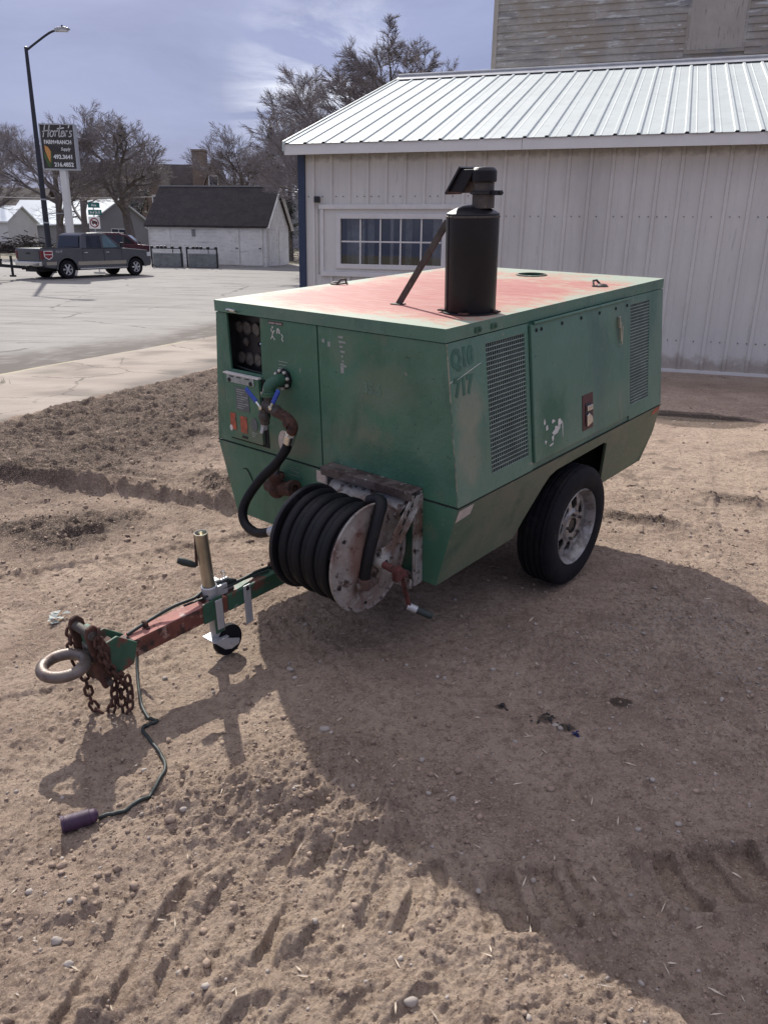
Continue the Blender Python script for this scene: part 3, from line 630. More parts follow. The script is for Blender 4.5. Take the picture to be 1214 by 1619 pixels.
while ys[-1] < 20.5: ys.append(ys[-1] + 0.0040 * ys[-1] + 0.0006)
ys = np.concatenate([-grow(-0.8, 12.0, 0.05, 1.08)[::-1], np.array(ys)])
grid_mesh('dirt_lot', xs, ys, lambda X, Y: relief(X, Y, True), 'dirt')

def strip_mesh(name, rows, mtl, fn):
    """rows: list of (y, x0, x1, n)"""
    P = []; F = []; n = rows[0][3]
    for (y, x0, x1, k) in rows: P.append(np.stack([np.linspace(x0, x1, n), np.full(n, y)], -1))
    P = np.array(P); X, Y = P[..., 0], P[..., 1]; Z, a, b = fn(X, Y)
    ny = len(rows); idx = np.arange(n * ny).reshape(ny, n)
    q = np.stack([idx[:-1, :-1], idx[:-1, 1:], idx[1:, 1:], idx[1:, :-1]], -1).reshape(-1, 4)
    me = bpy.data.meshes.new(name); me.from_pydata(np.stack([X, Y, Z], -1).reshape(-1, 3).tolist(), [], q.tolist())
    at = me.attributes.new('soil', 'FLOAT_COLOR', 'POINT')
    at.data.foreach_set('color', np.stack([a, b, 0 * a, 0 * a], -1).reshape(-1, 4).astype(np.float32).ravel())
    for p in me.polygons: p.use_smooth = True
    me.materials.append(M[mtl]); o = bpy.data.objects.new(name, me); col.objects.link(o); o['kind'] = 'structure'; return o
def xline(line, y): (px, py), (dx, dy) = line; return px + (y - py) * dx / dy
yr = np.concatenate([np.arange(-14, 22, 0.12), np.arange(22, 53, 0.5)])
def f_asph(X, Y):
    s = -side_of(X, Y, CURB)
    grime = np.clip((1 - ss(s + 1.6 * fbm(X, Y, 1.3, 5), 0.8, 2.3)) * ss(fbm(X, Y, 5, 4), -0.5, -0.02) + 0.25 * ss(fbm(X + 4, Y, 0.25, 4), 0.05, 0.3), 0, 1) * (Y < 40)
    return zg(Y) - 0.045 + 0.012 * fbm(X, Y, 0.4, 3) + 0.004 * fbm(X, Y, 4, 3), grime, 0 * X
xr = np.concatenate([[0.0], np.cumsum(np.full(60, 0.05)), 3.0 + np.cumsum(0.06 * 1.06 ** np.arange(78))])
rows = []
P_ = []
def strip_rel(name, ys_, line, rel, sgn, mtl, fn):
    n = len(rel); X = np.array([[xline(line, y) + sgn * r for r in rel] for y in ys_]); Y = np.array([[y] * n for y in ys_]); Z, a, b = fn(X, Y)
    idx = np.arange(n * len(ys_)).reshape(len(ys_), n); q = np.stack([idx[:-1, :-1], idx[:-1, 1:], idx[1:, 1:], idx[1:, :-1]], -1).reshape(-1, 4)
    me = bpy.data.meshes.new(name); me.from_pydata(np.stack([X, Y, Z], -1).reshape(-1, 3).tolist(), [], q.tolist())
    at = me.attributes.new('soil', 'FLOAT_COLOR', 'POINT')
    at.data.foreach_set('color', np.stack([a, b, 0 * a, 0 * a], -1).reshape(-1, 4).astype(np.float32).ravel())
    bm = bmesh.new(); bm.from_mesh(me); bmesh.ops.recalc_face_normals(bm, faces=bm.faces)
    if sum(f.normal.z for f in bm.faces) < 0: bmesh.ops.reverse_faces(bm, faces=bm.faces)
    bm.to_mesh(me); bm.free()
    for p in me.polygons: p.use_smooth = True
    me.materials.append(M[mtl]); o = bpy.data.objects.new(name, me); col.objects.link(o); o['kind'] = 'structure'; return o
strip_rel('asphalt_road', yr, CURB, xr, -1, 'asphalt', f_asph)
def f_slab(X, Y):
    s = side_of(X, Y, CURB); d = -side_of(X, Y, SLAB_IN)
    edge = (1 - ss(s, 0.06, 0.16)) * 0.8 * ss(fbm(X, Y, 1.2, 3), -0.1, 0.05)
    soil = np.clip((1 - ss(d + 1.2 * fbm(X, Y, 1.1, 4), -0.1, 0.55)) * 0.7 + 0.55 * ss(fbm(X + 9, Y, 1.5, 5), 0.0, 0.28), 0, 1)
    z = 0.012 + 0.015 * fbm(X, Y, 0.8, 3) + 0.006 * fbm(X, Y, 5, 3) - 0.075 * (1 - ss(s, 0.0, 0.05))
    return z, soil, edge
strip_rel('concrete_sidewalk', np.arange(-14, 20.5, 0.08), CURB, np.concatenate([np.arange(0, 0.2, 0.025), np.arange(0.2, 3.4, 0.08)]), 1, 'concrete', f_slab)
tx = np.concatenate([-grow(0, 900, 6, 1.2)[::-1], grow(0.01, 900, 6, 1.2)])
tx = np.array(sorted(set(np.round(np.concatenate([np.linspace(-120, 120, 61), [-900, -500, -250, 250, 500, 900]]), 2))))
ty = np.concatenate([np.linspace(-300, -20, 8), np.arange(-15, 140, 2.5), [160, 200, 260, 350, 500, 800, 1200]])
def f_terr(X, Y):
    z = zg(Y) - 0.30 + 0.22 * ss(Y, 50.0, 54.0) + 0.10 * fbm(X, Y, 0.07, 3) * ss(Y, 52, 60); return z, 0 * z, 0 * z, 0 * z, 0 * z
grid_mesh('terrain', tx, ty, f_terr, 'verge')


# ================================================================== metal building
B0 = Vector((5.978, 12.119, 0.0)); BYAW = R(-18.35)
def pane_grid(parent, off, x0, x1, z0, z1, y, nx, nz, bw, d, mtl='trim'):
    """frame > mullion bars"""
bld = thing('metal_building', 'long white ribbed steel building with pale metal roof behind the compressor', 'building', B0, BYAW)
WT, WB = 3.33, 0.02
win = (-7.24, -5.30, 1.50, 2.35)
wl = MB()
wl.box(-7.94, win[0], 0.03, 0.16, WB, WT).box(win[1], 9.9, 0.03, 0.16, WB, WT).box(win[0], win[1], 0.03, 0.16, WB, win[2]).box(win[0], win[1], 0.03, 0.16, win[3], WT)
wl.prism([(-7.94, 0.161, WB), (-7.94, 12.5, WB), (-7.94, 12.5, WT), (-7.94, 6.1, 5.42), (-7.94, 0.161, WT + 0.05)], (0.12, 0, 0))
wl.prism([(9.9, 0.161, WB), (9.9, 12.5, WB), (9.9, 12.5, WT), (9.9, 6.1, 5.42), (9.9, 0.161, WT + 0.05)], (-0.12, 0, 0))
wl.box(-7.82, 9.78, 12.38, 12.5, WB, WT)
wl.build('wall', 'steelwall', bld)
PITCH = 0.335
def rib_profile(s0, s1):
    """sheet profile across: flat pans with a tall rib every pitch and a low stiffener beside it"""
    o = [(s0, 0.0)]; k = math.floor(s0 / PITCH) - 1
    while True:
        c = k * PITCH; k += 1
        if c - 0.05 > s1: break
        for (d, h) in ((-0.034, 0.0), (-0.022, 0.030), (0.022, 0.030), (0.034, 0.0), (0.115, 0.0), (0.124, 0.005), (0.136, 0.005), (0.145, 0.0)):
            if s0 + 0.002 < c + d < s1 - 0.002: o.append((c + d, h))
    return o + [(s1, 0.0)]
def wall_panel(s0, s1, z0, z1, jit=0.0):
    pr = rib_profile(s0, s1); b = MB(); n = len(pr)
    vs_ = [(s, 0.012 - h - jit, z0) for s, h in pr] + [(s, 0.012 - h - jit, z1) for s, h in pr]
    b.add(vs_, [(i, i + 1, n + i + 1, n + i) for i in range(n - 1)])
    return b.build('wall_panel', 'steelwall', bld)
edges = [-7.90, -7.60] + [PITCH * k + 0.07 for k in range(-22, 30, 3)]
edges = [-7.90] + [PITCH * k + 0.07 for k in range(-23, 30, 3)]
rs = random.Random(3)
for a, b_ in zip(edges[:-1], edges[1:]):
    if b_ <= -7.45 or a >= -5.0: wall_panel(a, b_ + 0.004, WB + 0.03, WT, rs.random() * 0.003)
    else:
        wall_panel(a, b_ + 0.004, WB + 0.03, 1.36, rs.random() * 0.003)
        wall_panel(a, b_ + 0.004, 2.52, WT, rs.random() * 0.003)
# flat sheets round the window, header and sill trim
b = MB(); b.frame([(-7.52, -0.004, 1.36), (-4.98, -0.004, 1.36), (-4.98, -0.004, 2.52), (-7.52, -0.004, 2.52)], [(win[0], -0.004, win[2]), (win[1], -0.004, win[2]), (win[1], -0.004, win[3]), (win[0], -0.004, win[3])], (0, 0.03, 0)); b.build('flat_sheet', 'steelwall', bld)
b = MB(); b.box(-7.60, -4.9, -0.045, -0.006, 2.455, 2.53); b.build('header_trim', 'trim', bld, bevel=0.004)
b = MB(); b.box(-7.56, -4.9, -0.05, -0.006, 1.335, 1.41); b.build('sill_trim', 'trim', bld, bevel=0.004)
b = MB(); b.box(-7.565, -7.51, -0.035, -0.006, 1.412, 2.453); b.build('jamb_trim', 'trim', bld)
b = MB()
for k in range(-60, 70):
    s = k * 0.13
    for z in (2.66 if s < -4.9 else 2.35, 0.5):
        if abs((s / PITCH) - round(s / PITCH)) * PITCH > 0.05 and (z > 0.6 or s > -4.9): b.obox((s, 0.004, z), ((1, 0, 0), (0, 1, 0), (0, 0, 1)), (0.007, 0.006, 0.007))
b.build('wall_screws', 'seam', bld, kind='stuff')
b = MB(); b.box(-7.99, -7.86, -0.03, 0.10, 0.0, WT + 0.02).box(-7.99, -7.945, 0.101, 0.22, 0.0, WT + 0.02); b.build('corner_trim', 'navy', bld, bevel=0.004)
b = MB(); b.box(-7.66, -7.57, -0.10, -0.012, 2.56, 2.66); b.build('light_box', 'black', bld, bevel=0.008)
b = MB(); b.box(-7.855, 9.9, -0.03, 0.02, 0.0, 0.05); b.build('base_trim', 'trim', bld)
# window
w = MB(); fx0, fx1, fz0, fz1 = win; t_ = 0.05
w.frame([(fx0 - .03, -0.035, fz0 - .03), (fx1 + .03, -0.035, fz0 - .03), (fx1 + .03, -0.035, fz1 + .03), (fx0 - .03, -0.035, fz1 + .03)], [(fx0 + t_, -0.035, fz0 + t_), (fx1 - t_, -0.035, fz0 + t_), (fx1 - t_, -0.035, fz1 - t_), (fx0 + t_, -0.035, fz1 - t_)], (0, 0.07, 0))
wo = w.build('window', 'trim', bld, bevel=0.004)
ix0, ix1, iz0, iz1 = fx0 + t_, fx1 - t_, fz0 + t_, fz1 - t_
NX = 5; cw = (ix1 - ix0) / NX; zm = (iz0 + iz1) / 2
for k in range(1, NX):
    b = MB(); b.box(ix0 + k * cw - 0.013, ix0 + k * cw + 0.013, -0.012, 0.006, iz0, iz1); b.build('muntin', 'trim', wo)
b = MB()
for k in range(NX): b.box(ix0 + k * cw + 0.0131, ix0 + (k + 1) * cw - 0.0131, -0.012, 0.006, zm - 0.013, zm + 0.013)
b.build('muntin', 'trim', wo)
b = MB(); b.box(ix0 + 2.55 * cw - 0.028, ix0 + 2.55 * cw + 0.028, 0.020, 0.05, iz0, iz1); b.build('meeting_stile', 'trim', wo)
for k in range(NX):
    for q in range(2):
        b = MB(); z0, z1 = (iz0, zm) if q == 0 else (zm, iz1)
        b.add([(ix0 + k * cw, 0.012, z0), (ix0 + (k + 1) * cw, 0.012, z0), (ix0 + (k + 1) * cw, 0.012, z1), (ix0 + k * cw, 0.012, z1)], [(0, 1, 2, 3)])
        b.build('pane', 'glass', wo)
b = MB(); b.box(-7.8, -4.0, 2.2, 2.3, 0.05, 3.2).box(-7.8, -4.0, 0.2, 2.19, 0.02, 0.05).box(-4.0, -3.95, 0.2, 2.3, 0.05, 3.2); b.build('room', 'interior', bld)
rs = random.Random(5)
for s0, s1 in ((-7.2, -6.86), (-6.80, -6.68), (-6.1, -5.98), (-5.6, -5.3)):
    b = MB(); n = 8; pts = [(lerp(s0, s1, i / n), 0.32 + 0.03 * (i % 2), 1.45) for i in range(n + 1)]
    b.add(pts + [(p[0], p[1], 2.4) for p in pts], [(i, i + 1, n + 2 + i, n + 1 + i) for i in range(n)])
    b.build('curtain', 'curtain', bld)
b = MB(); b.box(-7.1, -6.3, 0.6, 1.0, 0.05, 1.72).box(-6.0, -5.5, 0.9, 1.3, 0.05, 1.62).bar((-6.02, 0.5, 1.5), (-5.9, 0.55, 1.9), 0.05, 0.02).ball((-5.75, 0.5, 1.63), 0.05); b.build('shelf_clutter', 'greylabel', bld)
# roof
SL = (5.60 - 3.47) / 6.3
def roof_pt(s, g, up_=0.0): return (s, g, 3.47 + (g + 0.3) * SL + up_)
redges = [-8.10] + [PITCH * k + 0.12 for k in range(-23, 30, 3)]
for a, b_ in zip(redges[:-1], redges[1:]):
    pr = rib_profile(a, b_ + 0.004); n = len(pr); m_ = MB()
    top_ = [roof_pt(s, -0.34, h * 0.75 + 0.012) for s, h in pr] + [roof_pt(s, 6.0, h * 0.75 + 0.012) for s, h in pr]
    m_.add(top_, [(i, i + 1, n + i + 1, n + i) for i in range(n - 1)])
    lo_ = [roof_pt(s, -0.34, h * 0.75 + 0.004) for s, h in pr]
    m_.add(top_[:n] + lo_, [(i, i + 1, n + i + 1, n + i) for i in range(n - 1)])
    m_.build('roof_panel', 'steelroof', bld)
b = MB(); b.prism([roof_pt(-8.08, -0.28, -0.03), roof_pt(-8.08, 6.0, -0.03), (-8.08, 12.8, 3.47)], (18.0, 0, 0)) if False else None
b = MB(); b.add([roof_pt(-8.1, 6.0), roof_pt(10.0, 6.0), (10.0, 12.8, 3.40), (-8.1, 12.8, 3.40)], [(0, 1, 2, 3)])
b.add([roof_pt(-8.06, -0.27, -0.02), roof_pt(10.0, -0.27, -0.02), roof_pt(10.0, 6.0, -0.02), roof_pt(-8.06, 6.0, -0.02)], [(0, 1, 2, 3)]); b.build('roof_deck', 'steelroof', bld)
b = MB(); b.add([roof_pt(-8.12, 5.72, 0.045), roof_pt(10, 5.72, 0.045), roof_pt(10, 6.0, 0.075), roof_pt(-8.12, 6.0, 0.075), (10, 6.25, 5.57), (-8.12, 6.25, 5.57)], [(0, 1, 2, 3), (3, 2, 4, 5)])
b.tube([roof_pt(-8.12, 5.98, 0.085), roof_pt(10, 5.98, 0.085)], 0.035, 8); b.build('ridge_cap', 'galv', bld)
b = MB(); b.prism([roof_pt(-8.125, -0.34, 0.055), roof_pt(-8.125, 6.0, 0.055), roof_pt(-8.125, 6.0, -0.10), roof_pt(-8.125, -0.34, -0.10)], (0.03, 0, 0)); b.build('rake_trim', 'steelroof', bld)
for s0, s1 in ((-8.10, -4.06), (-4.055, 0.0), (0.005, 4.2), (4.205, 9.9)):
    b = MB(); b.box(s0, s1, -0.318, -0.285, 3.30, 3.462); b.build('fascia', 'fascia', bld, bevel=0.004)
b = MB(); b.box(-8.08, 9.9, -0.284, 0.02, 3.335, 3.35); b.build('soffit', 'trim', bld)

# ================================================================== old wooden tower behind
TG = 11.0
tw = thing('wooden_tower', 'tall weathered clapboard wall with boarded up opening rising behind the metal roof', 'building', B0, BYAW)
b = MB(); b.box(-6.90, 7.0, TG + 0.03, TG + 9, -0.1, 9.6); b.build('core_wall', 'board', tw)
b = MB(); b.box(-6.99, -6.86, TG - 0.03, TG + 0.10, -0.1, 9.6); b.build('corner_board', 'plywood', tw)
b = MB(); b.box(-6.985, -6.93, TG + 0.101, TG + 0.5, -0.1, 9.6); b.build('corner_board', 'plywood', tw)
hole = (-1.78, -0.48, 6.92)
b = MB(); b.box(hole[0] - 0.02, hole[1] + 0.02, TG - 0.03, TG + 0.02, hole[2], 9.3); b.build('boarded_opening', 'plywood', tw, bevel=0.006)
b = MB(); b.frame([(hole[0] - .09, TG - .02, hole[2] - .08), (hole[1] + .09, TG - .02, hole[2] - .08), (hole[1] + .09, TG - .02, 9.4), (hole[0] - .09, TG - .02, 9.4)], [(hole[0] - .02, TG - .02, hole[2]), (hole[1] + .02, TG - .02, hole[2]), (hole[1] + .02, TG - .02, 9.3), (hole[0] - .02, TG - .02, 9.3)], (0, 0.04, 0)); b.build('casing', 'board', tw)
rs = random.Random(11); z = 5.9; EXP = 0.172
while z < 9.5:
    s = -6.86; zz = z
    segs = []
    while s < 2.2:
        l = rs.uniform(1.6, 4.2); e_ = min(s + l, 2.2)
        segs.append((s, e_)); s = e_ + 0.004
    for (a, b_) in segs:
        parts_ = [(a, b_)]
        if zz + EXP > hole[2] - 0.08: parts_ = [(a, min(b_, hole[0] - .092)), (max(a, hole[1] + .092), b_)]
        for (p0_, p1_) in parts_:
            if p1_ - p0_ < 0.06: continue
            o_ = rs.uniform(0, 0.006); m_ = MB()
            m_.prism([(p0_, TG - 0.022 - o_, zz), (p0_, TG + 0.02, zz), (p0_, TG + 0.02, zz + EXP + 0.012), (p0_, TG + 0.002, zz + EXP + 0.012)], (p1_ - p0_, 0, 0)); m_.build('clapboard', 'board', tw)
    z += EXP
b = MB(); b.box(-7.2, 7.3, TG - 0.4, TG + 9.4, 9.6, 9.75); b.build('roof', 'shingle', tw)

# ================================================================== the compressor trailer
tr = thing('towable_air_compressor', 'green towable air compressor on two wheels with red topped box and black hose reel', 'compressor')
MT = Matrix(((0.76686, 0.64125, -0.0269), (-0.64121, 0.76366, -0.07532), (-0.02776, 0.07501, 0.9968))).to_4x4()
MT.translation = (0.46799, 4.53205, 0.02332)
tr.matrix_world = MT
OFF = (0, -1.16, 0.826)          # body frame (belt line, front face) to the frame on the ground below the axle
def P(b, name, mats, parent=None, **k): return b.build(name, mats, parent or tr, off=OFF, **k)
W2, FL, HU, LN, HL = 0.7125, 0.0835, 0.743, 2.155, 0.402
def eu(w): return W2 + FL * (1 - w / HU)
NR = Vector((HU, 0, FL)).normalized()
def PR(v, w, o=0.0, s=1): return (s * (eu(w) + NR.x * o), v, w + NR.z * o)
def PF(u, w, o=0.0): return (u, -o, w)
def quad_r(v0, v1, w0, w1, o, s=1): return [PR(v0, w0, o, s), PR(v1, w0, o, s), PR(v1, w1, o, s), PR(v0, w1, o, s)]
def slab_r(b, v0, v1, w0, w1, o0, o1, s=1, mi=0):
    a = quad_r(v0, v1, w0, w1, o1, s); n = [NR.x * (o0 - o1) * s, 0, NR.z * (o0 - o1)]
    return b.prism(a, n, mi)
def slab_f(b, u0, u1, w0, w1, o0, o1, mi=0):
    return b.box(u0, u1, -o1, -o0, w0, w1, mi)
# inner core seen only as dark gaps
b = MB(); sec = [(-eu(0) + .022, 0.0), (eu(0) - .022, 0.0), (eu(.70) - .022, .70), (-eu(.70) + .022, .70)]
b.prism([(u, 0.16, w) for u, w in sec], (0, LN - 0.18, 0)); P(b, 'inner_core', 'seam')
# lower tub: tapered front, rear and sides, with the wheel openings
tub = MB()
BFL, BFR = (-eu(0), 0, 0), (eu(0), 0, 0); IL = 0.109
ui = eu(0) - IL
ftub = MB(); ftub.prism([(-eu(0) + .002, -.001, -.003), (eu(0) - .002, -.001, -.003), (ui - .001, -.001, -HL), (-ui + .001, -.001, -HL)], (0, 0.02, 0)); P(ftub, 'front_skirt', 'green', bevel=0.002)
tub.prism([(-eu(0), LN, -.003), (eu(0), LN, -.003), (eu(0) - .055, LN + .075, -.2), (ui, LN + .04, -HL), (-ui, LN + .04, -HL), (-eu(0) + .055, LN + .075, -.2)], (0, -0.02, 0))
for s in (-1, 1):
    def sp(v, w, s=s): return (s * (eu(0) - IL * (-w) / HL), v, w)
    arch = [(0.654, -HL), (0.70, -.31), (0.80, -.150), (0.843, -.100), (0.90, -.082), (1.43, -.070), (1.475, -.085), (1.495, -.125), (1.635, -HL)]
    outline = [(0, -.003), (0, -HL)] + arch + [(LN + .04, -HL), (LN + .075, -.2), (LN, -.003)]
    tub.prism([sp(v, w) for v, w in outline], (-s * 0.018, 0, 0))
tub.add([(-ui, 0, -HL + .004), (ui, 0, -HL + .004), (ui, .62, -HL + .004), (-ui, .62, -HL + .004)], [(0, 1, 2, 3)])
tub.add([(-ui, 1.66, -HL + .004), (ui, 1.66, -HL + .004), (ui, LN + .03, -HL + .004), (-ui, LN + .03, -HL + .004)], [(0, 1, 2, 3)])
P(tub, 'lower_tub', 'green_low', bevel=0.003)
b = MB(); b.box(-.42, .42, .60, 1.68, -HL + .006, -.02).box(-.735, .735, .62, 1.66, -.03, -.004).box(-.66, .66, .60, .62, -HL + .01, -.02).box(-.66, .66, 1.66, 1.68, -HL + .01, -.02); P(b, 'wheel_well', 'seam')
# front panels
b = MB(); k_ = 0.004
g0, g1, g2, g3 = -.633, -.385, .405, .685
b.prism([(-eu(.685) + .002, 0, .685), (-eu(0) + .002, 0, .004), (-.004, 0, .004), (-.004, 0, .685), (g1, 0, .685), (g1 - .012, 0, g2), (g0, 0, g2), (g0 - .002, 0, .685)], (0, 0.013, 0))
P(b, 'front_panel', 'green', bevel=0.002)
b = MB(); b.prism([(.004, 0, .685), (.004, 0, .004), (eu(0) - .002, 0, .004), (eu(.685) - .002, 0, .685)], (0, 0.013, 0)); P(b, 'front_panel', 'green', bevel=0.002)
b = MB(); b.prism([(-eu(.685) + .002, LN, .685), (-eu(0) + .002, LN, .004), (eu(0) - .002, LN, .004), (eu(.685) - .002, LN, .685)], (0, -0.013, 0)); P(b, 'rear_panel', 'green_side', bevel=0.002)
# side panels
gr1 = (0.270, 0.580, 0.082, 0.648); gr2 = (1.696, 1.957, 0.088, 0.645)
for s in (-1, 1):
    for (v0, v1, g) in ((0.002, 0.612, gr1), (1.688, LN - .002, gr2)):
        b = MB(); nn_ = (-s * NR.x * .013, 0, -NR.z * .013)
        b.frame(quad_r(v0, v1, .004, .685, 0, s), quad_r(g[0], g[1], g[2], g[3], 0, s), nn_)
        P(b, 'side_panel', 'green_side', bevel=0.0015)
        m_ = MB(); nv = 18 if g is gr1 else 17; nw = 29 if g is gr1 else 33; t_ = 0.0020
        for i in range(nv + 1):
            v = lerp(g[0], g[1], i / nv); slab_r(m_, v - t_ * .8, v + t_ * .8, g[2], g[3], -.0085, -.0045, s)
        for i in range(nw + 1):
            w_ = lerp(g[2], g[3], i / nw); slab_r(m_, g[0], g[1], w_ - t_, w_ + t_, -.0045, -.001, s)
        P(m_, 'vent_mesh', 'meshwire', kind='stuff')
    b = MB(); slab_r(b, 0.614, 1.686, .004, .685, -.016, -.006, s); P(b, 'side_sill_panel', 'green_side')
    b = MB(); slab_r(b, .622, 1.680, .036, .676, -.0055, .012, s); door = P(b, 'side_door', 'green_side', bevel=0.004)
    b = MB(); a0 = Vector(PR(.640, .681, .014, s)); a1 = Vector(PR(1.668, .681, .014, s)); b.tube([a0, a1], 0.007, 8); P(b, 'hinge', 'green', door, smooth=40)
    b = MB()
    for v in (.665, .71, .905, 1.10, 1.30, 1.49, 1.63): b.lathe([(0.0, .006), (.008, .004), (.009, 0)], PR(v, .648, .012, s), (s * NR.x, 0, NR.z), 8)
    P(b, 'rivets', 'seam', door, kind='stuff')
    b = MB(); slab_r(b, 1.511, 1.537, .570, .605, .012, .020, s); slab_r(b, 1.518, 1.529, .475, .575, .020, .030, s)
    slab_r(b, 1.505, 1.515, .545, .60, .012, .030, s); b.tube([PR(1.538, .55, .03, s), PR(1.534, .46, .028, s), PR(1.53, .455, .02, s)], .004, 6); P(b, 'draw_latch', 'zinc', door, bevel=0.002)
    hp = MB(); slab_r(hp, 1.098, 1.216, .078, .262, .012, .015, s); ho = P(hp, 'handle_plate', 'maroon', door, bevel=0.002)
    b = MB(); slab_r(b, 1.126, 1.192, .115, .215, .0152, .017, s); P(b, 'latch_pocket', 'black', door)
    b = MB(); slab_r(b, 1.130, 1.188, .178, .205, .017, .030, s); b.prism([PR(1.128, .098, .017, s), PR(1.19, .112, .017, s), PR(1.182, .142, .017, s), PR(1.15, .165, .017, s), PR(1.128, .155, .017, s)], (s * NR.x * .012, 0, NR.z * .012)); P(b, 'paddle_latch', 'chrome', door, bevel=0.002)
    if s == 1:
        b = MB(); rs = random.Random(4)
        for (v, w_, a, c) in ((.715, .218, .016, .022), (.735, .185, .02, .02), (.80, .20, .02, .016), (.83, .155, .055, .035), (.86, .175, .03, .03), (.79, .12, .02, .03), (.72, .115, .014, .018), (.775, .09, .03, .012), (.89, .15, .006, .06)):
            n = 9; pts = []
            for i in range(n):
                t = 2 * math.pi * i / n; q = rs.uniform(.25, .95); pts.append(PR(v + a * q * math.cos(t), w_ + c * q * math.sin(t), .0128))
            b.prism(pts, (NR.x * .0008, 0, NR.z * .0008))
        P(b, 'peeling_decal', 'peel', door, kind='stuff')
# ghost stencil letters at the front corner and a scratch
def loc(p): return (p[0] + OFF[0], p[1] + OFF[1], p[2] + OFF[2])
upR = Vector((-FL, 0, HU)).normalized()
put_text('stencil_lettering', 'Q10', .10, 'ghost', tr, loc(PR(.018, .585, .001)), (0, 1, 0), upR, sx=.85, bold=.006, depth=.0007)
put_text('stencil_lettering', '717', .10, 'ghost', tr, loc(PR(.030, .470, .001)), (0, 1, 0), upR, sx=.85, bold=.006, depth=.0007)
b = MB(); b.bar(PR(.05, .535, .001), PR(.225, .575, .001), .0016, .003, NR).bar(PR(.0, .53, .001), PR(.015, .535, .001), .0016, .004, NR); P(b, 'scratch', 'peel')
put_text('stencil_lettering', '35.6', .062, 'lightghost' if 'lightghost' in M else 'green_side', tr, loc(PF(.27, .425, .001)), (1, 0, 0), (0, 0, 1), bold=.003, depth=.0007)
b = MB()
rs = random.Random(8)
for i in range(7):
    w_ = .65 - i * .021; slab_f(b, .13 + .004 * i, .155 + rs.random() * .02, w_ - .005, w_ + .004, .0005, .0012)
slab_f(b, .03, .045, .615, .63, .0005, .0012); slab_f(b, .065, .08, .60, .622, .0005, .0012); slab_f(b, .14, .16, .49, .535, .0005, .0012)
P(b, 'worn_print', 'lightlabel', kind='stuff')
# roof skin with a round filler hole
lid = MB(); z0, z1 = .6885, HU
hc, hr = (-.005, 1.875), .082
rect = [(-W2 - .004, -.006), (W2 + .004, -.006), (W2 + .004, LN + .004), (-W2 - .004, LN + .004)]
n = 28; circ = [(hc[0] + hr * math.cos(2 * math.pi * i / n), hc[1] + hr * math.sin(2 * math.pi * i / n)) for i in range(n)]
# top face split into four fans round the hole
def ringface(z, rev, mi):
    vs_ = [(u, v, z) for u, v in rect] + [(u, v, z) for u, v in circ]; fs = []
    q = n // 4
    st = [int(n * 5 / 8), int(n * 7 / 8), int(n * 1 / 8), int(n * 3 / 8)]
    for k in range(4):
        a = st[k]; fs_ = []
        idx_ = [4 + (a + j) % n for j in range(q + 1)]
        fs.append(tuple([k, (k + 1) % 4] + idx_[::-1]))
    lid.add(vs_, fs, mi)
ringface(z1, False, 1)
lid.add([(u, v, z0) for u, v in rect] + [(u, v, z1) for u, v in rect], [(i, (i + 1) % 4, 4 + (i + 1) % 4, 4 + i) for i in range(4)] + [(3, 2, 1, 0)], 0)
lid.lathe([(hr, 0), (hr, -.05), (0.001, -.05)], (hc[0], hc[1], z1), (0, 0, 1), n, 2)
lido = P(lid, 'roof_lid', ['green_side', 'lidtop', 'seam'])
b = MB(); b.lathe([(hr + .012, .001), (hr + .012, .006), (hr + .001, .008), (hr, 0)], (hc[0], hc[1], z1), (0, 0, 1), n); P(b, 'filler_ring', 'greenbeam', lido, smooth=40)
for (u, v, s) in ((-.675, .835, 1), (.60, 1.59, -1)):
    b = MB(); b.lathe([(0.001, .016), (.018, .014), (.03, .006), (.034, 0)], (u, v, z1), (0, 0, 1), 14); b.tube([(u + .035 * s, v - .03, z1 + .004), (u + .05 * s, v - .01, z1 + .028), (u + .05 * s, v + .03, z1 + .028), (u + .035 * s, v + .05, z1 + .004)], .006, 6)
    b.box(u + .02 * s - .02, u + .02 * s + .02, v - .04, v + .06, z1, z1 + .006); P(b, 'lifting_latch', 'oldmetal', lido)
b = MB(); b.lathe([(0.001, .01), (.011, .008), (.012, 0)], (-.02, 1.014, z1), (0, 0, 1), 10); P(b, 'lid_plug', 'black', lido)
b = MB()
for v in (.215, .335): b.box(W2 + .003, W2 + .009, v - .02, v + .02, .70, .722); b.lathe([(0.001, .008), (.008, .006), (.009, 0)], (W2 + .008, v + .012, .712), (1, 0, 0), 8)
P(b, 'corner_fastener', 'greenbeam', kind='stuff')
b = MB(); c_ = Vector((-.556, -.004, .706)); b.tube([c_ + Vector((.028 * math.cos(t), -.003 - .022 * (1 + math.sin(t)), .008 * math.sin(t))) for t in np.linspace(0, 2 * math.pi, 17)[:-1]], .0045, 6, closed=True); P(b, 'pull_ring', 'chrome', smooth=60)
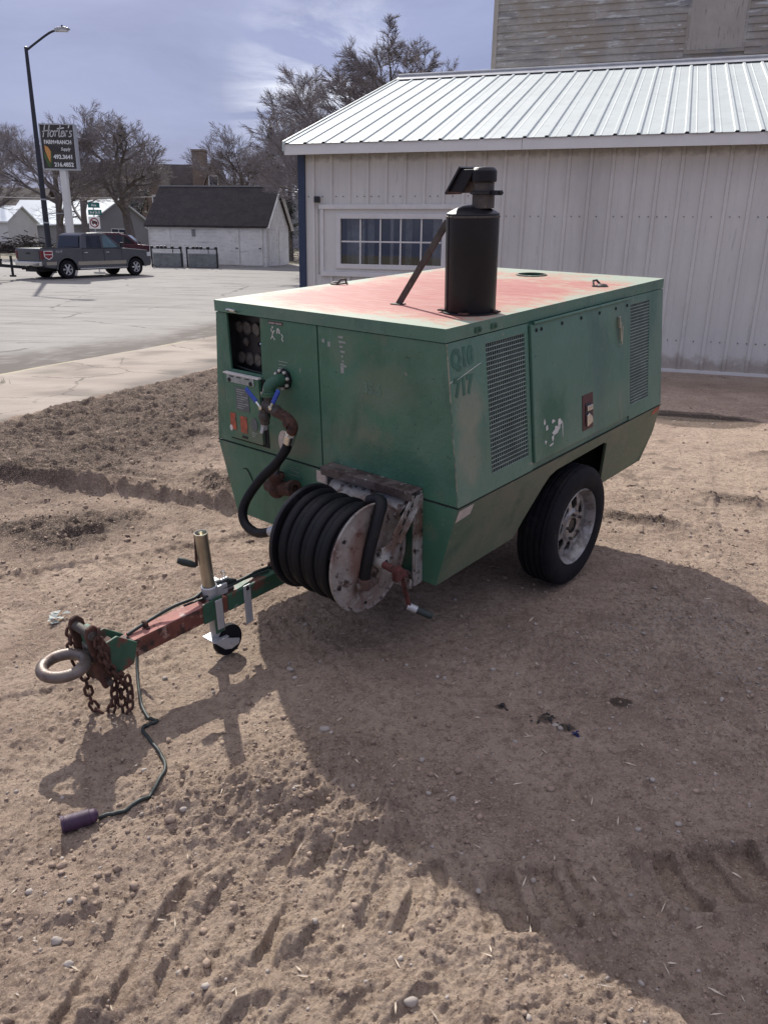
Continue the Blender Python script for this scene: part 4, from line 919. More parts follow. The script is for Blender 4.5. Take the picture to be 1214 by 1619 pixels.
# gauge recess
gp = MB(); gp.box(-.70, -.32, .085, .10, .36, .70); gp.box(-.70, -.66, .013, .084, .36, .70).box(-.34, -.32, .013, .084, .36, .70); gp.box(-.66, -.34, .013, .084, .36, .395); gpo = P(gp, 'gauge_panel', 'black')
for (u, w_, r) in ((-.635, .607, .030), (-.575, .606, .034), (-.51, .604, .034), (-.452, .602, .034), (-.637, .450, .030), (-.571, .450, .034), (-.51, .452, .034), (-.452, .452, .034), (-.592, .536, .022)):
    b = MB(); b.lathe([(r - .005, .010), (r - .004, .014), (r, .012), (r, 0)], (u, .085, w_), (0, -1, 0), 22); go = P(b, 'gauge', 'oldmetal', gpo, smooth=40)
    b = MB(); b.lathe([(.001, .008), (r - .004, .008)], (u, .085, w_), (0, -1, 0), 22); b.bar((u - .4 * r, .0755, w_ - .3 * r), (u + .5 * r, .0755, w_ + .35 * r), .003, .001, (0, 1, 0)); P(b, 'dial', 'gaugeface', gpo)
b = MB(); b.tube([(-.48, .08, .535), (-.45, .05, .545)], .005, 6).lathe([(.012, .012), (.014, 0)], (-.49, .085, .533), (0, -1, 0), 12); P(b, 'toggle_switch', 'chrome', gpo)
b = MB(); b.tube([(-.66, .05, .41), (-.52, .045, .40), (-.39, .05, .395)], .005, 6); P(b, 'wiring', 'cable', gpo)
# drop-down instrument door
b = MB(); slab_f(b, -.674, -.376, .030, .384, .0005, .004); P(b, 'door_shadow_rim', 'seam')  # dark backing sheet; its rim paints the shadow line around the door
b = MB(); b.prism([(-.662, -.0045, .382), (-.662, -.0045, .05), (-.655, -.0045, .045), (-.405, -.0045, .045), (-.400, -.0045, .05), (-.400, -.0045, .382)], (0, -.020, 0)); pd = P(b, 'instrument_door', 'green', bevel=0.003)
b = MB(); slab_f(b, -.668, -.398, .384, .392, .004, .0285); P(b, 'hinge_edge', 'white', pd, bevel=0.001)
b = MB(); slab_f(b, -.640, -.432, .345, .384, .0265, .0285); P(b, 'hinge_plate', 'lightlabel', pd)
b = MB()
for u in (-.62, -.455): b.lathe([(.001, .008), (.010, .006), (.012, 0)], (u, -.0285, .357), (0, -1, 0), 8)
for u in (-.60, -.545, -.48): b.box(u - .016, u + .016, -.0300, -.0285, .374, .379)
P(b, 'plate_screws', 'black', pd, kind='stuff')
b = MB(); slab_f(b, -.582, -.482, .205, .325, .0266, .0272); lb = P(b, 'instruction_label', 'greylabel', pd)
b = MB()
for i in range(9): slab_f(b, -.574, -.49 - .02 * ((i * 7) % 3), .312 - i * .012, .316 - i * .012, .0273, .0276)
P(b, 'print_lines', 'lightlabel', pd, kind='stuff')
for (u0, u1, w0, w1) in ((-.643, -.598, .092, .182), (-.562, -.51, .088, .175)):
    b = MB(); slab_f(b, u0, u1, w0, w1, .0266, .0272); P(b, 'warning_sticker', 'redlabel', pd)
b = MB(); b.prism([(-.474 + .022 + .024 * math.cos(t), -.0266, .147 + .035 * math.sin(t)) for t in np.linspace(0, 2 * math.pi, 15)[:-1]], (0, -.0008, 0)); P(b, 'oval_sticker', 'greylabel', pd)
b = MB()
for i in range(3): slab_f(b, -.476, -.43 - .01 * i, .100 - i * .010, .104 - i * .010, .0266, .0272)
P(b, 'print_lines', 'lightlabel', pd, kind='stuff')
b = MB(); slab_f(b, -.557, -.515, .058, .070, .0266, .030); P(b, 'latch_slot', 'black', pd, bevel=0.003)
b = MB(); b.prism([(-.640 + .012 * math.cos(t), -.0274, .098 + .017 * math.sin(t)) for t in np.linspace(0, 2 * math.pi, 10)[:-1]], (0, -.0006, 0)); P(b, 'paint_chip', 'white', pd)
# caution decal on the front
b = MB(); slab_f(b, -.325, -.222, .662, .676, .0005, .0012); P(b, 'caution_strip', 'maroon')
put_text('caution_lettering', 'DANGER  PELIGRO', .0105, 'white', tr, loc(PF(-.322, .6645, .0014)), (1, 0, 0), (0, 0, 1), sx=1.02, depth=.0004)
b = MB()
def stick(pts, w_=.004):
    for p, q in zip(pts[:-1], pts[1:]): b.bar(PF(*p, .001), PF(*q, .001), .0008, w_, (0, 1, 0)) if False else b.bar(PF(p[0], p[1], .001), PF(q[0], q[1], .001), w_, .0008, (0, 1, 0))
stick([(-.309, .64), (-.296, .622), (-.303, .605), (-.312, .592)]); stick([(-.296, .622), (-.283, .635)]); stick([(-.300, .606), (-.285, .590)]); stick([(-.300, .648), (-.293, .648)], .010)
stick([(-.267, .622), (-.262, .645), (-.252, .640), (-.250, .622)], .007); stick([(-.238, .622), (-.228, .612), (-.236, .60), (-.228, .588)], .004)
P(b, 'caution_figures', 'white', kind='stuff')
b = MB()
for i in range(3): slab_f(b, -.27, -.205 - .01 * i, .49 - i * .016, .493 - i * .016, .0005, .001)
P(b, 'worn_print', 'lightlabel', kind='stuff')
b = MB(); b.prism([(-.262 + .05 * math.cos(t) * (1.0 if math.cos(t) > 0 else .9), -.0006, .085 + .062 * math.sin(t)) for t in np.linspace(0, 2 * math.pi, 17)[:-1]], (0, -.0008, 0)); P(b, 'round_sticker', 'tape')
b = MB()
for i in range(5): slab_f(b, -.232, -.165 - .012 * (i % 2), -.035 - i * .011, -.031 - i * .011, .0005, .001)
P(b, 'worn_print', 'lightlabel', kind='stuff')
b = MB(); slab_f(b, -.045, .07, -.070, -.012, .0005, .0018); P(b, 'reflector_tape', 'tape')
b = MB(); b.prism([(eu(0) - IL * .155 + .001, .012, -.062), (eu(0) - IL * .05 + .001, .125, -.020), (eu(0) - IL * .0 + .001, .125, -.004), (eu(0) - IL * .03 + .001, .015, -.012)] if False else [(eu(-0) - IL * (w_ / HL) + .0008, v, -w_) for v, w_ in ((.006, .070), (.112, .060), (.122, .012), (.012, .014))], (.0012, 0, 0)); P(b, 'reflector_tape', 'tape')
b = MB(); b.prism([(eu(0) - IL * (w_ / HL) + .0008, v, -w_) for v, w_ in ((2.05, .050), (2.145, .045), (2.15, .008), (2.07, .012))], (.0012, 0, 0)); P(b, 'reflector_tape', 'redlabel')
b = MB(); b.tube(spline([(-.60, -.003, -.13), (-.575, -.004, -.125), (-.55, -.004, -.15), (-.53, -.003, -.19), (-.525, -.003, -.215)], 4), .003, 6); P(b, 'scar', 'seam')
b = MB()
for p, q in (((-eu(0), -.0015, 0.0005), (-.004, -.0015, .0005)), ((.004, -.0015, .0005), (eu(0), -.0015, .0005))): b.bar(p, q, .003, .0035)
for s in (-1, 1): b.bar((s * (eu(0) + .001), 0, .0005), (s * (eu(0) + .001), LN, .0005), .003, .0035)
P(b, 'belt_seam', 'peel_line' if 'peel_line' in M else 'seam')
b = MB(); b.tube([(eu(0) - .0025, .0015, .004), (eu(.685) - .0025, .0015, .684)], .003, 6); P(b, 'worn_corner_edge', 'edgewear', smooth=60)
# muffler stack
mu = MB(); mc = (.543, .41); mr = .112
mu.lathe([(mr - .004, .735), (mr, .745), (mr, 1.146), (mr - .002, 1.150), (mr - .012, 1.156), (mr - .04, 1.170), (mr - .075, 1.180), (.001, 1.184)], (mc[0], mc[1], 0), (0, 0, 1), 40); muo = P(mu, 'muffler', 'muffler', smooth=24)
b = MB(); b.lathe([(.111, .7435), (.125, .744), (.125, .749), (.111, .7495)], (mc[0], mc[1], 0), (0, 0, 1), 40); P(b, 'base_flange', 'black', muo)
b = MB(); b.tube([(mc[0] - .052, mc[1] - .0995, .752), (mc[0] - .052, mc[1] - .0995, 1.145)], .0028, 6); P(b, 'weld_bead', 'muffler', muo)
b = MB(); b.lathe([(mr - .001, 1.132), (mr + .0025, 1.135), (mr + .0025, 1.139), (mr - .001, 1.142)], (mc[0], mc[1], 0), (0, 0, 1), 40); P(b, 'end_seam', 'oldmetal', muo)
b = MB()
for a_ in (-2.5, -1.2, .2): b.box(mc[0] + .118 * math.cos(a_) - .02, mc[0] + .118 * math.cos(a_) + .02, mc[1] + .118 * math.sin(a_) - .014, mc[1] + .118 * math.sin(a_) + .014, .7495, .756)
P(b, 'mount_tabs', 'rust', muo, kind='stuff')
b = MB(); pc = (.592, .41); b.lathe([(.046, 1.17), (.046, 1.222), (.043, 1.225), (.043, 1.285)], (pc[0], pc[1], 0), (0, 0, 1), 24); P(b, 'outlet_pipe', 'oldmetal', muo, smooth=40)
b = MB(); b.lathe([(.047, 1.222), (.056, 1.224), (.056, 1.234), (.047, 1.236)], (pc[0], pc[1], 0), (0, 0, 1), 24); b.bar((pc[0] + .05, pc[1] - .01, 1.229), (pc[0] + .10, pc[1] - .03, 1.229), .022, .018); b.tube([(pc[0] + .09, pc[1] - .026, 1.229), (pc[0] + .112, pc[1] - .036, 1.229)], .007, 8); P(b, 'clamp', 'black', muo, smooth=40)
b = MB(); b.lathe([(.046, 1.268), (.052, 1.270), (.052, 1.312), (.040, 1.325), (.001, 1.328)], (pc[0], pc[1], 0), (0, 0, 1), 24)
# hood leaning off to the left with a flat flap across its mouth
ring1 = []; ring2 = []
hd = Vector((-1, -.05, -.12)).normalized()
b.prism([(pc[0] - .02, pc[1] - .045, 1.318), (pc[0] - .085, pc[1] - .045, 1.318), (pc[0] - .145, pc[1] - .045, 1.232), (pc[0] - .075, pc[1] - .045, 1.228), (pc[0] - .046, pc[1] - .045, 1.272)], (0, .09, 0)); P(b, 'rain_cap', 'muffler', muo, bevel=.004)
b = MB(); b.obox((pc[0] - .118, pc[1], 1.276), ((.06, 0, .086), (0, 1, 0), (-.086, 0, .06)), (.062, .058, .004)); P(b, 'cap_flap', 'black', muo)
b = MB(); b.bar((.137, .41, .743), (.423, .395, 1.115), .030, .012, (0, 1, 0)); b.box(.105, .165, .385, .435, .743, .748); b.bar((.416, .395, 1.085), (.445, .395, 1.125), .03, .016, (0, 1, 0)); P(b, 'brace_strap', 'oldmetal', muo, bevel=0.002)
# discharge piping with two ball valves
b = MB(); b.lathe([(.052, 0), (.052, .018), (.040, .022), (.036, .022)], (-.233, 0, .41), (0, -1, 0), 8); P(b, 'pipe_flange', 'black')
b = MB()
for k in range(8):
    a = k * math.pi / 4 + .2; b.lathe([(.001, .013), (.008, .011), (.009, 0)], (-.233 + .043 * math.cos(a), -.018, .41 + .043 * math.sin(a)), (0, -1, 0), 6)
P(b, 'flange_bolts', 'bolt', kind='stuff')
b = MB(); arc = [(-.233, -.02, .41), (-.233, -.045, .41)] + [(-.233 - .003 * i, -.045 - .045 * math.sin(t), .41 - .035 * (1 - math.cos(t))) for i, t in enumerate(np.linspace(0.2, math.pi / 2, 6))] + [(-.248, -.092, .352)]
b.tube(spline(arc, 2), .031, 16); b.lathe([(.030, -.002), (.040, .0), (.040, .020), (.034, .022)], (-.248, -.093, .342), (0, 0, 1), 16); P(b, 'discharge_elbow', 'greenbeam', smooth=40)
b = MB(); b.tube([(-.248, -.095, .35), (-.248, -.105, .27)], .022, 12); b.tube([(-.270, -.105, .300), (-.205, -.105, .285)], .027, 12); P(b, 'pipe_tee', 'oldmetal', smooth=40)
for (p, q, h0, h1) in (((-.262, -.112, .285), (-.278, -.108, .205), (-.265, -.135, .292), (-.378, -.125, .366)), ((-.215, -.108, .295), (-.165, -.106, .270), (-.195, -.135, .302), (-.142, -.125, .392))):
    b = MB(); b.tube([p, q], .024, 8).ball(((p[0] + q[0]) / 2, p[1], (p[2] + q[2]) / 2), .031); vo = P(b, 'ball_valve', 'oldmetal', smooth=30)
    b = MB(); mid = [lerp(h0[i], h1[i], .28) for i in range(3)]; b.tube([h0, mid], .007, 6); b.lathe([(.001, .008), (.012, .006), (.013, -.004)], h0, (0, -1, 0), 6); P(b, 'valve_stem', 'chrome', vo)
    b = MB(); b.bar(mid, h1, .022, .011, (0, 1, 0)); P(b, 'lever_handle', 'blue', vo, bevel=0.004)
b = MB(); b.tube([(-.278, -.108, .205), (-.285, -.106, .175)], .017, 8).tube([(-.275, -.12, .19), (-.28, -.13, .16)], .008, 6); P(b, 'drain_cock', 'galv')
b = MB(); b.tube(spline([(-.17, -.106, .275), (-.128, -.105, .262), (-.095, -.102, .240), (-.088, -.10, .215), (-.10, -.10, .19)], 4), .026, 12); b.lathe([(.031, 0), (.031, .03)], (-.118, -.104, .245), (.6, 0, -.4), 8); P(b, 'iron_pipe', 'rust', smooth=40)
b = MB(); b.tube([(-.098, -.10, .192), (-.106, -.10, .176)], .027, 6).tube([(-.106, -.10, .178), (-.124, -.10, .136)], .028, 14); P(b, 'hose_ferrule', 'chrome', smooth=40)
hp_ = [(-.122, -.1, .142), (-.13, -.1, .125), (-.147, -.11, .086), (-.197, -.13, .016), (-.263, -.16, -.056), (-.318, -.19, -.134), (-.343, -.22, -.199), (-.341, -.24, -.254), (-.305, -.25, -.296), (-.223, -.26, -.307), (-.139, -.27, -.280), (-.073, -.27, -.250)]
b = MB(); b.tube(spline(hp_, 6), .0235, 14); P(b, 'jumper_hose', 'hose', smooth=60)
b = MB(); b.tube([(-.10, -.27, -.264), (-.04, -.27, -.236), (.02, -.27, -.21)], .026, 12); P(b, 'hose_ferrule', 'galv', smooth=40)
# rusty drain tee on the tub
b = MB(); b.tube([(-.282, -.055, -.165), (-.282, -.055, -.075)], .036, 14).lathe([(.044, 0), (.044, .022), (.040, .026)], (-.282, -.055, -.095), (0, 0, 1), 14)
b.ball((-.282, -.055, -.155), .047, 14).tube([(-.375, -.03, -.165), (-.282, -.055, -.155), (-.165, -.045, -.125)], [.03, .034, .036], 14).lathe([(.043, 0), (.045, .03), (.02, .034)], (-.185, -.048, -.130), (1, 0, .2), 14)
b.tube([(-.282, .0, -.155), (-.282, -.055, -.155)], .03, 12); P(b, 'drain_tee', 'rust', smooth=45)
b = MB(); b.tube([(-.278, -.052, -.075), (-.272, -.05, -.045), (-.262, -.045, -.028)], [.016, .010, .006], 8); P(b, 'drain_plug', 'oldmetal', smooth=45)

# hose reel
RC = Vector((0, -.27, -.205))
rf = MB()
def fbox(u0, u1, v0, v1, w0, w1): rf.box(u0, u1, v0, v1, w0, w1)
fbox(.066, .606, -.008, -.002, -.005, .045);
fbox(.592, .606, -.055, -.002, -.41, .019); fbox(.606, .612, -.05, -.002, -.40, .03); fbox(.066, .080, -.055, -.002, -.41, .019)
fbox(.44, .606, -.085, -.07, -.412, -.368); fbox(.081, .591, -.03, -.002, -.41, -.37)
rfo = P(rf, 'hose_reel', 'reelframe', bevel=0.003)
b = MB(); b.box(.064, .608, -.078, -.002, .0455, .054).box(.064, .608, -.081, -.0755, .012, .0535); P(b, 'top_channel', 'reeltop', rfo, bevel=0.003)
b = MB(); b.prism([(.10, -.02, .015), (.575, -.02, .015), (.555, -.105, -.060), (.115, -.105, -.060)], (0, .006, .006)); P(b, 'guard_plate', 'reelframe', rfo)
def dish(u, s):
    m_ = MB(); m_.lathe([(.03, .030), (.085, .030), (.10, .024), (.165, .010), (.185, .014), (.215, .004), (.232, .004), (.240, .012), (.244, .010), (.244, .002), (.238, -.003), (.21, -.003), (.10, .012), (.03, .016)], RC + Vector((u, 0, 0)), (s, 0, 0), 56); return m_
P(dish(.175, -1), 'flange', 'black', rfo, smooth=35); P(dish(.525, 1), 'flange', 'reel', rfo, smooth=35)
b = MB()
for k in range(6):
    a = k * math.pi / 3 + .35; b.lathe([(.001, .003), (.008, .003), (.008, 0)], RC + Vector((.5345, .205 * math.cos(a), .205 * math.sin(a))), (1, 0, 0), 8)
P(b, 'flange_holes', 'seam', rfo, kind='stuff')
b = MB(); b.tube([RC + Vector((.18, 0, 0)), RC + Vector((.518, 0, 0))], .15, 24); P(b, 'drum', 'seam', rfo, smooth=40)
b = MB(); turns = 7.3; pts = []; rs = random.Random(2)
nseg = int(turns * 40)
for i in range(nseg + 1):
    t = i / nseg; a = t * turns * 2 * math.pi + 1.0
    rr = .197 + .012 * math.sin(3.1 * t * turns + 1) * .6 + .005 * math.sin(a * 2.0); pts.append(RC + Vector((.203 + .298 * t + .004 * math.sin(a + 1), rr * math.cos(a), rr * math.sin(a))))
b.tube(pts, .0238, 12); P(b, 'hose_coil', 'hose', rfo, smooth=60)
b = MB(); pts = []
for i in range(int(5 * 32) + 1):
    t = i / (5 * 32); a = -t * 5 * 2 * math.pi + .4; pts.append(RC + Vector((.225 + .25 * t, .165 * math.cos(a), .165 * math.sin(a))))
b.tube(pts, .024, 8); P(b, 'hose_coil', 'hose', rfo, smooth=60)
b = MB(); b.tube(spline([(.47, -.20, .018), (.52, -.195, .036), (.555, -.215, .030), (.568, -.255, -.015), (.572, -.29, -.08), (.570, -.325, -.17), (.565, -.337, -.235), (.562, -.338, -.275)], 6), .026, 12); P(b, 'hose_tail', 'hose', rfo, smooth=60)
b = MB(); b.tube([(.560, -.338, -.262), (.556, -.338, -.305)], .031, 10).tube([(.566, -.338, -.30), (.545, -.275, -.305)], .028, 10).tube([(.545, -.375, -.30), (.57, -.29, -.30)], .02, 10); P(b, 'swivel_fitting', 'reel', rfo, smooth=40)
b = MB(); A0, A1, A2 = Vector((.592, -.03, .01)), Vector((.600, -.175, -.125)), Vector((.600, -.262, -.205))
b.bar(A0, A1, .062, .007, (1, 0, 0)) ; b.bar(A0 + Vector((.012, 0, -.022)), A1 + Vector((.012, 0, -.022)), .008, .030, (1, 0, 0)); b.bar(A1, A2 + Vector((0, .03, .02)), .050, .007, (1, 0, 0)); b.bar((.600, -.245, -.14), (.600, -.245, -.245), .05, .008, (1, 0, 0)); P(b, 'reel_arm', 'reelframe', rfo, bevel=0.003)
b = MB()
for (t, dw) in ((.2, .006), (.42, .006), (.64, .006), (.80, -.012)):
    c_ = A0.lerp(A1, t) + Vector((.0035, 0, dw)); b.obox(c_, ((1, 0, 0), A1 - A0, (A1 - A0).cross(Vector((1, 0, 0)))), (.001, .014, .006))
P(b, 'arm_slots', 'seam', rfo, kind='stuff')
b = MB(); b.lathe([(.02, .0), (.034, 0), (.036, .03), (.030, .055), (.012, .06)], RC + Vector((.555, .01, .0)), (1, 0, 0), 18); P(b, 'bearing', 'reelframe', rfo, smooth=40)
b = MB(); b.tube([RC + Vector((.56, 0, 0)), RC + Vector((.655, 0, -.012))], .016, 12); b.obox((.648, -.225, -.265), ((1, 0, 0), (0, 1, 0), (0, 0, 1)), (.014, .02, .03)); b.bar((.645, -.27, -.22), (.652, -.165, -.285), .022, .028); b.bar((.652, -.20, -.272), (.658, -.155, -.455), .010, .024, (1, 0, 0)); cr = P(b, 'crank_arm', 'redcrank', rfo, bevel=0.003)
b = MB(); b.tube([(.652, -.158, -.447), (.690, -.140, -.462)], .017, 12); P(b, 'crank_grip', 'galv', rfo, smooth=40)
b = MB(); b.tube([(.690, -.140, -.462), (.745, -.112, -.484)], .0165, 12).tube([(.745, -.112, -.484), (.752, -.108, -.487)], .011, 12); P(b, 'crank_grip', 'cable', rfo, smooth=40)

# drawbar
db = MB(); db.box(-.04, .04, -.66, .6, -.475, -.395); P(db, 'drawbar', 'greenbeam', bevel=0.006)
b = MB(); b.box(-.0395, .0395, -1.16, -.6605, -.4745, -.3955); P(b, 'drawbar_nose', ['rustbeam'], bevel=0.006)
b = MB(); b.box(-.0375, .0375, -1.13, -.67, -.3953, -.3945); P(b, 'faded_beam_top', 'beamtop')
b = MB(); b.prism([(.0405, -1.125, -.40), (.0405, -1.205, -.335), (.0405, -1.30, -.35), (.0405, -1.30, -.50), (.0405, -1.225, -.50), (.0405, -1.15, -.485)], (.012, 0, 0)); P(b, 'cheek_plate', 'greenbeam', bevel=0.003)
b = MB(); b.prism([(-.0405, -1.125, -.40), (-.0405, -1.205, -.335), (-.0405, -1.30, -.35), (-.0405, -1.30, -.50), (-.0405, -1.225, -.50), (-.0405, -1.15, -.485)], (-.012, 0, 0)); P(b, 'cheek_plate', 'greenbeam', bevel=0.003)
b = MB(); b.box(-.04, .04, -1.30, -1.205, -.50, -.36); P(b, 'nose_block', 'rust', bevel=0.004)
b = MB(); b.obox((0, -1.285, -.33), ((1, 0, 0), (0, 1, .1), (0, -.1, 1)), (.034, .02, .055)); P(b, 'coupler_block', 'greenbeam', bevel=0.006)
for u in (-.058, .058):
    b = MB(); pf = [(-1.268, -.31), (-1.274, -.262), (-1.297, -.236), (-1.325, -.245), (-1.334, -.28), (-1.322, -.36), (-1.312, -.47), (-1.295, -.525), (-1.268, -.52), (-1.255, -.47), (-1.245, -.36)]
    b.prism([(u - .009, v, w_) for v, w_ in pf], (.018, 0, 0)); P(b, 'coupler_lug', 'rust', bevel=0.005)
for p_, q_, r_ in (((-.075, -1.31, -.275), (.075, -1.31, -.275), .018), ((-.075, -1.275, -.50), (.075, -1.275, -.50), .014)):
    b = MB(); b.tube([p_, q_], r_, 12); P(b, 'coupler_pin', 'oldmetal', smooth=40)
b = MB(); rc = Vector((0, -1.405, -.385)); b.tube([rc + Vector((.078 * math.cos(t), .078 * math.sin(t), 0)) for t in np.linspace(0, 2 * math.pi, 41)[:-1]], .0225, 16, closed=True); b.tube([(0, -1.335, -.387), (0, -1.29, -.40)], [.026, .034], 14); P(b, 'tow_ring', 'ring', smooth=60)
# safety chains: separate links
def chain(path, per, parent):
    pts = spline(path, 14); d = [0]
    for p, q in zip(pts[:-1], pts[1:]): d.append(d[-1] + (q - p).length)
    nl = int(d[-1] / per); out_ = []
    for i in range(nl):
        s = (i + .5) * per; j = max(k for k in range(len(d)) if d[k] <= s); j = min(j, len(pts) - 2)
        t = (s - d[j]) / max(1e-6, d[j + 1] - d[j]); c_ = pts[j].lerp(pts[j + 1], t); T_ = (pts[min(j + 2, len(pts) - 1)] - pts[max(j - 1, 0)]).normalized()
        u = T_.cross(Vector((0, 1, .2))).normalized(); w_ = T_.cross(u); ang = (i % 2) * math.pi / 2 + .35; side = u * math.cos(ang) + w_ * math.sin(ang)
        hl, hw = per * .5 + .0045, .0140; loop = []
        for k in range(14):
            a = 2 * math.pi * k / 14; x = math.cos(a); y = math.sin(a); loop.append(c_ + T_ * (x * hw + math.copysign(max(hl - hw, 0), x) if abs(x) > .05 else 0) + side * (y * hw))
        b = MB(); b.tube(loop, .0062, 6, closed=True); P(b, 'chain_link', 'rust', parent, smooth=60)
sc1 = MB(); sc1.tube([(-.06, -1.29, -.505), (-.03, -1.28, -.515)], .012, 8); c1 = P(sc1, 'safety_chain', 'rust')
chain([(-.078, -1.30, -.262), (-.082, -1.325, -.33), (-.080, -1.325, -.42), (-.060, -1.31, -.50), (-.048, -1.31, -.57), (-.035, -1.31, -.63), (-.005, -1.30, -.660), (.03, -1.285, -.664), (.045, -1.265, -.62), (.045, -1.25, -.56), (.045, -1.245, -.50)], .034, c1)
sc2 = MB(); sc2.tube([(.05, -1.22, -.49), (.065, -1.215, -.505)], .012, 8); c2_ = P(sc2, 'safety_chain', 'rust')
chain([(.076, -1.285, -.255), (.086, -1.30, -.32), (.086, -1.285, -.40), (.080, -1.25, -.47), (.062, -1.225, -.52), (.052, -1.228, -.58), (.055, -1.235, -.635), (.065, -1.238, -.662), (.085, -1.228, -.66), (.088, -1.212, -.60), (.078, -1.205, -.54), (.07, -1.205, -.49)], .034, c2_)
# parking jack
jk = MB(); J0 = Vector((-.012, -.705, -.60)); J1 = Vector((.0, -.735, -.075)); jd = (J1 - J0).normalized()
for (r0, r1, a, c_) in ((.0275, .0245, .27, 1.0),):
    jk.lathe([(r0 - .005, J0.lerp(J1, .45).z * 0 + .245), (r0, .245), (r0, .515), (r0 + .0015, .518), (r0 + .0015, .526), (r0 - .0015, .527), (r0 - .0045, .522), (r0 - .005, .38)], J0, jd, 24)
jko = P(jk, 'parking_jack', 'zinc', smooth=40)
b = MB(); b.lathe([(.024, -.03), (.026, .245)], J0, jd, 18); P(b, 'lower_tube', 'galv', jko, smooth=40)
b = MB(); b.lathe([(.033, .205), (.036, .210), (.036, .265), (.030, .268)], J0, jd, 20); b.box(-.075, .02, -.70, -.64, -.394, -.345); b.prism([(-.01, -.66, -.394), (-.01, -.59, -.394), (-.01, -.62, -.33), (-.01, -.66, -.33)], (.012, 0, 0)); P(b, 'jack_bracket', 'galv', jko, bevel=0.003)
b = MB(); b.tube([Vector((-.02, -.63, -.318)) + Vector((.014 * math.cos(t), 0, .014 * math.sin(t))) for t in np.linspace(0, 6.28, 13)[:-1]], .003, 6, closed=True); P(b, 'pin_ring', 'chrome', jko)
b = MB(); b.box(.0405, .048, -.745, -.695, -.55, -.372).box(.0405, .048, -.80, -.745, -.475, -.38).box(-.05, .0404, -.745, -.695, -.394, -.386); P(b, 'clamp_plate', 'greenbeam', jko, bevel=0.002)
b = MB(); b.box(.0482, .055, -.738, -.702, -.53, -.385); P(b, 'clamp_bar', 'galv', jko, bevel=0.002)
b = MB(); b.bar(J1 + Vector((-.033, -.005, -.015)), J1 + Vector((-.036, -.015, -.165)), .014, .006, (1, 0, 0)); b.tube([J1 + Vector((-.02, 0, -.02)), J1 + Vector((-.036, -.004, -.02))], .008, 8); P(b, 'crank_arm', 'rust', jko, bevel=0.002)
b = MB(); g0_ = J1 + Vector((-.036, -.016, -.16)); g1_ = g0_ + Vector((-.045, -.06, .035)); b.tube([g0_, g0_.lerp(g1_, .25), g0_.lerp(g1_, .7), g1_], [.010, .015, .017, .013], 12); P(b, 'crank_grip', 'cable', jko, smooth=60)
b = MB(); b.box(-.05, .04, -.755, -.675, -.60, -.594)
for u in (-.045, .035): b.prism([(u - .003, -.75, -.60), (u - .003, -.69, -.60), (u - .003, -.615, -.635), (u - .003, -.62, -.66), (u - .003, -.665, -.668), (u - .003, -.70, -.655)], (.006, 0, 0))
P(b, 'caster_yoke', 'galv', jko, bevel=0.002)
b = MB(); wc = Vector((-.027, -.655, -.637)); b.lathe([(.02, -.001), (.045, .0), (.066, .004), (.0745, .014), (.0745, .036), (.066, .046), (.045, .050), (.02, .051)], wc, (1, 0, 0), 28); P(b, 'caster_wheel', 'tire', jko, smooth=40)
b = MB(); b.tube([wc + Vector((-.02, 0, 0)), wc + Vector((.072, 0, 0))], .010, 10); P(b, 'caster_axle', 'galv', jko)
# strap bracket hanging on the beam, spare clips
b = MB(); b.box(.0405, .046, -.575, -.535, -.58, -.385).box(.0461, .050, -.568, -.562, -.575, -.39).box(.0461, .050, -.548, -.542, -.575, -.39); P(b, 'hanging_bracket', 'galv', bevel=0.002)
b = MB(); b.lathe([(.001, .006), (.010, .005), (.012, 0)], (.046, -.555, -.40), (1, 0, 0), 8); P(b, 'bracket_bolt', 'black')
# harness along the beam and the trailer plug lead
b = MB(); b.tube(spline([(-.01, -1.13, -.388), (-.015, -1.05, -.378), (-.02, -.98, -.372), (-.005, -.90, -.355), (-.01, -.80, -.365), (-.02, -.74, -.36), (0, -.66, -.362), (.005, -.56, -.372), (-.01, -.45, -.378), (0, -.3, -.384), (.0, -.05, -.386)], 5), .0075, 8); b.tube(spline([(.0, -.86, -.372), (.012, -.76, -.37), (.015, -.68, -.365), (.016, -.60, -.37), (.0, -.52, -.38), (.012, -.4, -.385)], 5), .005, 6)
b.tube(spline([(-.01, -.74, -.36), (-.015, -.69, -.35), (-.005, -.63, -.352), (.0, -.58, -.366)], 5), [.008 + .010 * math.sin(math.pi * i / 15) for i in range(16)], 10); P(b, 'wiring_harness', 'cable', smooth=60)
for v in (-1.045, -.765, -.36):
    b = MB(); b.lathe([(.008, -.010), (.017, -.006), (.017, .006), (.008, .010)], (-.012, v, -.380), (0, 1, 0), 12); b.tube([(.005, v, -.394), (.005, v, -.386)], .010, 6); P(b, 'cable_clip', 'rust', smooth=50)
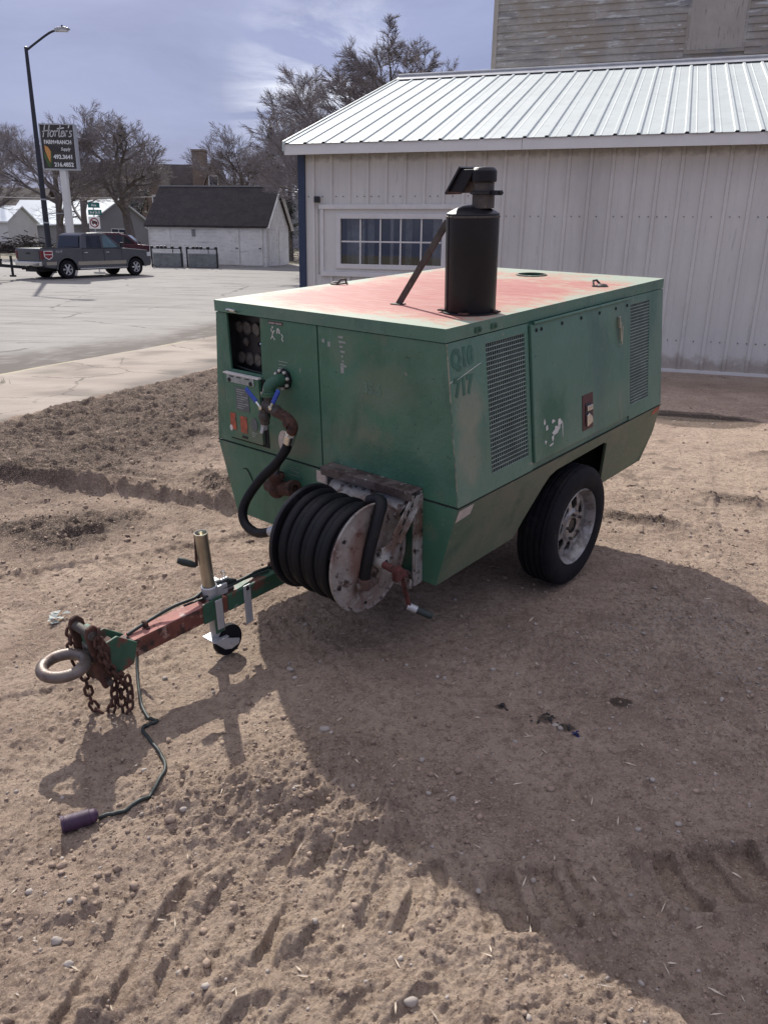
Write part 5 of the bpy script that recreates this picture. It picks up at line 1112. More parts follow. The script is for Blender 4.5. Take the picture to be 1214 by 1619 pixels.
# the lead to the ground is given in world points and brought into the trailer's frame
MI = MT.inverted()
lead = [(-1.035, 3.02, .22), (-1.055, 2.98, .15), (-1.03, 2.86, .07), (-.97, 2.70, .02), (-.91, 2.60, .012), (-.868, 2.575, .012), (-.905, 2.545, .012), (-.905, 2.51, .012), (-.86, 2.45, .012), (-.79, 2.36, .012), (-.755, 2.27, .012), (-.765, 2.16, .012), (-.81, 2.09, .012), (-.865, 2.055, .014), (-.905, 2.036, .016)]
gl = []
for i, p in enumerate(spline(lead, 5)):
    z = p.z if p.z > .06 else max(hz(p.x, p.y) + .007, -1)
    if .02 < p.z <= .06: z = max(z, p.z)
    gl.append(MI @ Vector((p.x, p.y, z)))
b = MB(); b.tube(gl, .0068, 8); lo_ = b.build('plug_lead', 'cable', tr, smooth=60)
zpl = hz(-.94, 2.01) + .027
b = MB(); a0 = MI @ Vector((-.905, 2.036, zpl)); a1 = MI @ Vector((-1.005, 1.985, zpl - .002)); d_ = a1 - a0
b.tube([a0, a0 + d_ * .06, a0 + d_ * .1, a0 + d_ * .22, a0 + d_ * .24, a0 + d_ * .9, a0 + d_ * .92, a1], [.011, .019, .0225, .0225, .0255, .0265, .0285, .0285], 14); b.build('trailer_plug', 'purple', tr, smooth=35)
# axle and wheels
b = MB(); b.tube([(-.70, 1.16, -.484), (.70, 1.16, -.484)], .03, 12).box(-.46, -.40, .55, 1.75, -.44, -.40).box(.40, .46, .55, 1.75, -.44, -.40); P(b, 'axle', 'black')
for s in (-1, 1):
    c_ = Vector((s * .70, 1.16, -.484)); wh = MB()
    tp = [(.212, -.085), (.225, -.096), (.262, -.104), (.300, -.103), (.322, -.095), (.335, -.082)]
    prof = list(tp)
    for g in (-.052, -.018, .018, .052): prof += [(.3415, g - .007), (.333, g - .0055), (.333, g + .0055), (.3415, g + .007)]
    prof += [(r, -a) for r, a in tp[::-1]]
    wh.lathe(prof, c_, (s, 0, 0), 72)
    # shoulder blocks
    for k in range(72):
        a = 2 * math.pi * (k + .5) / 72
        for sd in (-1, 1): wh.obox(c_ + Vector((s * sd * .071, .331 * math.cos(a), .331 * math.sin(a))), ((1, 0, 0), (0, -math.sin(a), math.cos(a)), (0, math.cos(a), math.sin(a))), (.0095, .0110, .0065))
    wo_ = thing('x', 'x', 'x') if False else None
    wheel = MB(); wheel.lathe([(.206, -.088), (.215, -.094), (.218, -.088), (.205, -.080), (.198, -.070), (.190, -.03), (.182, .03), (.190, .062), (.200, .078), (.205, .088), (.214, .096), (.2175, .090), (.206, .081)], c_, (s, 0, 0), 56)
    wobj = P(wheel, 'wheel', 'rim', smooth=35)
    P(wh, 'tyre', 'tire', wobj, smooth=35)
    disc = MB(); dz = .046
    disc.lathe([(.155, dz - .012), (.160, dz), (.186, dz - .004), (.190, dz - .02)], c_, (s, 0, 0), 56)
    disc.lathe([(.045, dz + .016), (.062, dz + .020), (.082, dz + .020), (.098, dz + .006), (.098, dz - .004)], c_, (s, 0, 0), 40)
    for k in range(8):
        a = 2 * math.pi * k / 8 + .25
        def q(r, da, o): return c_ + Vector((s * o, r * math.cos(a + da), r * math.sin(a + da)))
        disc.prism([q(.092, -.30, dz + .008), q(.092, .30, dz + .008), q(.118, .13, dz + .010), q(.162, .17, dz), q(.162, -.17, dz), q(.118, -.13, dz + .010)], (-s * .006, 0, 0))
    P(disc, 'wheel_disc', 'rim', wobj, smooth=35)
    b = MB(); b.lathe([(.180, -.03), (.001, -.03)], c_, (s, 0, 0), 30); P(b, 'brake_backing', 'seam', wobj)
    b = MB(); b.lathe([(.040, .0), (.040, .050), (.032, .056), (.001, .056)], c_, (s, 0, 0), 24); P(b, 'hub', 'black', wobj, smooth=35)
    b = MB()
    for k in range(5):
        a = 2 * math.pi * k / 5 + .5; b.lathe([(.001, .022), (.008, .020), (.010, 0)], c_ + Vector((s * (dz + .018), .071 * math.cos(a), .071 * math.sin(a))), (s, 0, 0), 6)
    P(b, 'lug_nuts', 'oldmetal', wobj, kind='stuff')

# ================================================================== street furniture
def gz(x, y): return float(zg(np.array([float(y)]))[0]) - 0.05
lamp = thing('street_lamp', 'tall dark street lamp with angled arm beside the shop sign', 'street lamp', (-16.74, 40, gz(0, 40)))
b = MB(); b.tube([(0, 0, -.1), (0, 0, 5.0), (0, 0, 9.85)], [.15, .115, .075], 14).lathe([(.001, 9.90), (.08, 9.86), (.08, 9.80)], (0, 0, 0), (0, 0, 1), 14).lathe([(.24, 0), (.24, .12), (.17, .2)], (0, 0, 0), (0, 0, 1), 14); b.build('pole', 'pole', lamp, smooth=40)
b = MB(); b.tube(spline([(0, 0, 9.72), (.5, 0, 10.05), (1.1, 0, 10.42), (1.45, 0, 10.56)], 4), [.05] * 13, 8); b.build('arm', 'pole', lamp, smooth=50)
b = MB(); b.prism([(1.38, -.13, 10.52), (1.48, -.15, 10.64), (1.85, -.13, 10.68), (2.05, -.08, 10.66), (2.05, -.08, 10.60), (1.5, -.14, 10.50)], (0, .27, 0)); b.build('lamp_head', 'galv', lamp, bevel=.02)
b = MB(); b.box(1.52, 1.98, -.11, .11, 10.505, 10.56); b.build('lens', 'white', lamp)
b = MB(); b.tube([(1.75, 0, 10.66), (1.75, 0, 10.76)], .04, 8); b.build('photocell', 'black', lamp)
b = MB()
for z in (3.35, 2.3): b.lathe([(.125, z), (.15, z + .01), (.15, z + .06), (.125, z + .07)], (0, 0, 0), (0, 0, 1), 14)
b.bar((.12, -.05, 2.75), (.95, -.05, 2.78), .03, .03); b.build('pole_bands', 'galv', lamp)

sg = thing('shop_sign', 'dark shop sign with white lettering and orange corn on white post', 'sign', (-16.42, 42, gz(0, 42)))
sz = gz(0, 42)
bx0, bx1, bz0, bz1 = -.94, .80, 5.38 - sz, 7.47 - sz
b = MB(); b.box(-.16, .16, -.08, .22, -.1, bz0 + .02); b.build('post', 'fascia', sg, bevel=.01)
b = MB(); b.box(bx0 + .05, bx1 - .05, -.10, .24, bz0 + .05, bz1 - .05); b.build('board', 'signboard', sg)
b = MB(); b.frame([(bx0, -.12, bz0), (bx1, -.12, bz0), (bx1, -.12, bz1), (bx0, -.12, bz1)], [(bx0 + .055, -.12, bz0 + .055), (bx1 - .055, -.12, bz0 + .055), (bx1 - .055, -.12, bz1 - .055), (bx0 + .055, -.12, bz1 - .055)], (0, .38, 0)); b.build('frame', 'galv', sg)
X1, Z1, YF = (1, 0, 0), (0, 0, 1), -.105
bw, bh = bx1 - bx0, bz1 - bz0
def bp(fx, fz): return (bx0 + bw * fx, YF, bz0 + bh * (1 - fz))
# brush script name as strokes
def brush(strokes, org, sc, slant, wd, name, parent):
    m_ = MB()
    for st in strokes:
        pp = spline([(org[0] + sc * (x + slant * z), YF - .004, org[2] + sc * z) for x, z in st], 4) if len(st) > 2 else [Vector((org[0] + sc * (x + slant * z), YF - .004, org[2] + sc * z)) for x, z in st]
        for p, q in zip(pp[:-1], pp[1:]):
            if (q - p).length > 1e-5: m_.bar(p - (q - p) * .15, q + (q - p) * .15, .008, wd, (1, 0, 0)) if False else m_.bar(p - (q - p) * .15, q + (q - p) * .15, wd, .006, (0, 1, 0))
    return m_.build(name, 'signwhite', parent)
brush([[(0, -.05), (.03, .5), (.05, 1.05)], [(.48, -.05), (.48, .5), (.50, 1.1)], [(-.12, .42), (.2, .5), (.62, .55)],
       [(.80, .52), (.66, .30), (.72, .02), (.92, .02), (1.0, .30), (.86, .52), (.80, .50)], [(1.02, .42), (1.14, .52), (1.18, .2), (1.17, 0)], [(1.17, .28), (1.28, .5), (1.42, .48)],
       [(1.58, .98), (1.53, .3), (1.60, 0), (1.74, .05)], [(1.38, .70), (1.9, .78)], [(1.76, .22), (1.96, .34), (1.94, .50), (1.80, .44), (1.78, .12), (1.92, 0), (2.06, .12)],
       [(2.06, .12), (2.16, .52), (2.18, .2), (2.17, 0)], [(2.17, .28), (2.26, .5), (2.38, .48)], [(2.44, 1.0), (2.41, .80)], [(2.80, .48), (2.62, .5), (2.60, .34), (2.76, .2), (2.72, .02), (2.52, .02)]],
      bp(.10, .275), .50, .22, .050, 'script_lettering', sg)
put_text('sign_lettering', 'FARM+RANCH', .25, 'signwhite', sg, bp(.10, .435), X1, Z1, sx=.83, bold=.008)
put_text('sign_lettering', 'Supply', .20, 'signwhite', sg, bp(.56, .575), X1, Z1, sx=.90, shear=.3, bold=.003)
put_text('sign_lettering', '492.3641', .26, 'signwhite', sg, bp(.335, .755), X1, Z1, sx=1.0, bold=.010)
put_text('sign_lettering', '216.4852', .26, 'signwhite', sg, bp(.335, .925), X1, Z1, sx=1.0, bold=.010)
b = MB(); b.prism([bp(x, z) for x, z in ((.10, .47), (.20, .50), (.27, .60), (.255, .72), (.235, .80), (.225, .85), (.17, .74), (.115, .60))], (0, -.006, 0)); b.build('corn_emblem', 'corn', sg)
b = MB(); b.prism([bp(x, z) for x, z in ((.075, .60), (.12, .66), (.20, .83), (.25, .95), (.17, .94), (.10, .80), (.06, .70))], (0, -.003, 0)); b.prism([bp(x, z) for x, z in ((.30, .56), (.31, .68), (.27, .84), (.25, .93), (.24, .84), (.27, .70))], (0, -.003, 0)); b.build('corn_husk', 'husk', sg)

st = thing('street_sign_post', 'slim post with two teal street name blades above a no trucks sign', 'sign', (-15.80, 44, gz(0, 44)))
sz = gz(0, 44)
b = MB(); b.tube([(0, 0, -.1), (0, 0, 4.05 - sz)], .03, 8); b.build('post', 'galv', st)
for z, w_, txt, dx in ((3.86 - sz, .62, 'Ave', 0), (3.50 - sz, .72, '3rd St E', .02)):
    b = MB(); b.box(-w_ * .42 + dx, w_ * .58 + dx, -.045, -.035, z - .13, z + .13); bo = b.build('name_blade', 'signgreen', st)
    put_text('blade_lettering', txt, .17, 'signwhite', bo, (dx + .08 * w_, -.048, z - .055), X1, Z1, align='CENTER', bold=.004)
b = MB(); z = 2.98 - sz; b.box(-.30, .30, -.045, -.035, z - .30, z + .30); nt_ = b.build('no_trucks_plate', 'signwhite', st, bevel=.0)
b = MB(); b.box(-.13, .08, -.050, -.046, z - .05, z + .10).box(.085, .16, -.050, -.046, z - .05, z + .06)
for x in (-.07, .10): b.lathe([(.001, .004), (.032, .004), (.032, 0)], (x, -.046, z - .07), (0, -1, 0), 12)
b.build('truck_symbol', 'signblack', nt_)
b = MB(); b.lathe([(.19, 0), (.19, .006), (.245, .006), (.245, 0)], (0, -.0455, z), (0, -1, 0), 30, closed=True); b.bar((-.15, -.053, z + .15), (.15, -.053, z - .15), .045, .004, (0, 1, 0)); b.build('prohibition_ring', 'signred', nt_)

# ================================================================== vehicles
def car_wheel(parent, c, r, wd, s, spokes=6):
    w_ = MB(); w_.lathe([(r * .60, -wd * .5), (r * .80, -wd * .52), (r * .95, -wd * .48), (r, -wd * .36), (r, wd * .36), (r * .95, wd * .48), (r * .80, wd * .52), (r * .60, wd * .5)], c, (0, s, 0), 28)
    t = w_.build('wheel', 'tire', parent, smooth=40)
    b = MB(); b.lathe([(r * .62, wd * .50), (r * .64, wd * .46), (r * .56, wd * .42), (r * .54, wd * .2)], c, (0, s, 0), 28)
    c = Vector(c)
    for k in range(spokes):
        a = 2 * math.pi * k / spokes; b.bar(c + Vector((0, s * wd * .42, 0)), c + Vector((r * .58 * math.cos(a), s * wd * .42, r * .58 * math.sin(a))), r * .17, wd * .10, (0, 1, 0))
    b.lathe([(.001, wd * .5), (r * .14, wd * .48), (r * .16, wd * .36)], c, (0, s, 0), 14); b.build('rim', 'alloy', t, smooth=40)
    b = MB(); b.lathe([(.001, wd * .2), (r * .56, wd * .2)], c, (0, s, 0), 24); b.build('hub_shadow', 'seam', t)
def truck():
    """x forward, y left, z up; origin on the ground mid wheelbase"""
    t = thing('pickup_truck', 'grey crew cab pickup truck with tan lower trim parked across the street', 'truck')
    xr_, xf, r = -1.84, 1.84, .40
    hw = 1.0
    def arch(cx, R_): return [(cx + R_ * math.cos(a), .40 + R_ * math.sin(a)) for a in np.linspace(0.05, math.pi - .05, 11)]
    # body side outline with wheel openings, extruded between the flanks
    bot = [(-3.02, .62)] + [(-2.9, .50)] + [(x, z) for x, z in arch(xr_, .50)[::-1]] + [(-1.2, .40), (1.2, .40)] + [(x, z) for x, z in arch(xf, .50)[::-1]] + [(2.5, .42), (2.72, .46), (2.76, .62)]
    top_ = [(2.78, .95), (2.70, 1.10), (2.55, 1.16), (1.62, 1.24), (1.30, 1.27), (-1.02, 1.27), (-1.06, 1.30), (-3.03, 1.30)]
    b = MB(); b.prism([(x, -hw, z) for x, z in bot + top_], (0, 2 * hw, 0)); bo = b.build('body', 'carpaint', t, bevel=.035)
    b = MB(); b.box(-2.96, -1.13, -.80, .80, 1.296, 1.303); b.build('cargo_bed', 'carblack', t)
    b = MB(); b.box(-3.0, -1.1, -1.0, -.9, 1.302, 1.325).box(-3.0, -1.1, .9, 1.0, 1.302, 1.325); b.build('bed_rail', 'carblack', t)
    cab = MB(); lo = [(1.28, 1.26), (-1.02, 1.26)]; up_ = [(-.86, 1.86), (-.72, 1.925), (.05, 1.945), (.30, 1.915), (.42, 1.875)]
    pts = [(1.30, 1.26), (.46, 1.86), (.30, 1.915), (.0, 1.945), (-.70, 1.93), (-.90, 1.86), (-1.04, 1.26)]
    n = len(pts); vL = [(x, -.95 + .16 * (z - 1.26) / .69, z) for x, z in pts]; vR = [(x, -y, z) for x, y, z in vL]
    cab.add(vL + vR, [tuple(range(n)), tuple(range(2 * n - 1, n - 1, -1))] + [(i, (i + 1) % n, n + (i + 1) % n, n + i) for i in range(n)]); cab.build('cab', 'carpaint', t, bevel=.03)
    def side_glass(nm, poly, s, mtl):
        g = MB(); g.prism([(x, s * (.957 - .16 * (z - 1.26) / .69), z) for x, z in poly], (0, -s * .01, 0)); return g.build(nm, mtl, t)
    for s in (-1, 1):
        side_glass('window', [(.98, 1.30), (.43, 1.80), (.22, 1.82), (.16, 1.30)], s, 'carglass_light')
        side_glass('window', [(.06, 1.30), (.10, 1.82), (-.62, 1.82), (-.74, 1.30)], s, 'carglass')
        b = MB(); b.tube([(1.02, s * 1.0, 1.36), (1.02, s * 1.09, 1.38)], .03, 6); b.obox((1.03, s * 1.14, 1.42), ((1, 0, 0), (0, 1, 0), (0, 0, 1)), (.055, .075, .095)); b.build('mirror', 'carblack', t, bevel=.02)
        for x0, x1 in ((.12, 1.10), (-1.02, .10)):
            d = MB(); d.frame([(x0, s * 1.001, .56), (x1, s * 1.001, .56), (x1, s * 1.001, 1.265), (x0, s * 1.001, 1.265)], [(x0 + .012, s * 1.001, .572), (x1 - .012, s * 1.001, .572), (x1 - .012, s * 1.001, 1.253), (x0 + .012, s * 1.001, 1.253)], (0, s * .002, 0)); do = d.build('door_seam', 'seam', t)
            d = MB(); d.box(x0 + .08, x0 + .26, s * 1.0, s * 1.035, 1.08, 1.115); d.build('door_handle', 'chrome', do)
        b = MB(); b.box(-1.30, 1.30, s * 1.001, s * 1.012, .56, .72); b.box(-2.55 - .3, -2.36, s * 1.001, s * 1.012, .60, .74); b.build('lower_trim', 'cartan', t)
        b = MB(); b.tube([(-1.25, s * 1.02, .40), (1.28, s * 1.02, .40)], .045, 8); b.build('running_board', 'chrome', t)
        for cx in (xr_, xf):
            b = MB(); pts_o = [(cx + .56 * math.cos(a), .40 + .56 * math.sin(a)) for a in np.linspace(.0, math.pi, 15)]; pts_i = [(cx + .49 * math.cos(a), .40 + .49 * math.sin(a)) for a in np.linspace(.0, math.pi, 15)]
            m_ = len(pts_o); b.add([(x, s * 1.022, z) for x, z in pts_o] + [(x, s * 1.022, z) for x, z in pts_i] + [(x, s * .98, z) for x, z in pts_o], [(i, i + 1, m_ + i + 1, m_ + i) for i in range(m_ - 1)] + [(i, i + 1, 2 * m_ + i + 1, 2 * m_ + i) for i in range(m_ - 1)]); b.build('fender_flare', 'carpaint', t, smooth=40)
        b = MB(); b.box(2.52, 2.77, s * .66, s * 1.006, .86, 1.07); b.build('headlight', 'headlight', t, bevel=.03)
        b = MB(); b.box(-3.045, -2.93, s * .86, s * 1.006, .86, 1.20); b.build('tail_light', 'taillight', t, bevel=.01)
    b = MB(); b.prism([(1.24, -.86, 1.30), (1.24, .86, 1.30), (.50, .80, 1.83), (.50, -.80, 1.83)], (.03, 0, .02)); b.build('windshield', 'carglass', t)
    b = MB(); b.prism([(-1.03, -.80, 1.34), (-1.03, .80, 1.34), (-.93, .74, 1.80), (-.93, -.74, 1.80)], (-.025, 0, 0)); b.build('rear_window', 'carglass', t)
    b = MB(); b.box(-3.16, -3.0, -.96, .96, .56, .76); b.build('rear_bumper', 'chrome', t, bevel=.03)
    b = MB(); b.box(2.72, 2.86, -.96, .96, .48, .70); b.build('front_bumper', 'chrome', t, bevel=.04)
    b = MB(); b.box(2.74, 2.80, -.62, .62, .72, 1.08); b.build('grille', 'chrome', t, bevel=.02)
    b = MB(); b.box(-3.045, -3.025, -.82, .82, .80, 1.26); tg = b.build('tailgate', 'carpaint', t, bevel=.01)
    b = MB(); b.box(-3.06, -3.045, -.15, .15, 1.06, 1.13); b.build('tailgate_handle', 'carblack', tg)
    b = MB(); b.prism([(x, -1.002, z) for x, z in ((-2.92, 1.20), (-2.50, 1.20), (-2.50, .98), (-2.56, .90), (-2.71, .82), (-2.86, .90), (-2.92, .98))], (0, -.006, 0)); sh = b.build('shield_decal', 'signwhite', t)
    b = MB(); b.prism([(-2.89, -1.009, 1.17), (-2.53, -1.009, 1.17), (-2.53, -1.009, 1.06), (-2.89, -1.009, 1.06)], (0, -.004, 0)); b.prism([(-2.89, -1.009, 1.03), (-2.53, -1.009, 1.03), (-2.54, -1.009, .96), (-2.71, -1.009, .86), (-2.88, -1.009, .96)], (0, -.004, 0)); b.build('shield_panel', 'signred', sh)
    put_text('bed_lettering', '4x4', .17, 'galv', t, (-2.38, -1.004, 1.11), (1, 0, 0), (0, 0, 1), sx=1.3, shear=.3)
    b = MB(); b.box(-3.0, 2.6, -.45, .45, .32, .52); b.build('chassis', 'carblack', t)
    b = MB(); b.box(-3.42, -3.1, -.04, .04, .42, .50); b.build('hitch', 'carblack', t)
    for cx in (xr_, xf):
        for s in (-1, 1): car_wheel(t, (cx, s * .86, .40), r, .27, s)
    return t
T = truck(); th = R(55)
d = Vector((math.cos(th), math.sin(th))); nr = Vector((d.y, -d.x)) * .86
rw = Vector((-14.39, 36.0)); ce = rw - nr + d * 1.84
T.location = (ce.x, ce.y, gz(0, ce.y)); T.rotation_euler = (0, R(-1.6), th)
# flatbed trailer hitched behind the pickup
ft = thing('flatbed_trailer', 'dark gooseneck style trailer hitched behind the grey pickup at the left edge', 'trailer')
b = MB(); b.box(-5.6, -1.3, -1.05, 1.05, .62, .80); b.box(-5.6, -1.3, -1.1, -1.0, .8, .9).box(-5.6, -1.3, 1.0, 1.1, .8, .9); b.build('deck', 'carblack', ft, bevel=.02)
b = MB(); b.bar((-1.3, -.7, .62), (-.05, 0, .52), .10, .12).bar((-1.3, .7, .62), (-.05, 0, .52), .10, .12).box(-.12, .12, -.07, .07, .48, .58); b.build('tongue', 'pole', ft)
b = MB(); b.bar((-.45, 0, .20), (-.45, 0, 1.0), .08, .08, (1, 0, 0)).box(-.55, -.35, -.1, .1, .12, .2); b.build('tongue_jack', 'carblack', ft)
b = MB(); b.box(-1.9, -1.2, -.75, .75, .80, 1.35); b.build('toolbox', 'carblack', ft, bevel=.03)
b = MB()
for i in range(6): b.box(-2.6 - .5 * i, -2.3 - .5 * i, -1.0, .9, .92 + .12 * (i % 3), 1.22 + .22 * ((i * 2) % 3))
b.build('load', 'carblack', ft, kind='stuff')
b = MB(); b.box(-1.30, -1.20, -.75, 1.0, .80, 1.72).box(-1.36, -1.19, -.45, 1.0, 1.72, 1.95); b.build('headboard', 'carblack', ft)
b = MB()
for z_ in (1.0, 1.22, 1.45): b.box(-1.195, -1.18, -.6, -.15, z_, z_ + .05)
b.build('reflective_strips', 'greylabel', ft, kind='stuff')
for s in (-1, 1):
    for cx in (-3.6, -4.5): car_wheel(ft, (cx, s * 1.2, .36), .36, .22, s, 5)
hp = ce - d * 3.42
ft.location = (hp.x, hp.y, gz(0, hp.y)); ft.rotation_euler = (0, 0, th - R(6))

sv = thing('maroon_suv', 'maroon sport utility car parked behind the grey pickup hood', 'car')
b = MB(); b.prism([(x, -.92, z) for x, z in ((-2.3, .45), (2.25, .45), (2.35, .75), (2.2, .98), (1.1, 1.08), (-2.28, 1.12), (-2.38, .8))], (0, 1.84, 0)); b.build('body', 'maroonpaint', sv, bevel=.05)
b = MB(); pts = [(1.2, 1.07), (.45, 1.62), (.0, 1.70), (-1.9, 1.66), (-2.28, 1.10)]; n = len(pts); vL = [(x, -.88 + .14 * (z - 1.07) / .6, z) for x, z in pts]; b.add(vL + [(x, -y, z) for x, y, z in vL], [tuple(range(n)), tuple(range(2 * n - 1, n - 1, -1))] + [(i, (i + 1) % n, n + (i + 1) % n, n + i) for i in range(n)]); b.build('cab', 'maroonpaint', sv, bevel=.03)
for s in (-1, 1):
    for poly in ([(.95, 1.12), (.40, 1.56), (-.22, 1.60), (-.26, 1.12)], [(-.34, 1.12), (-.30, 1.60), (-1.05, 1.60), (-1.15, 1.12)], [(-1.23, 1.12), (-1.13, 1.60), (-1.78, 1.58), (-2.08, 1.14)]):
        b = MB(); b.prism([(x, s * (.887 - .14 * (z - 1.07) / .6), z) for x, z in poly], (0, -s * .01, 0)); b.build('window', 'carglass', sv)
    b = MB(); b.tube([(-1.7, s * .66, 1.73), (.1, s * .66, 1.74)], .025, 6); b.build('roof_rail', 'chrome', sv)
    for cx in (-1.4, 1.45): car_wheel(sv, (cx, s * .80, .35), .35, .23, s, 5)
b = MB(); b.prism([(1.12, -.78, 1.12), (1.12, .78, 1.12), (.50, .72, 1.60), (.50, -.72, 1.60)], (.04, 0, .02)); b.build('windshield', 'carglass', sv)
sv.location = (-17.2, 52.3, gz(0, 52.3)); sv.rotation_euler = (0, 0, R(8))

# ================================================================== far buildings
def gable_house(name, label, P0, yaw, Lx, Wy, ze, zr, wall, roof, over=.3, zb=None, cat='house', windows=()):
    """long side along local x facing -y; ridge along x"""
    g = gz(0, P0[1]) if zb is None else zb
    t = thing(name, label, cat, (P0[0], P0[1], g), yaw)
    e_, r_ = ze - g, zr - g
    b = MB(); b.prism([(0, 0, -.4), (0, Wy, -.4), (0, Wy, e_), (0, Wy / 2, r_ - .06), (0, 0, e_)], (Lx, 0, 0)); b.build('wall', wall, t)
    sl = (r_ - e_) / (Wy / 2)
    for s in (0, 1):
        y0 = -over if s == 0 else Wy + over; z0 = e_ - over * sl
        m_ = MB(); m_.prism([(-over, y0, z0), (-over, Wy / 2, r_), (-over, Wy / 2, r_ + .12), (-over, y0, z0 + .12)], (Lx + 2 * over, 0, 0)); m_.build('roof', roof, t)
    for (x0, x1, z0, z1, face) in windows:
        b = MB()
        if face == 'f': b.frame([(x0 - .07, -.03, z0 - .07), (x1 + .07, -.03, z0 - .07), (x1 + .07, -.03, z1 + .07), (x0 - .07, -.03, z1 + .07)], [(x0, -.03, z0), (x1, -.03, z0), (x1, -.03, z1), (x0, -.03, z1)], (0, .06, 0))
        else: b.frame([(Lx + .03, x0 - .07, z0 - .07), (Lx + .03, x1 + .07, z0 - .07), (Lx + .03, x1 + .07, z1 + .07), (Lx + .03, x0 - .07, z1 + .07)], [(Lx + .03, x0, z0), (Lx + .03, x1, z0), (Lx + .03, x1, z1), (Lx + .03, x0, z1)], (-.06, 0, 0))
        wo_ = b.build('window', 'trim', t)
        b = MB()
        if face == 'f': b.box(x0, x1, -.012, -.004, z0, z1)
        else: b.box(Lx + .004, Lx + .012, x0, x1, z0, z1)
        b.build('pane', 'darkglass', wo_)
    return t
# white shed with dark roof: long side towards the street, gable to the right
sh = gable_house('white_shed', 'old white board shed with dark shingle roof across the street', (-14.55, 49.6), R(-10.0), 7.35, 4.6, 3.16, 5.30, 'oldwhite', 'shingle', .22, cat='shed')
sg_ = gz(0, 49.6)
b = MB()
for i in range(12): b.box(.0, 7.35, -.018 - .008 * (i % 2), 0, .04 + i * .184, .210 + i * .184)
b.build('siding', 'oldwhite', sh, kind='stuff')
b = MB()
for i in range(20):
    z = .04 + i * .19
    if z < 2.35: y0, y1 = .02, 4.58
    else:
        k = (z + .17 - 2.35) / (5.30 - 3.16); y0, y1 = 2.3 * k + .04, 4.6 - 2.3 * k - .04
    if y1 - y0 > .2: b.box(7.35, 7.368 + .004 * (i % 2), y0, y1, z, z + .175)
b.build('siding', 'oldwhite', sh, kind='stuff')
for (x0, x1, z0, z1) in ((4.30, 5.72, .06, 2.15), (5.80, 7.18, .04, 2.16)):
    b = MB(); b.box(x0, x1, -.075, -.03, z0, z1); do = b.build('door', 'oldwhite', sh, bevel=.01)
    b = MB()
    for i in range(1, 6): x = lerp(x0, x1, i / 6); b.box(x - .012, x + .012, -.079, -.0755, z0 + .02, z1 - .02)
    b.build('door_battens', 'oldwhite', do, kind='stuff')
    b = MB(); b.box(x1 - .22, x1 - .08, -.11, -.08, 1.0, 1.05); b.build('hasp', 'black', do)
b = MB(); b.box(4.2, 7.3, -.10, -.03, 2.245, 2.275) if False else b.box(4.2, 7.3, -.085, -.03, 2.17, 2.22); b.build('door_track', 'greywall', sh)
b = MB(); b.box(.95, 1.35, -.05, -.026, 1.15, 2.2); b.build('shutter', 'oldwhite', sh)
b = MB(); b.box(2.75, 2.98, -.05, -.026, 1.65, 2.05); b.build('vent', 'greywall', sh)
b = MB(); b.box(7.37, 7.40, .45, 1.65, .05, 2.1).box(7.37, 7.41, 2.5, 3.7, .05, 2.15); b.build('side_door', 'oldwhite', sh)
b = MB(); b.box(-.02, .07, -.05, .02, 0, 2.3).box(7.30, 7.40, -.05, .05, 0, 2.3); b.build('corner_board', 'oldwhite', sh)
b = MB(); b.tube([(-.15, -.20, 2.15), (.0, -.06, 2.0), (.0, -.06, .1)], .035, 6); b.build('downpipe', 'trim', sh)
b = MB()
for s in (0, 1): b.bar((7.59, -.22 if s == 0 else 4.82, 3.16 - sg_ - .20), (7.59, 2.3, 5.30 - sg_ + .02), .05, .16, (1, 0, 0))
b.build('barge_board', 'oldwhite', sh)
b = MB(); b.box(-.25, 7.6, 2.22, 2.38, 5.30 - sg_ + .09, 5.30 - sg_ + .16); b.build('ridge_cap', 'greywall', sh)
# two stock panels leaning racks in front of the shed
for i, (x, lab) in enumerate(((-13.62, 'grey panel rack with black knobbed top rail, nearer the maroon car'), (-11.58, 'grey panel rack with black knobbed top rail, nearer the shed doors'))):
    rk = thing('panel_rack', lab, 'rack', (x, 46.6, gz(0, 46.6)), R(-3), 'panel racks in front of the white shed')
    wd = 1.74
    b = MB(); b.box(.06, wd - .02, .02, .34, .02, .76); b.build('panel', 'stockgrey', rk, bevel=.01)
    b = MB(); b.box(.06, wd - .02, .0, .36, .77, .83); b.build('panel_cap', 'galv', rk)
    for x_ in (0.0, wd):
        b = MB(); b.bar((x_, 0, 0), (x_ - .02, 0, 1.06), .075, .075, (1, 0, 0)); b.build('post', 'carblack', rk)
    b = MB(); b.bar((0, 0, 1.04), (wd, 0, 1.04), .05, .05); b.build('top_rail', 'carblack', rk)
    for x_ in (.03, .38, .60, .82, 1.22, wd - .06):
        b = MB(); b.ball((x_, -.02, 1.09), .105, 8, (1, 1, .9)); b.build('knob', 'carblack', rk)
    b = MB(); b.bar((1.24, 0, 1.03), (1.24, 0, .80), .04, .04, (1, 0, 0)); b.build('strut', 'carblack', rk)
# grey garage with bright metal roof
def local_house(*a, **k): return gable_house(*a, **k)
ga = thing('grey_garage', 'grey garage with bright metal roof behind the shop sign post', 'garage', (-28.7, 78.4, 1.75), R(53.13))
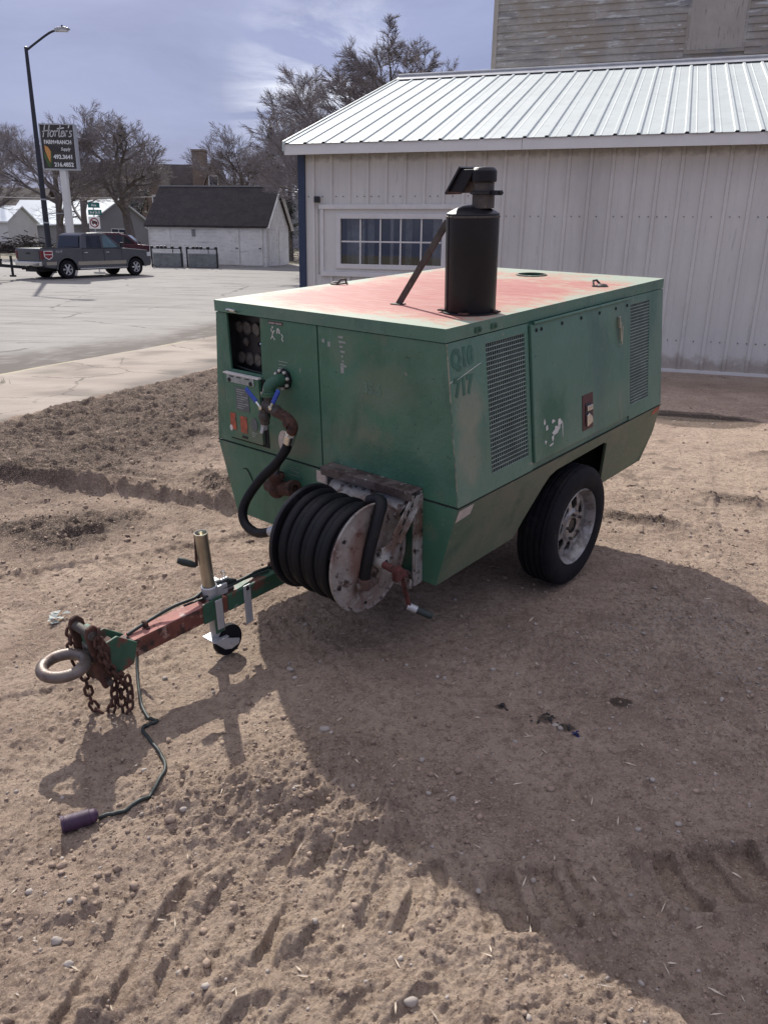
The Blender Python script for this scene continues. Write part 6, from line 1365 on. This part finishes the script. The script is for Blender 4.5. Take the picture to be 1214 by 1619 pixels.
# local x runs along the gable side (to the right and back), y along the long side (to the left and back)
GW, GL, GE, GR = 7.0, 11.6, 2.25, 4.45
b = MB(); b.prism([(0, 0, -.6), (GW, 0, -.6), (GW, 0, GE), (GW / 2, 0, GR - .05), (0, 0, GE)], (0, GL, 0)); b.build('wall', 'greywall', ga)
for s in (0, 1):
    x0 = -.45 if s == 0 else GW + .45; z0 = GE - .45 * (GR - GE) / (GW / 2)
    b = MB(); b.prism([(x0, -.35, z0), (GW / 2, -.35, GR), (GW / 2, -.35, GR + .1), (x0, -.35, z0 + .1)], (0, GL + .7, 0)); b.build('roof', 'brightroof', ga)
b = MB(); b.frame([(2.35, -.03, .95), (4.0, -.03, .95), (4.0, -.03, 1.75), (2.35, -.03, 1.75)], [(2.42, -.03, 1.02), (3.93, -.03, 1.02), (3.93, -.03, 1.68), (2.42, -.03, 1.68)], (0, .05, 0)); b.box(3.15, 3.22, -.03, .0, 1.02, 1.68); wo_ = b.build('window', 'trim', ga)
b = MB(); b.box(2.42, 3.93, -.012, -.004, 1.02, 1.68); b.build('pane', 'darkglass', wo_)
# large house with brown roof, chimney and cross gable
ho = thing('stone_house', 'large tan house with long brown roof, cross gables and tall chimney', 'house', (-46.0, 118, 2.2), R(1.5))
b = MB(); b.prism([(0, 0, -.5), (0, 10, -.5), (0, 10, 4.6), (0, 5, 10.9), (0, 0, 4.6)], (20.2, 0, 0)); b.build('wall', 'stone', ho)
for s in (0, 1):
    y0 = -.6 if s == 0 else 10.6
    b = MB(); b.prism([(-.5, y0, 3.85), (-.5, 5, 11.0), (-.5, 5, 11.25), (-.5, y0, 4.1)], (21, 0, 0)); b.build('roof', 'brownroof', ho)
b = MB(); b.box(17.9, 19.8, .6, 2.2, 0, 12.6); cho = b.build('chimney', 'stone', ho)
b = MB(); b.box(17.8, 19.9, .5, 2.3, 12.6, 12.85); b.build('chimney_cap', 'stone', cho)
def cross_gable(x0, x1, yb, ze, zr, nm):
    m_ = (x0 + x1) / 2
    b = MB(); b.prism([(x0, yb, -.5), (x1, yb, -.5), (x1, yb, ze), (m_, yb, zr), (x0, yb, ze)], (0, 5.5, 0)); b.build(nm, 'stone', ho)
    for s in (-1, 1):
        xe = m_ + s * ((x1 - x0) / 2 + .35); b = MB(); b.prism([(xe, yb - .35, ze - .55), (m_, yb - .35, zr + .05), (m_, yb - .35, zr + .27), (xe, yb - .35, ze - .30)], (0, 6.0, 0)); b.build('roof', 'brownroof', ho)
        b = MB(); b.bar((xe, yb - .37, ze - .5), (m_, yb - .37, zr + .1), .05, .35, (0, 1, 0)) ; b.build('barge_board', 'tanwall', ho)
cross_gable(19.3, 23.0, -1.2, 6.3, 11.4, 'gable_wall')
cross_gable(11.2, 16.2, -3.0, 4.2, 9.6, 'gable_wall')
cross_gable(2.0, 7.0, -2.0, 4.0, 8.6, 'gable_wall')
for (x0, x1, y, z0, z1) in ((20.6, 21.7, -1.2, 7.6, 9.2), (13.0, 14.4, -3.0, 4.6, 6.4), (4.0, 5.2, -2.0, 4.0, 5.6)):
    b = MB(); b.frame([(x0 - .15, y - .05, z0 - .15), (x1 + .15, y - .05, z0 - .15), (x1 + .15, y - .05, z1 + .15), (x0 - .15, y - .05, z1 + .15)], [(x0, y - .05, z0), (x1, y - .05, z0), (x1, y - .05, z1), (x0, y - .05, z1)], (0, .09, 0)); wo_ = b.build('window', 'trim', ho)
    b = MB(); b.box(x0, x1, y - .02, y - .005, z0, z1); b.build('pane', 'darkglass', wo_)
# long pale roof showing over the shed ridge
lr = gable_house('pale_roofed_building', 'low building with pale metal roof just showing above the shed ridge', (-19.6, 84), R(0), 9.6, 8, 6.6, 7.75, 'greywall', 'brightroof', .3, cat='building', windows=((2, 3.2, 1.2, 2.4, 'f'), (6, 7.2, 1.2, 2.4, 'f')))
gable_house('tan_house', 'tan house with low gable at the far left behind bare trees', (-54.5, 100), R(6), 11.5, 9, 5.9, 8.6, 'tanwall', 'brownroof', .4, windows=((7.4, 8.5, 1.3, 3.0, 'f'), (9.6, 10.6, 1.3, 3.0, 'f'), (2.5, 4.5, 4.2, 5.6, 's')))
gable_house('white_outbuilding', 'small white outbuilding at the left edge of the street', (-37.9, 74.5), R(-12), 3.6, 4.2, 3.8, 5.1, 'fascia', 'brightroof', .2, cat='shed', windows=((1.0, 1.7, .9, 1.6, 'f'),))
gable_house('small_pale_house', 'small house with bright roof between the lamp post and the tan house', (-42.5, 92), R(-6), 7.5, 6, 4.6, 6.6, 'tanwall', 'brightroof', .3, windows=((1.2, 2.2, .9, 2.0, 'f'), (4.6, 5.6, .9, 2.0, 'f')))
# woodpile
wp_ = MB(); rs = random.Random(21)
for i in range(420):
    x = rs.gauss(0, 1.5); y = rs.gauss(0, .8); z = abs(rs.gauss(0, .55)) * max(.15, 1 - abs(x) / 4.2); a = rs.uniform(0, 6.28); l = rs.uniform(.15, .6)
    wp_.bar((x - l * math.cos(a), y - l * math.sin(a), z + rs.uniform(-.1, .1)), (x + l * math.cos(a), y + l * math.sin(a), z + rs.uniform(-.1, .25)), .05, .05)
wp_.box(-3.2, 3.2, -.8, .8, -.3, .25)
o = wp_.build('brush_pile', 'brush', None); o.location = (-28.6, 64, gz(0, 64)); tag(o, 'dark pile of brush and cut wood beside the grey garage', 'brush pile')
# overhead wire
wi = MB(); wi.tube([(lerp(-38, -14.5, t), 66 - 4 * t, 5.55 - 2.2 * t * (1 - t) * .5) for t in np.linspace(0, 1, 13)], .035, 5)
o = wi.build('overhead_wire', 'fascia', None); tag(o, 'pale overhead wire running in front of the stone house to the shed', 'wire')
o.visible_shadow = True

# ================================================================== trees
def bare_tree(name, label, x, y, h, spread, seed, trunk_r=.22, group='bare trees along the street', twigs=1.0, fork=.28, zb=None):
    rs = random.Random(seed); z0 = gz(x, y) - .15 if zb is None else zb
    t = thing(name, label, 'tree', (x, y, z0), 0, group)
    big, fine = MB(), MB()
    def seg(p, dvec, ln, r, lev):
        n = 4 if lev < 2 else (3 if lev < 4 else 2); pts = [p]; rr = [r]; dd = dvec.normalized()
        for k in range(n):
            wb = .05 if lev == 0 else .085; dd = (dd + Vector((rs.gauss(0, wb), rs.gauss(0, wb), rs.gauss(0, .06) + (.09 if lev > 1 else .02)))).normalized(); pts.append(pts[-1] + dd * ln / n); rr.append(r * (1 - .62 * (k + 1) / n))
        (big if lev < 3 else fine).tube(pts, rr, 7 if lev == 0 else (5 if lev < 3 else 3), cap=False)
        if lev >= 5: return
        nc = {0: 7, 1: 6, 2: 5, 3: 5, 4: int(6 * twigs)}[lev]
        for c in range(nc):
            f = lerp(fork if lev == 0 else .25, 1.0, (c + rs.random() * .8) / nc); f = min(f, .99); j = min(int(f * n), n - 1); tt = f * n - j
            q = pts[j].lerp(pts[j + 1], tt); ax = (pts[j + 1] - pts[j]).normalized(); o_ = ax.orthogonal().normalized(); ph = rs.uniform(0, 6.28) + c * 2.4
            side = o_ * math.cos(ph) + ax.cross(o_) * math.sin(ph); ang = R(rs.uniform(22, 50) if lev else rs.uniform(26, 56))
            nd = ax * math.cos(ang) + side * math.sin(ang); nd.x *= spread; nd.y *= spread
            ratio = rs.uniform(.50, .72) * (1.12 - .35 * f if lev else 1.05 - .25 * f); seg(q, nd, ln * ratio, max(rr[j] * .56, .0095), lev + 1)
    seg(Vector((0, 0, 0)), Vector((rs.gauss(0, .02), 0, 1)), h * .50, trunk_r, 0)
    # scale so the crown reaches the wanted height
    top = max(max((v[2] for v in big.v), default=1), max((v[2] for v in fine.v), default=1)); k = h / top
    for m_ in (big, fine): m_.v = [(a * k, b_ * k, c * k) for a, b_, c in m_.v]
    for m_, nm, ml in ((big, 'trunk', 'bark'), (fine, 'crown', 'twig')):
        me = bpy.data.meshes.new(nm); me.from_pydata(m_.v, [], m_.f); me.materials.append(M[ml])
        o = bpy.data.objects.new(nm, me); col.objects.link(o); o.parent = t
    return t
def conifer(label, x, y, h, r, seed, zb=None):
    rs = random.Random(seed); t = thing('spruce_tree', label, 'tree', (x, y, gz(x, y) - .15 if zb is None else zb), 0, 'spruces among the bare trees')
    b = MB(); b.tube([(0, 0, 0), (0, 0, h * .98)], [r * .10, .02], 7); b.build('trunk', 'bark', t)
    m_ = MB()
    for i in range(3600):
        f = rs.random() ** .75; z = h * (.10 + .90 * f); rad = r * (1 - f) ** .85 * (.72 + .38 * math.sin(z * 5 + rs.random())) ; q = rad * rs.random() ** .45; a = rs.uniform(0, 6.28)
        c = Vector((q * math.cos(a), q * math.sin(a), z - q * .35)); d = Vector((math.cos(a + rs.gauss(0, .5)), math.sin(a + rs.gauss(0, .5)), rs.uniform(-.7, .2))).normalized(); s_ = d.cross(Vector((0, 0, 1))).normalized(); l = rs.uniform(.15, .42) * h / 9
        m_.add([c - s_ * l * .22, c + s_ * l * .22, c + d * l], [(0, 1, 2)])
    me = bpy.data.meshes.new('crown'); me.from_pydata(m_.v, [], m_.f); me.materials.append(M['needle']); o = bpy.data.objects.new('crown', me); col.objects.link(o); o.parent = t
    return t
bare_tree('bare_tree', 'wide bare tree right behind the shop sign', -24.3, 60, 10.4, 1.6, 1, .26)
bare_tree('bare_tree', 'bare tree reaching past the left edge above the tan house', -33.0, 64, 12.0, 1.6, 2, .28)
bare_tree('bare_tree', 'bare tree with stout trunk standing between garage and shed', -19.55, 62, 9.7, 1.6, 33, .30, fork=.36)
bare_tree('bare_tree', 'tallest bare tree just left of the metal roof eave', -8.6, 70, 12.6, 1.35, 4, .26)
bare_tree('bare_tree', 'slender bare tree over the right end of the white shed', -12.3, 72, 10.2, 1.4, 5, .22)
bare_tree('bare_tree', 'bare tree behind the low corner of the metal roof', -4.6, 68, 13.4, 1.35, 6, .24)
bare_tree('bare_tree', 'big bare tree towering over the metal roof ridge', 0.7, 40, 11.4, 1.6, 17, .30, twigs=2.4)
bare_tree('bare_tree', 'bare tree beside the wooden tower above the metal roof', 3.5, 42, 10.5, 1.45, 8, .24, twigs=1.9)
bare_tree('bare_tree', 'broad bare tree partly behind the big tree over the roof', -0.9, 43, 10.9, 1.6, 23, .24, twigs=2.0)
bare_tree('bare_tree', 'bare tree far behind the chimney of the stone house', -24, 128, 15.5, 1.5, 14, .3)
bare_tree('bare_tree', 'bare tree between the shop sign and the stone house roof', -27.5, 74, 11.5, 1.6, 15, .26)
bare_tree('bare_tree', 'small bare tree in the gap between big tree and metal roof', -2.6, 46, 10.0, 1.4, 9, .2)
bare_tree('bare_tree', 'distant bare tree left of the shop sign', -42, 88, 12.5, 1.2, 10, .28)
bare_tree('bare_tree', 'distant bare tree between chimney and metal building', -15.2, 100, 11.5, 1.2, 12, .26)
conifer('dark spruce standing behind the tree between garage and shed', -28.6, 90, 12.2, 5.2, 1)
conifer('narrow dark spruce among bare trees left of the metal building', -13.0, 92, 12.4, 3.4, 2)
conifer('small dark spruce peeking out right of the house gable', -22.2, 126, 9.6, 3.4, 3)
conifer('dark evergreen squeezed between shed gable and navy corner', -7.0, 58, 4.9, 2.4, 4)
def far_wood():
    rs = random.Random(77); m_ = MB()
    for i in range(2600):
        x = rs.uniform(-95, 40); y = rs.uniform(130, 165); h = rs.uniform(3.5, 9.5) * (.75 + .25 * math.sin(x * .21)); z = 2.2 + .006 * (y - 90); l = rs.gauss(0, .9)
        m_.tube([(x, y, z), (x + l * .4, y, z + h * .5), (x + l, y, z + h)], [.10, .06, .02], 3, cap=False)
        for k in range(5):
            f = rs.uniform(.35, .95); a = rs.gauss(0, 1.1); m_.tube([(x + l * f, y, z + h * f), (x + l * f + a, y, z + h * f + rs.uniform(.3, 1.2))], [.045, .012], 3, cap=False)
    me = bpy.data.meshes.new('far_wood'); me.from_pydata(m_.v, [], m_.f); me.materials.append(M['twig']); o = bpy.data.objects.new('far_wood', me); col.objects.link(o); o['kind'] = 'stuff'
    tag(o, 'distant belt of bare grey brush and trees behind the town', 'wood')
far_wood()

# ================================================================== small things on the ground
npr = np.random.RandomState(12)
ICO = None
bm = bmesh.new(); bmesh.ops.create_icosphere(bm, subdivisions=1, radius=1.0); ICO_V = np.array([v.co[:] for v in bm.verts]); ICO_F = np.array([[v.index for v in f.verts] for f in bm.faces]); bm.free()
bm = bmesh.new(); bmesh.ops.create_icosphere(bm, subdivisions=2, radius=1.0); ICO2_V = np.array([v.co[:] for v in bm.verts]); ICO2_F = np.array([[v.index for v in f.verts] for f in bm.faces]); bm.free()
def scatter_mesh(name, X, Y, S, mtl, sink=.35, flat=.7, jag=.28, label=None, cat=None, base=(ICO_V, ICO_F)):
    n = len(X); Z = relief(X, Y)[0] if isinstance(relief(X, Y), tuple) else relief(X, Y)
    bv, bf = base; k = len(bv)
    v = bv[None] * (1 + jag * npr.randn(n, k, 1)) * S[:, None, None]
    v[..., 0] *= (.7 + .6 * npr.rand(n))[:, None]; v[..., 2] *= (flat * (.7 + .6 * npr.rand(n)))[:, None]
    a = npr.rand(n) * 6.28; c, s = np.cos(a)[:, None], np.sin(a)[:, None]; x = v[..., 0] * c - v[..., 1] * s; y = v[..., 0] * s + v[..., 1] * c
    v = np.stack([x + X[:, None], y + Y[:, None], v[..., 2] + (Z + S * flat * (1 - 2 * sink) * .5)[:, None]], -1)
    f = (bf[None] + (np.arange(n) * k)[:, None, None]).reshape(-1, 3)
    me = bpy.data.meshes.new(name); me.vertices.add(n * k); me.vertices.foreach_set('co', v.astype(np.float32).ravel()); me.loops.add(f.size); me.loops.foreach_set('vertex_index', f.astype(np.int32).ravel()); me.polygons.add(len(f)); me.polygons.foreach_set('loop_start', (np.arange(len(f)) * 3).astype(np.int32)); me.update(calc_edges=True)
    me.materials.append(M[mtl]); o = bpy.data.objects.new(name, me); col.objects.link(o); o['kind'] = 'stuff'
    if label: tag(o, label, cat)
    return o
def in_view_points(n, y0, y1, power=1.0, keep=None):
    y = y0 * (y1 / y0) ** (npr.rand(n) ** power); x = (npr.rand(n) * 2 - 1) * (.62 * y + .35); ok = (side_of(x, y, SLAB_IN) > -.1) & (((x - 5.978) * .3148 + (y - 12.119) * .9492) < -.05)
    x, y = x[ok], y[ok]
    if keep is not None:
        m_ = npr.rand(len(x)) < keep(x, y); x, y = x[m_], y[m_]
    return x, y
def rough_w(x, y):
    g = gauss(x, y, -.20, 2.28, .36, .40, R(30)) + .7 * gauss(x, y, -.55, 2.15, .4, .25) + .25 * gauss(x, y, .08, 1.28, .3, .15) + .6 * gauss(x, y, -.15, 3.05, .25, .4) + gauss(x, y, -2.7, 7.0, 1.2, 1.5) + .8 * gauss(x, y, -1.2, 6, 1.0, .6) + .6 * gauss(x, y, -2.2, 4.7, .9, .4) + .5 * gauss(x, y, -.9, 1.75, .35, .2) + .5 * gauss(x, y, .25, 2.15, .15, .3)
    n = ss(fbm(x + 13, y, 1.3, 4), .02, .2); return np.clip(.07 + .9 * g + .30 * n, 0, 1) * (1 - .75 * gauss(x, y, .35, 1.45, .45, .30))
X, Y = in_view_points(36000, 1.15, 11.5, .9, rough_w); S = np.clip(npr.lognormal(-5.6, .55, len(X)), .0018, .014) * (0.8 + .10 * np.minimum(Y, 6))
scatter_mesh('soil_clods', X, Y, S, 'clod', .25, .7, .30, 'loose crumbs and clods of dry soil over the lot', 'soil clods')
X, Y = in_view_points(420, 1.2, 7.5, .9, lambda x, y: rough_w(x, y) ** 2); S = npr.uniform(.007, .017, len(X)) * (.8 + .12 * Y)
scatter_mesh('large_clods', X, Y, S, 'clod', .40, .62, .24, 'bigger crusted clods of soil in the churned patches', 'soil clods', (ICO2_V, ICO2_F))
X, Y = in_view_points(4000, 1.2, 12.5, .8, lambda x, y: np.clip(.28 + .8 * gauss(x, y, 1.7, 3.4, 1.2, 1.0) + .9 * gauss((x - 5.978) * .3148 + (y - 12.119) * .9492, 0 * y, -.35, 0, .5, 1), 0, 1)); S = np.clip(npr.lognormal(-5.35, .5, len(X)), .002, .014) * (.8 + .08 * np.minimum(Y, 8))
scatter_mesh('pebbles', X, Y, S, 'pebble', .35, .7, .15, 'scattered pale pebbles pressed into the dirt', 'pebbles')
# straw and wood slivers
X, Y = in_view_points(480, 1.2, 10, .9); n = len(X); m_ = MB(); Zs = relief(X, Y)
for i in range(n):
    a = npr.rand() * 6.28; l = npr.uniform(.006, .022) * (1 + .10 * Y[i]); w_ = npr.uniform(.0012, .003) * (1 + .08 * Y[i]); c = Vector((X[i], Y[i], Zs[i] + .005)); d = Vector((math.cos(a), math.sin(a), npr.uniform(-.15, .25))); s_ = Vector((-math.sin(a), math.cos(a), 0))
    m_.add([c - d * l, c - d * l * .3 + s_ * w_ + Vector((0, 0, .002)), c + d * l, c - d * l * .2 - s_ * w_, c + Vector((0, 0, -.003))], [(0, 1, 2), (0, 2, 3), (0, 4, 1), (1, 4, 2), (2, 4, 3), (3, 4, 0)])
o = m_.build('straw_bits', 'straw', None, kind='stuff'); tag(o, 'scattered bits of straw and wood slivers on the dirt', 'straw')
# single stones one can point to
stones = (('rounded pale stone in the lower left tyre track', -.86, 1.585, .0135), ('small pale stone lying right of the purple plug', -.633, 2.06, .011), ('flat buff stone at the bottom edge left of centre', .09, 1.42, .016), ('pinkish stone below the pale stone at lower left', -.79, 1.50, .011),
          ('grey stone half sunk at the shadow edge of the heap', -.21, 2.50, .018), ('pale stone under the drawbar beside the jack shadow', -.40, 2.98, .016), ('white pebble in the sunlit dirt at bottom centre', .055, 1.34, .013))
for lab, x, y, s_ in stones:
    v = ICO2_V * (1 + .07 * npr.randn(len(ICO2_V), 1) + .16 * np.sin(ICO2_V @ npr.randn(3, 1) * 2.5)) * s_ * np.array([1.2, .9, .72]); me = bpy.data.meshes.new('stone'); me.from_pydata(v.tolist(), [], ICO2_F.tolist())
    for p in me.polygons: p.use_smooth = True
    me.materials.append(M['pebble']); o = bpy.data.objects.new('stone', me); col.objects.link(o); o.location = (x, y, hz(x, y) + s_ * .35); tag(o, lab, 'stone', 'single stones on the dirt')
X = np.concatenate([npr.normal(cx, sd, k) for cx, cy, sd, k in ((.50, 2.76, .012, 16), (.66, 2.66, .03, 18), (.73, 2.60, .02, 8))]); Y = np.concatenate([npr.normal(cy, sd * .7, k) for cx, cy, sd, k in ((.50, 2.76, .012, 16), (.66, 2.66, .03, 18), (.73, 2.60, .02, 8))])
scatter_mesh('oily_crumbs', X, Y, npr.uniform(.003, .009, len(X)), 'oil', .25, .7, .25, 'black oily crumbs in the shaded dirt before the compressor', 'oil spill')
m_ = MB(); rs = random.Random(6)
for i in range(5): c = Vector((rs.gauss(0, .006), rs.gauss(0, .006), .004 + .003 * i)); a = rs.uniform(0, 6.28); m_.add([c + Vector((.010 * math.cos(a + k), .010 * math.sin(a + k), rs.uniform(-.006, .006))) for k in (0, 1.3, 2.9, 4.4)], [(0, 1, 2), (0, 2, 3)])
o = m_.build('litter_scrap', 'litter', None); o.location = (.762, 2.558, hz(.762, 2.558)); tag(o, 'crumpled blue scrap lying in the shaded dirt', 'litter')
m_ = MB()
for i in range(9): c = Vector((rs.gauss(0, .016), rs.gauss(0, .012), .008 + .004 * i)); a = rs.uniform(0, 6.28); m_.add([c + Vector((.022 * math.cos(a + k), .022 * math.sin(a + k), rs.uniform(-.01, .01))) for k in (0, 1.3, 2.9, 4.4)], [(0, 1, 2), (0, 2, 3)])
gx, gy = -1.62, 3.42
o = m_.build('crumpled_wrapper', 'lightlabel', None); o.location = (gx, gy, hz(gx, gy)); tag(o, 'crumpled grey wrapper on the sunlit dirt left of the tow ring', 'litter')
m_ = MB()
for i in range(70):
    x = rs.gauss(0, .10); y = rs.gauss(0, .05); h = rs.uniform(.03, .11); a = rs.uniform(0, 6.28); l = rs.uniform(.01, .07)
    m_.add([(x - .004, y, 0), (x + .004, y, 0), (x + l * math.cos(a), y + l * math.sin(a), h)], [(0, 1, 2)])
o = m_.build('grass_tuft', 'grass', None, kind='stuff'); o.location = (-5.28, 10.25, .0); tag(o, 'small dry grass tuft at the left edge of the sidewalk', 'grass')
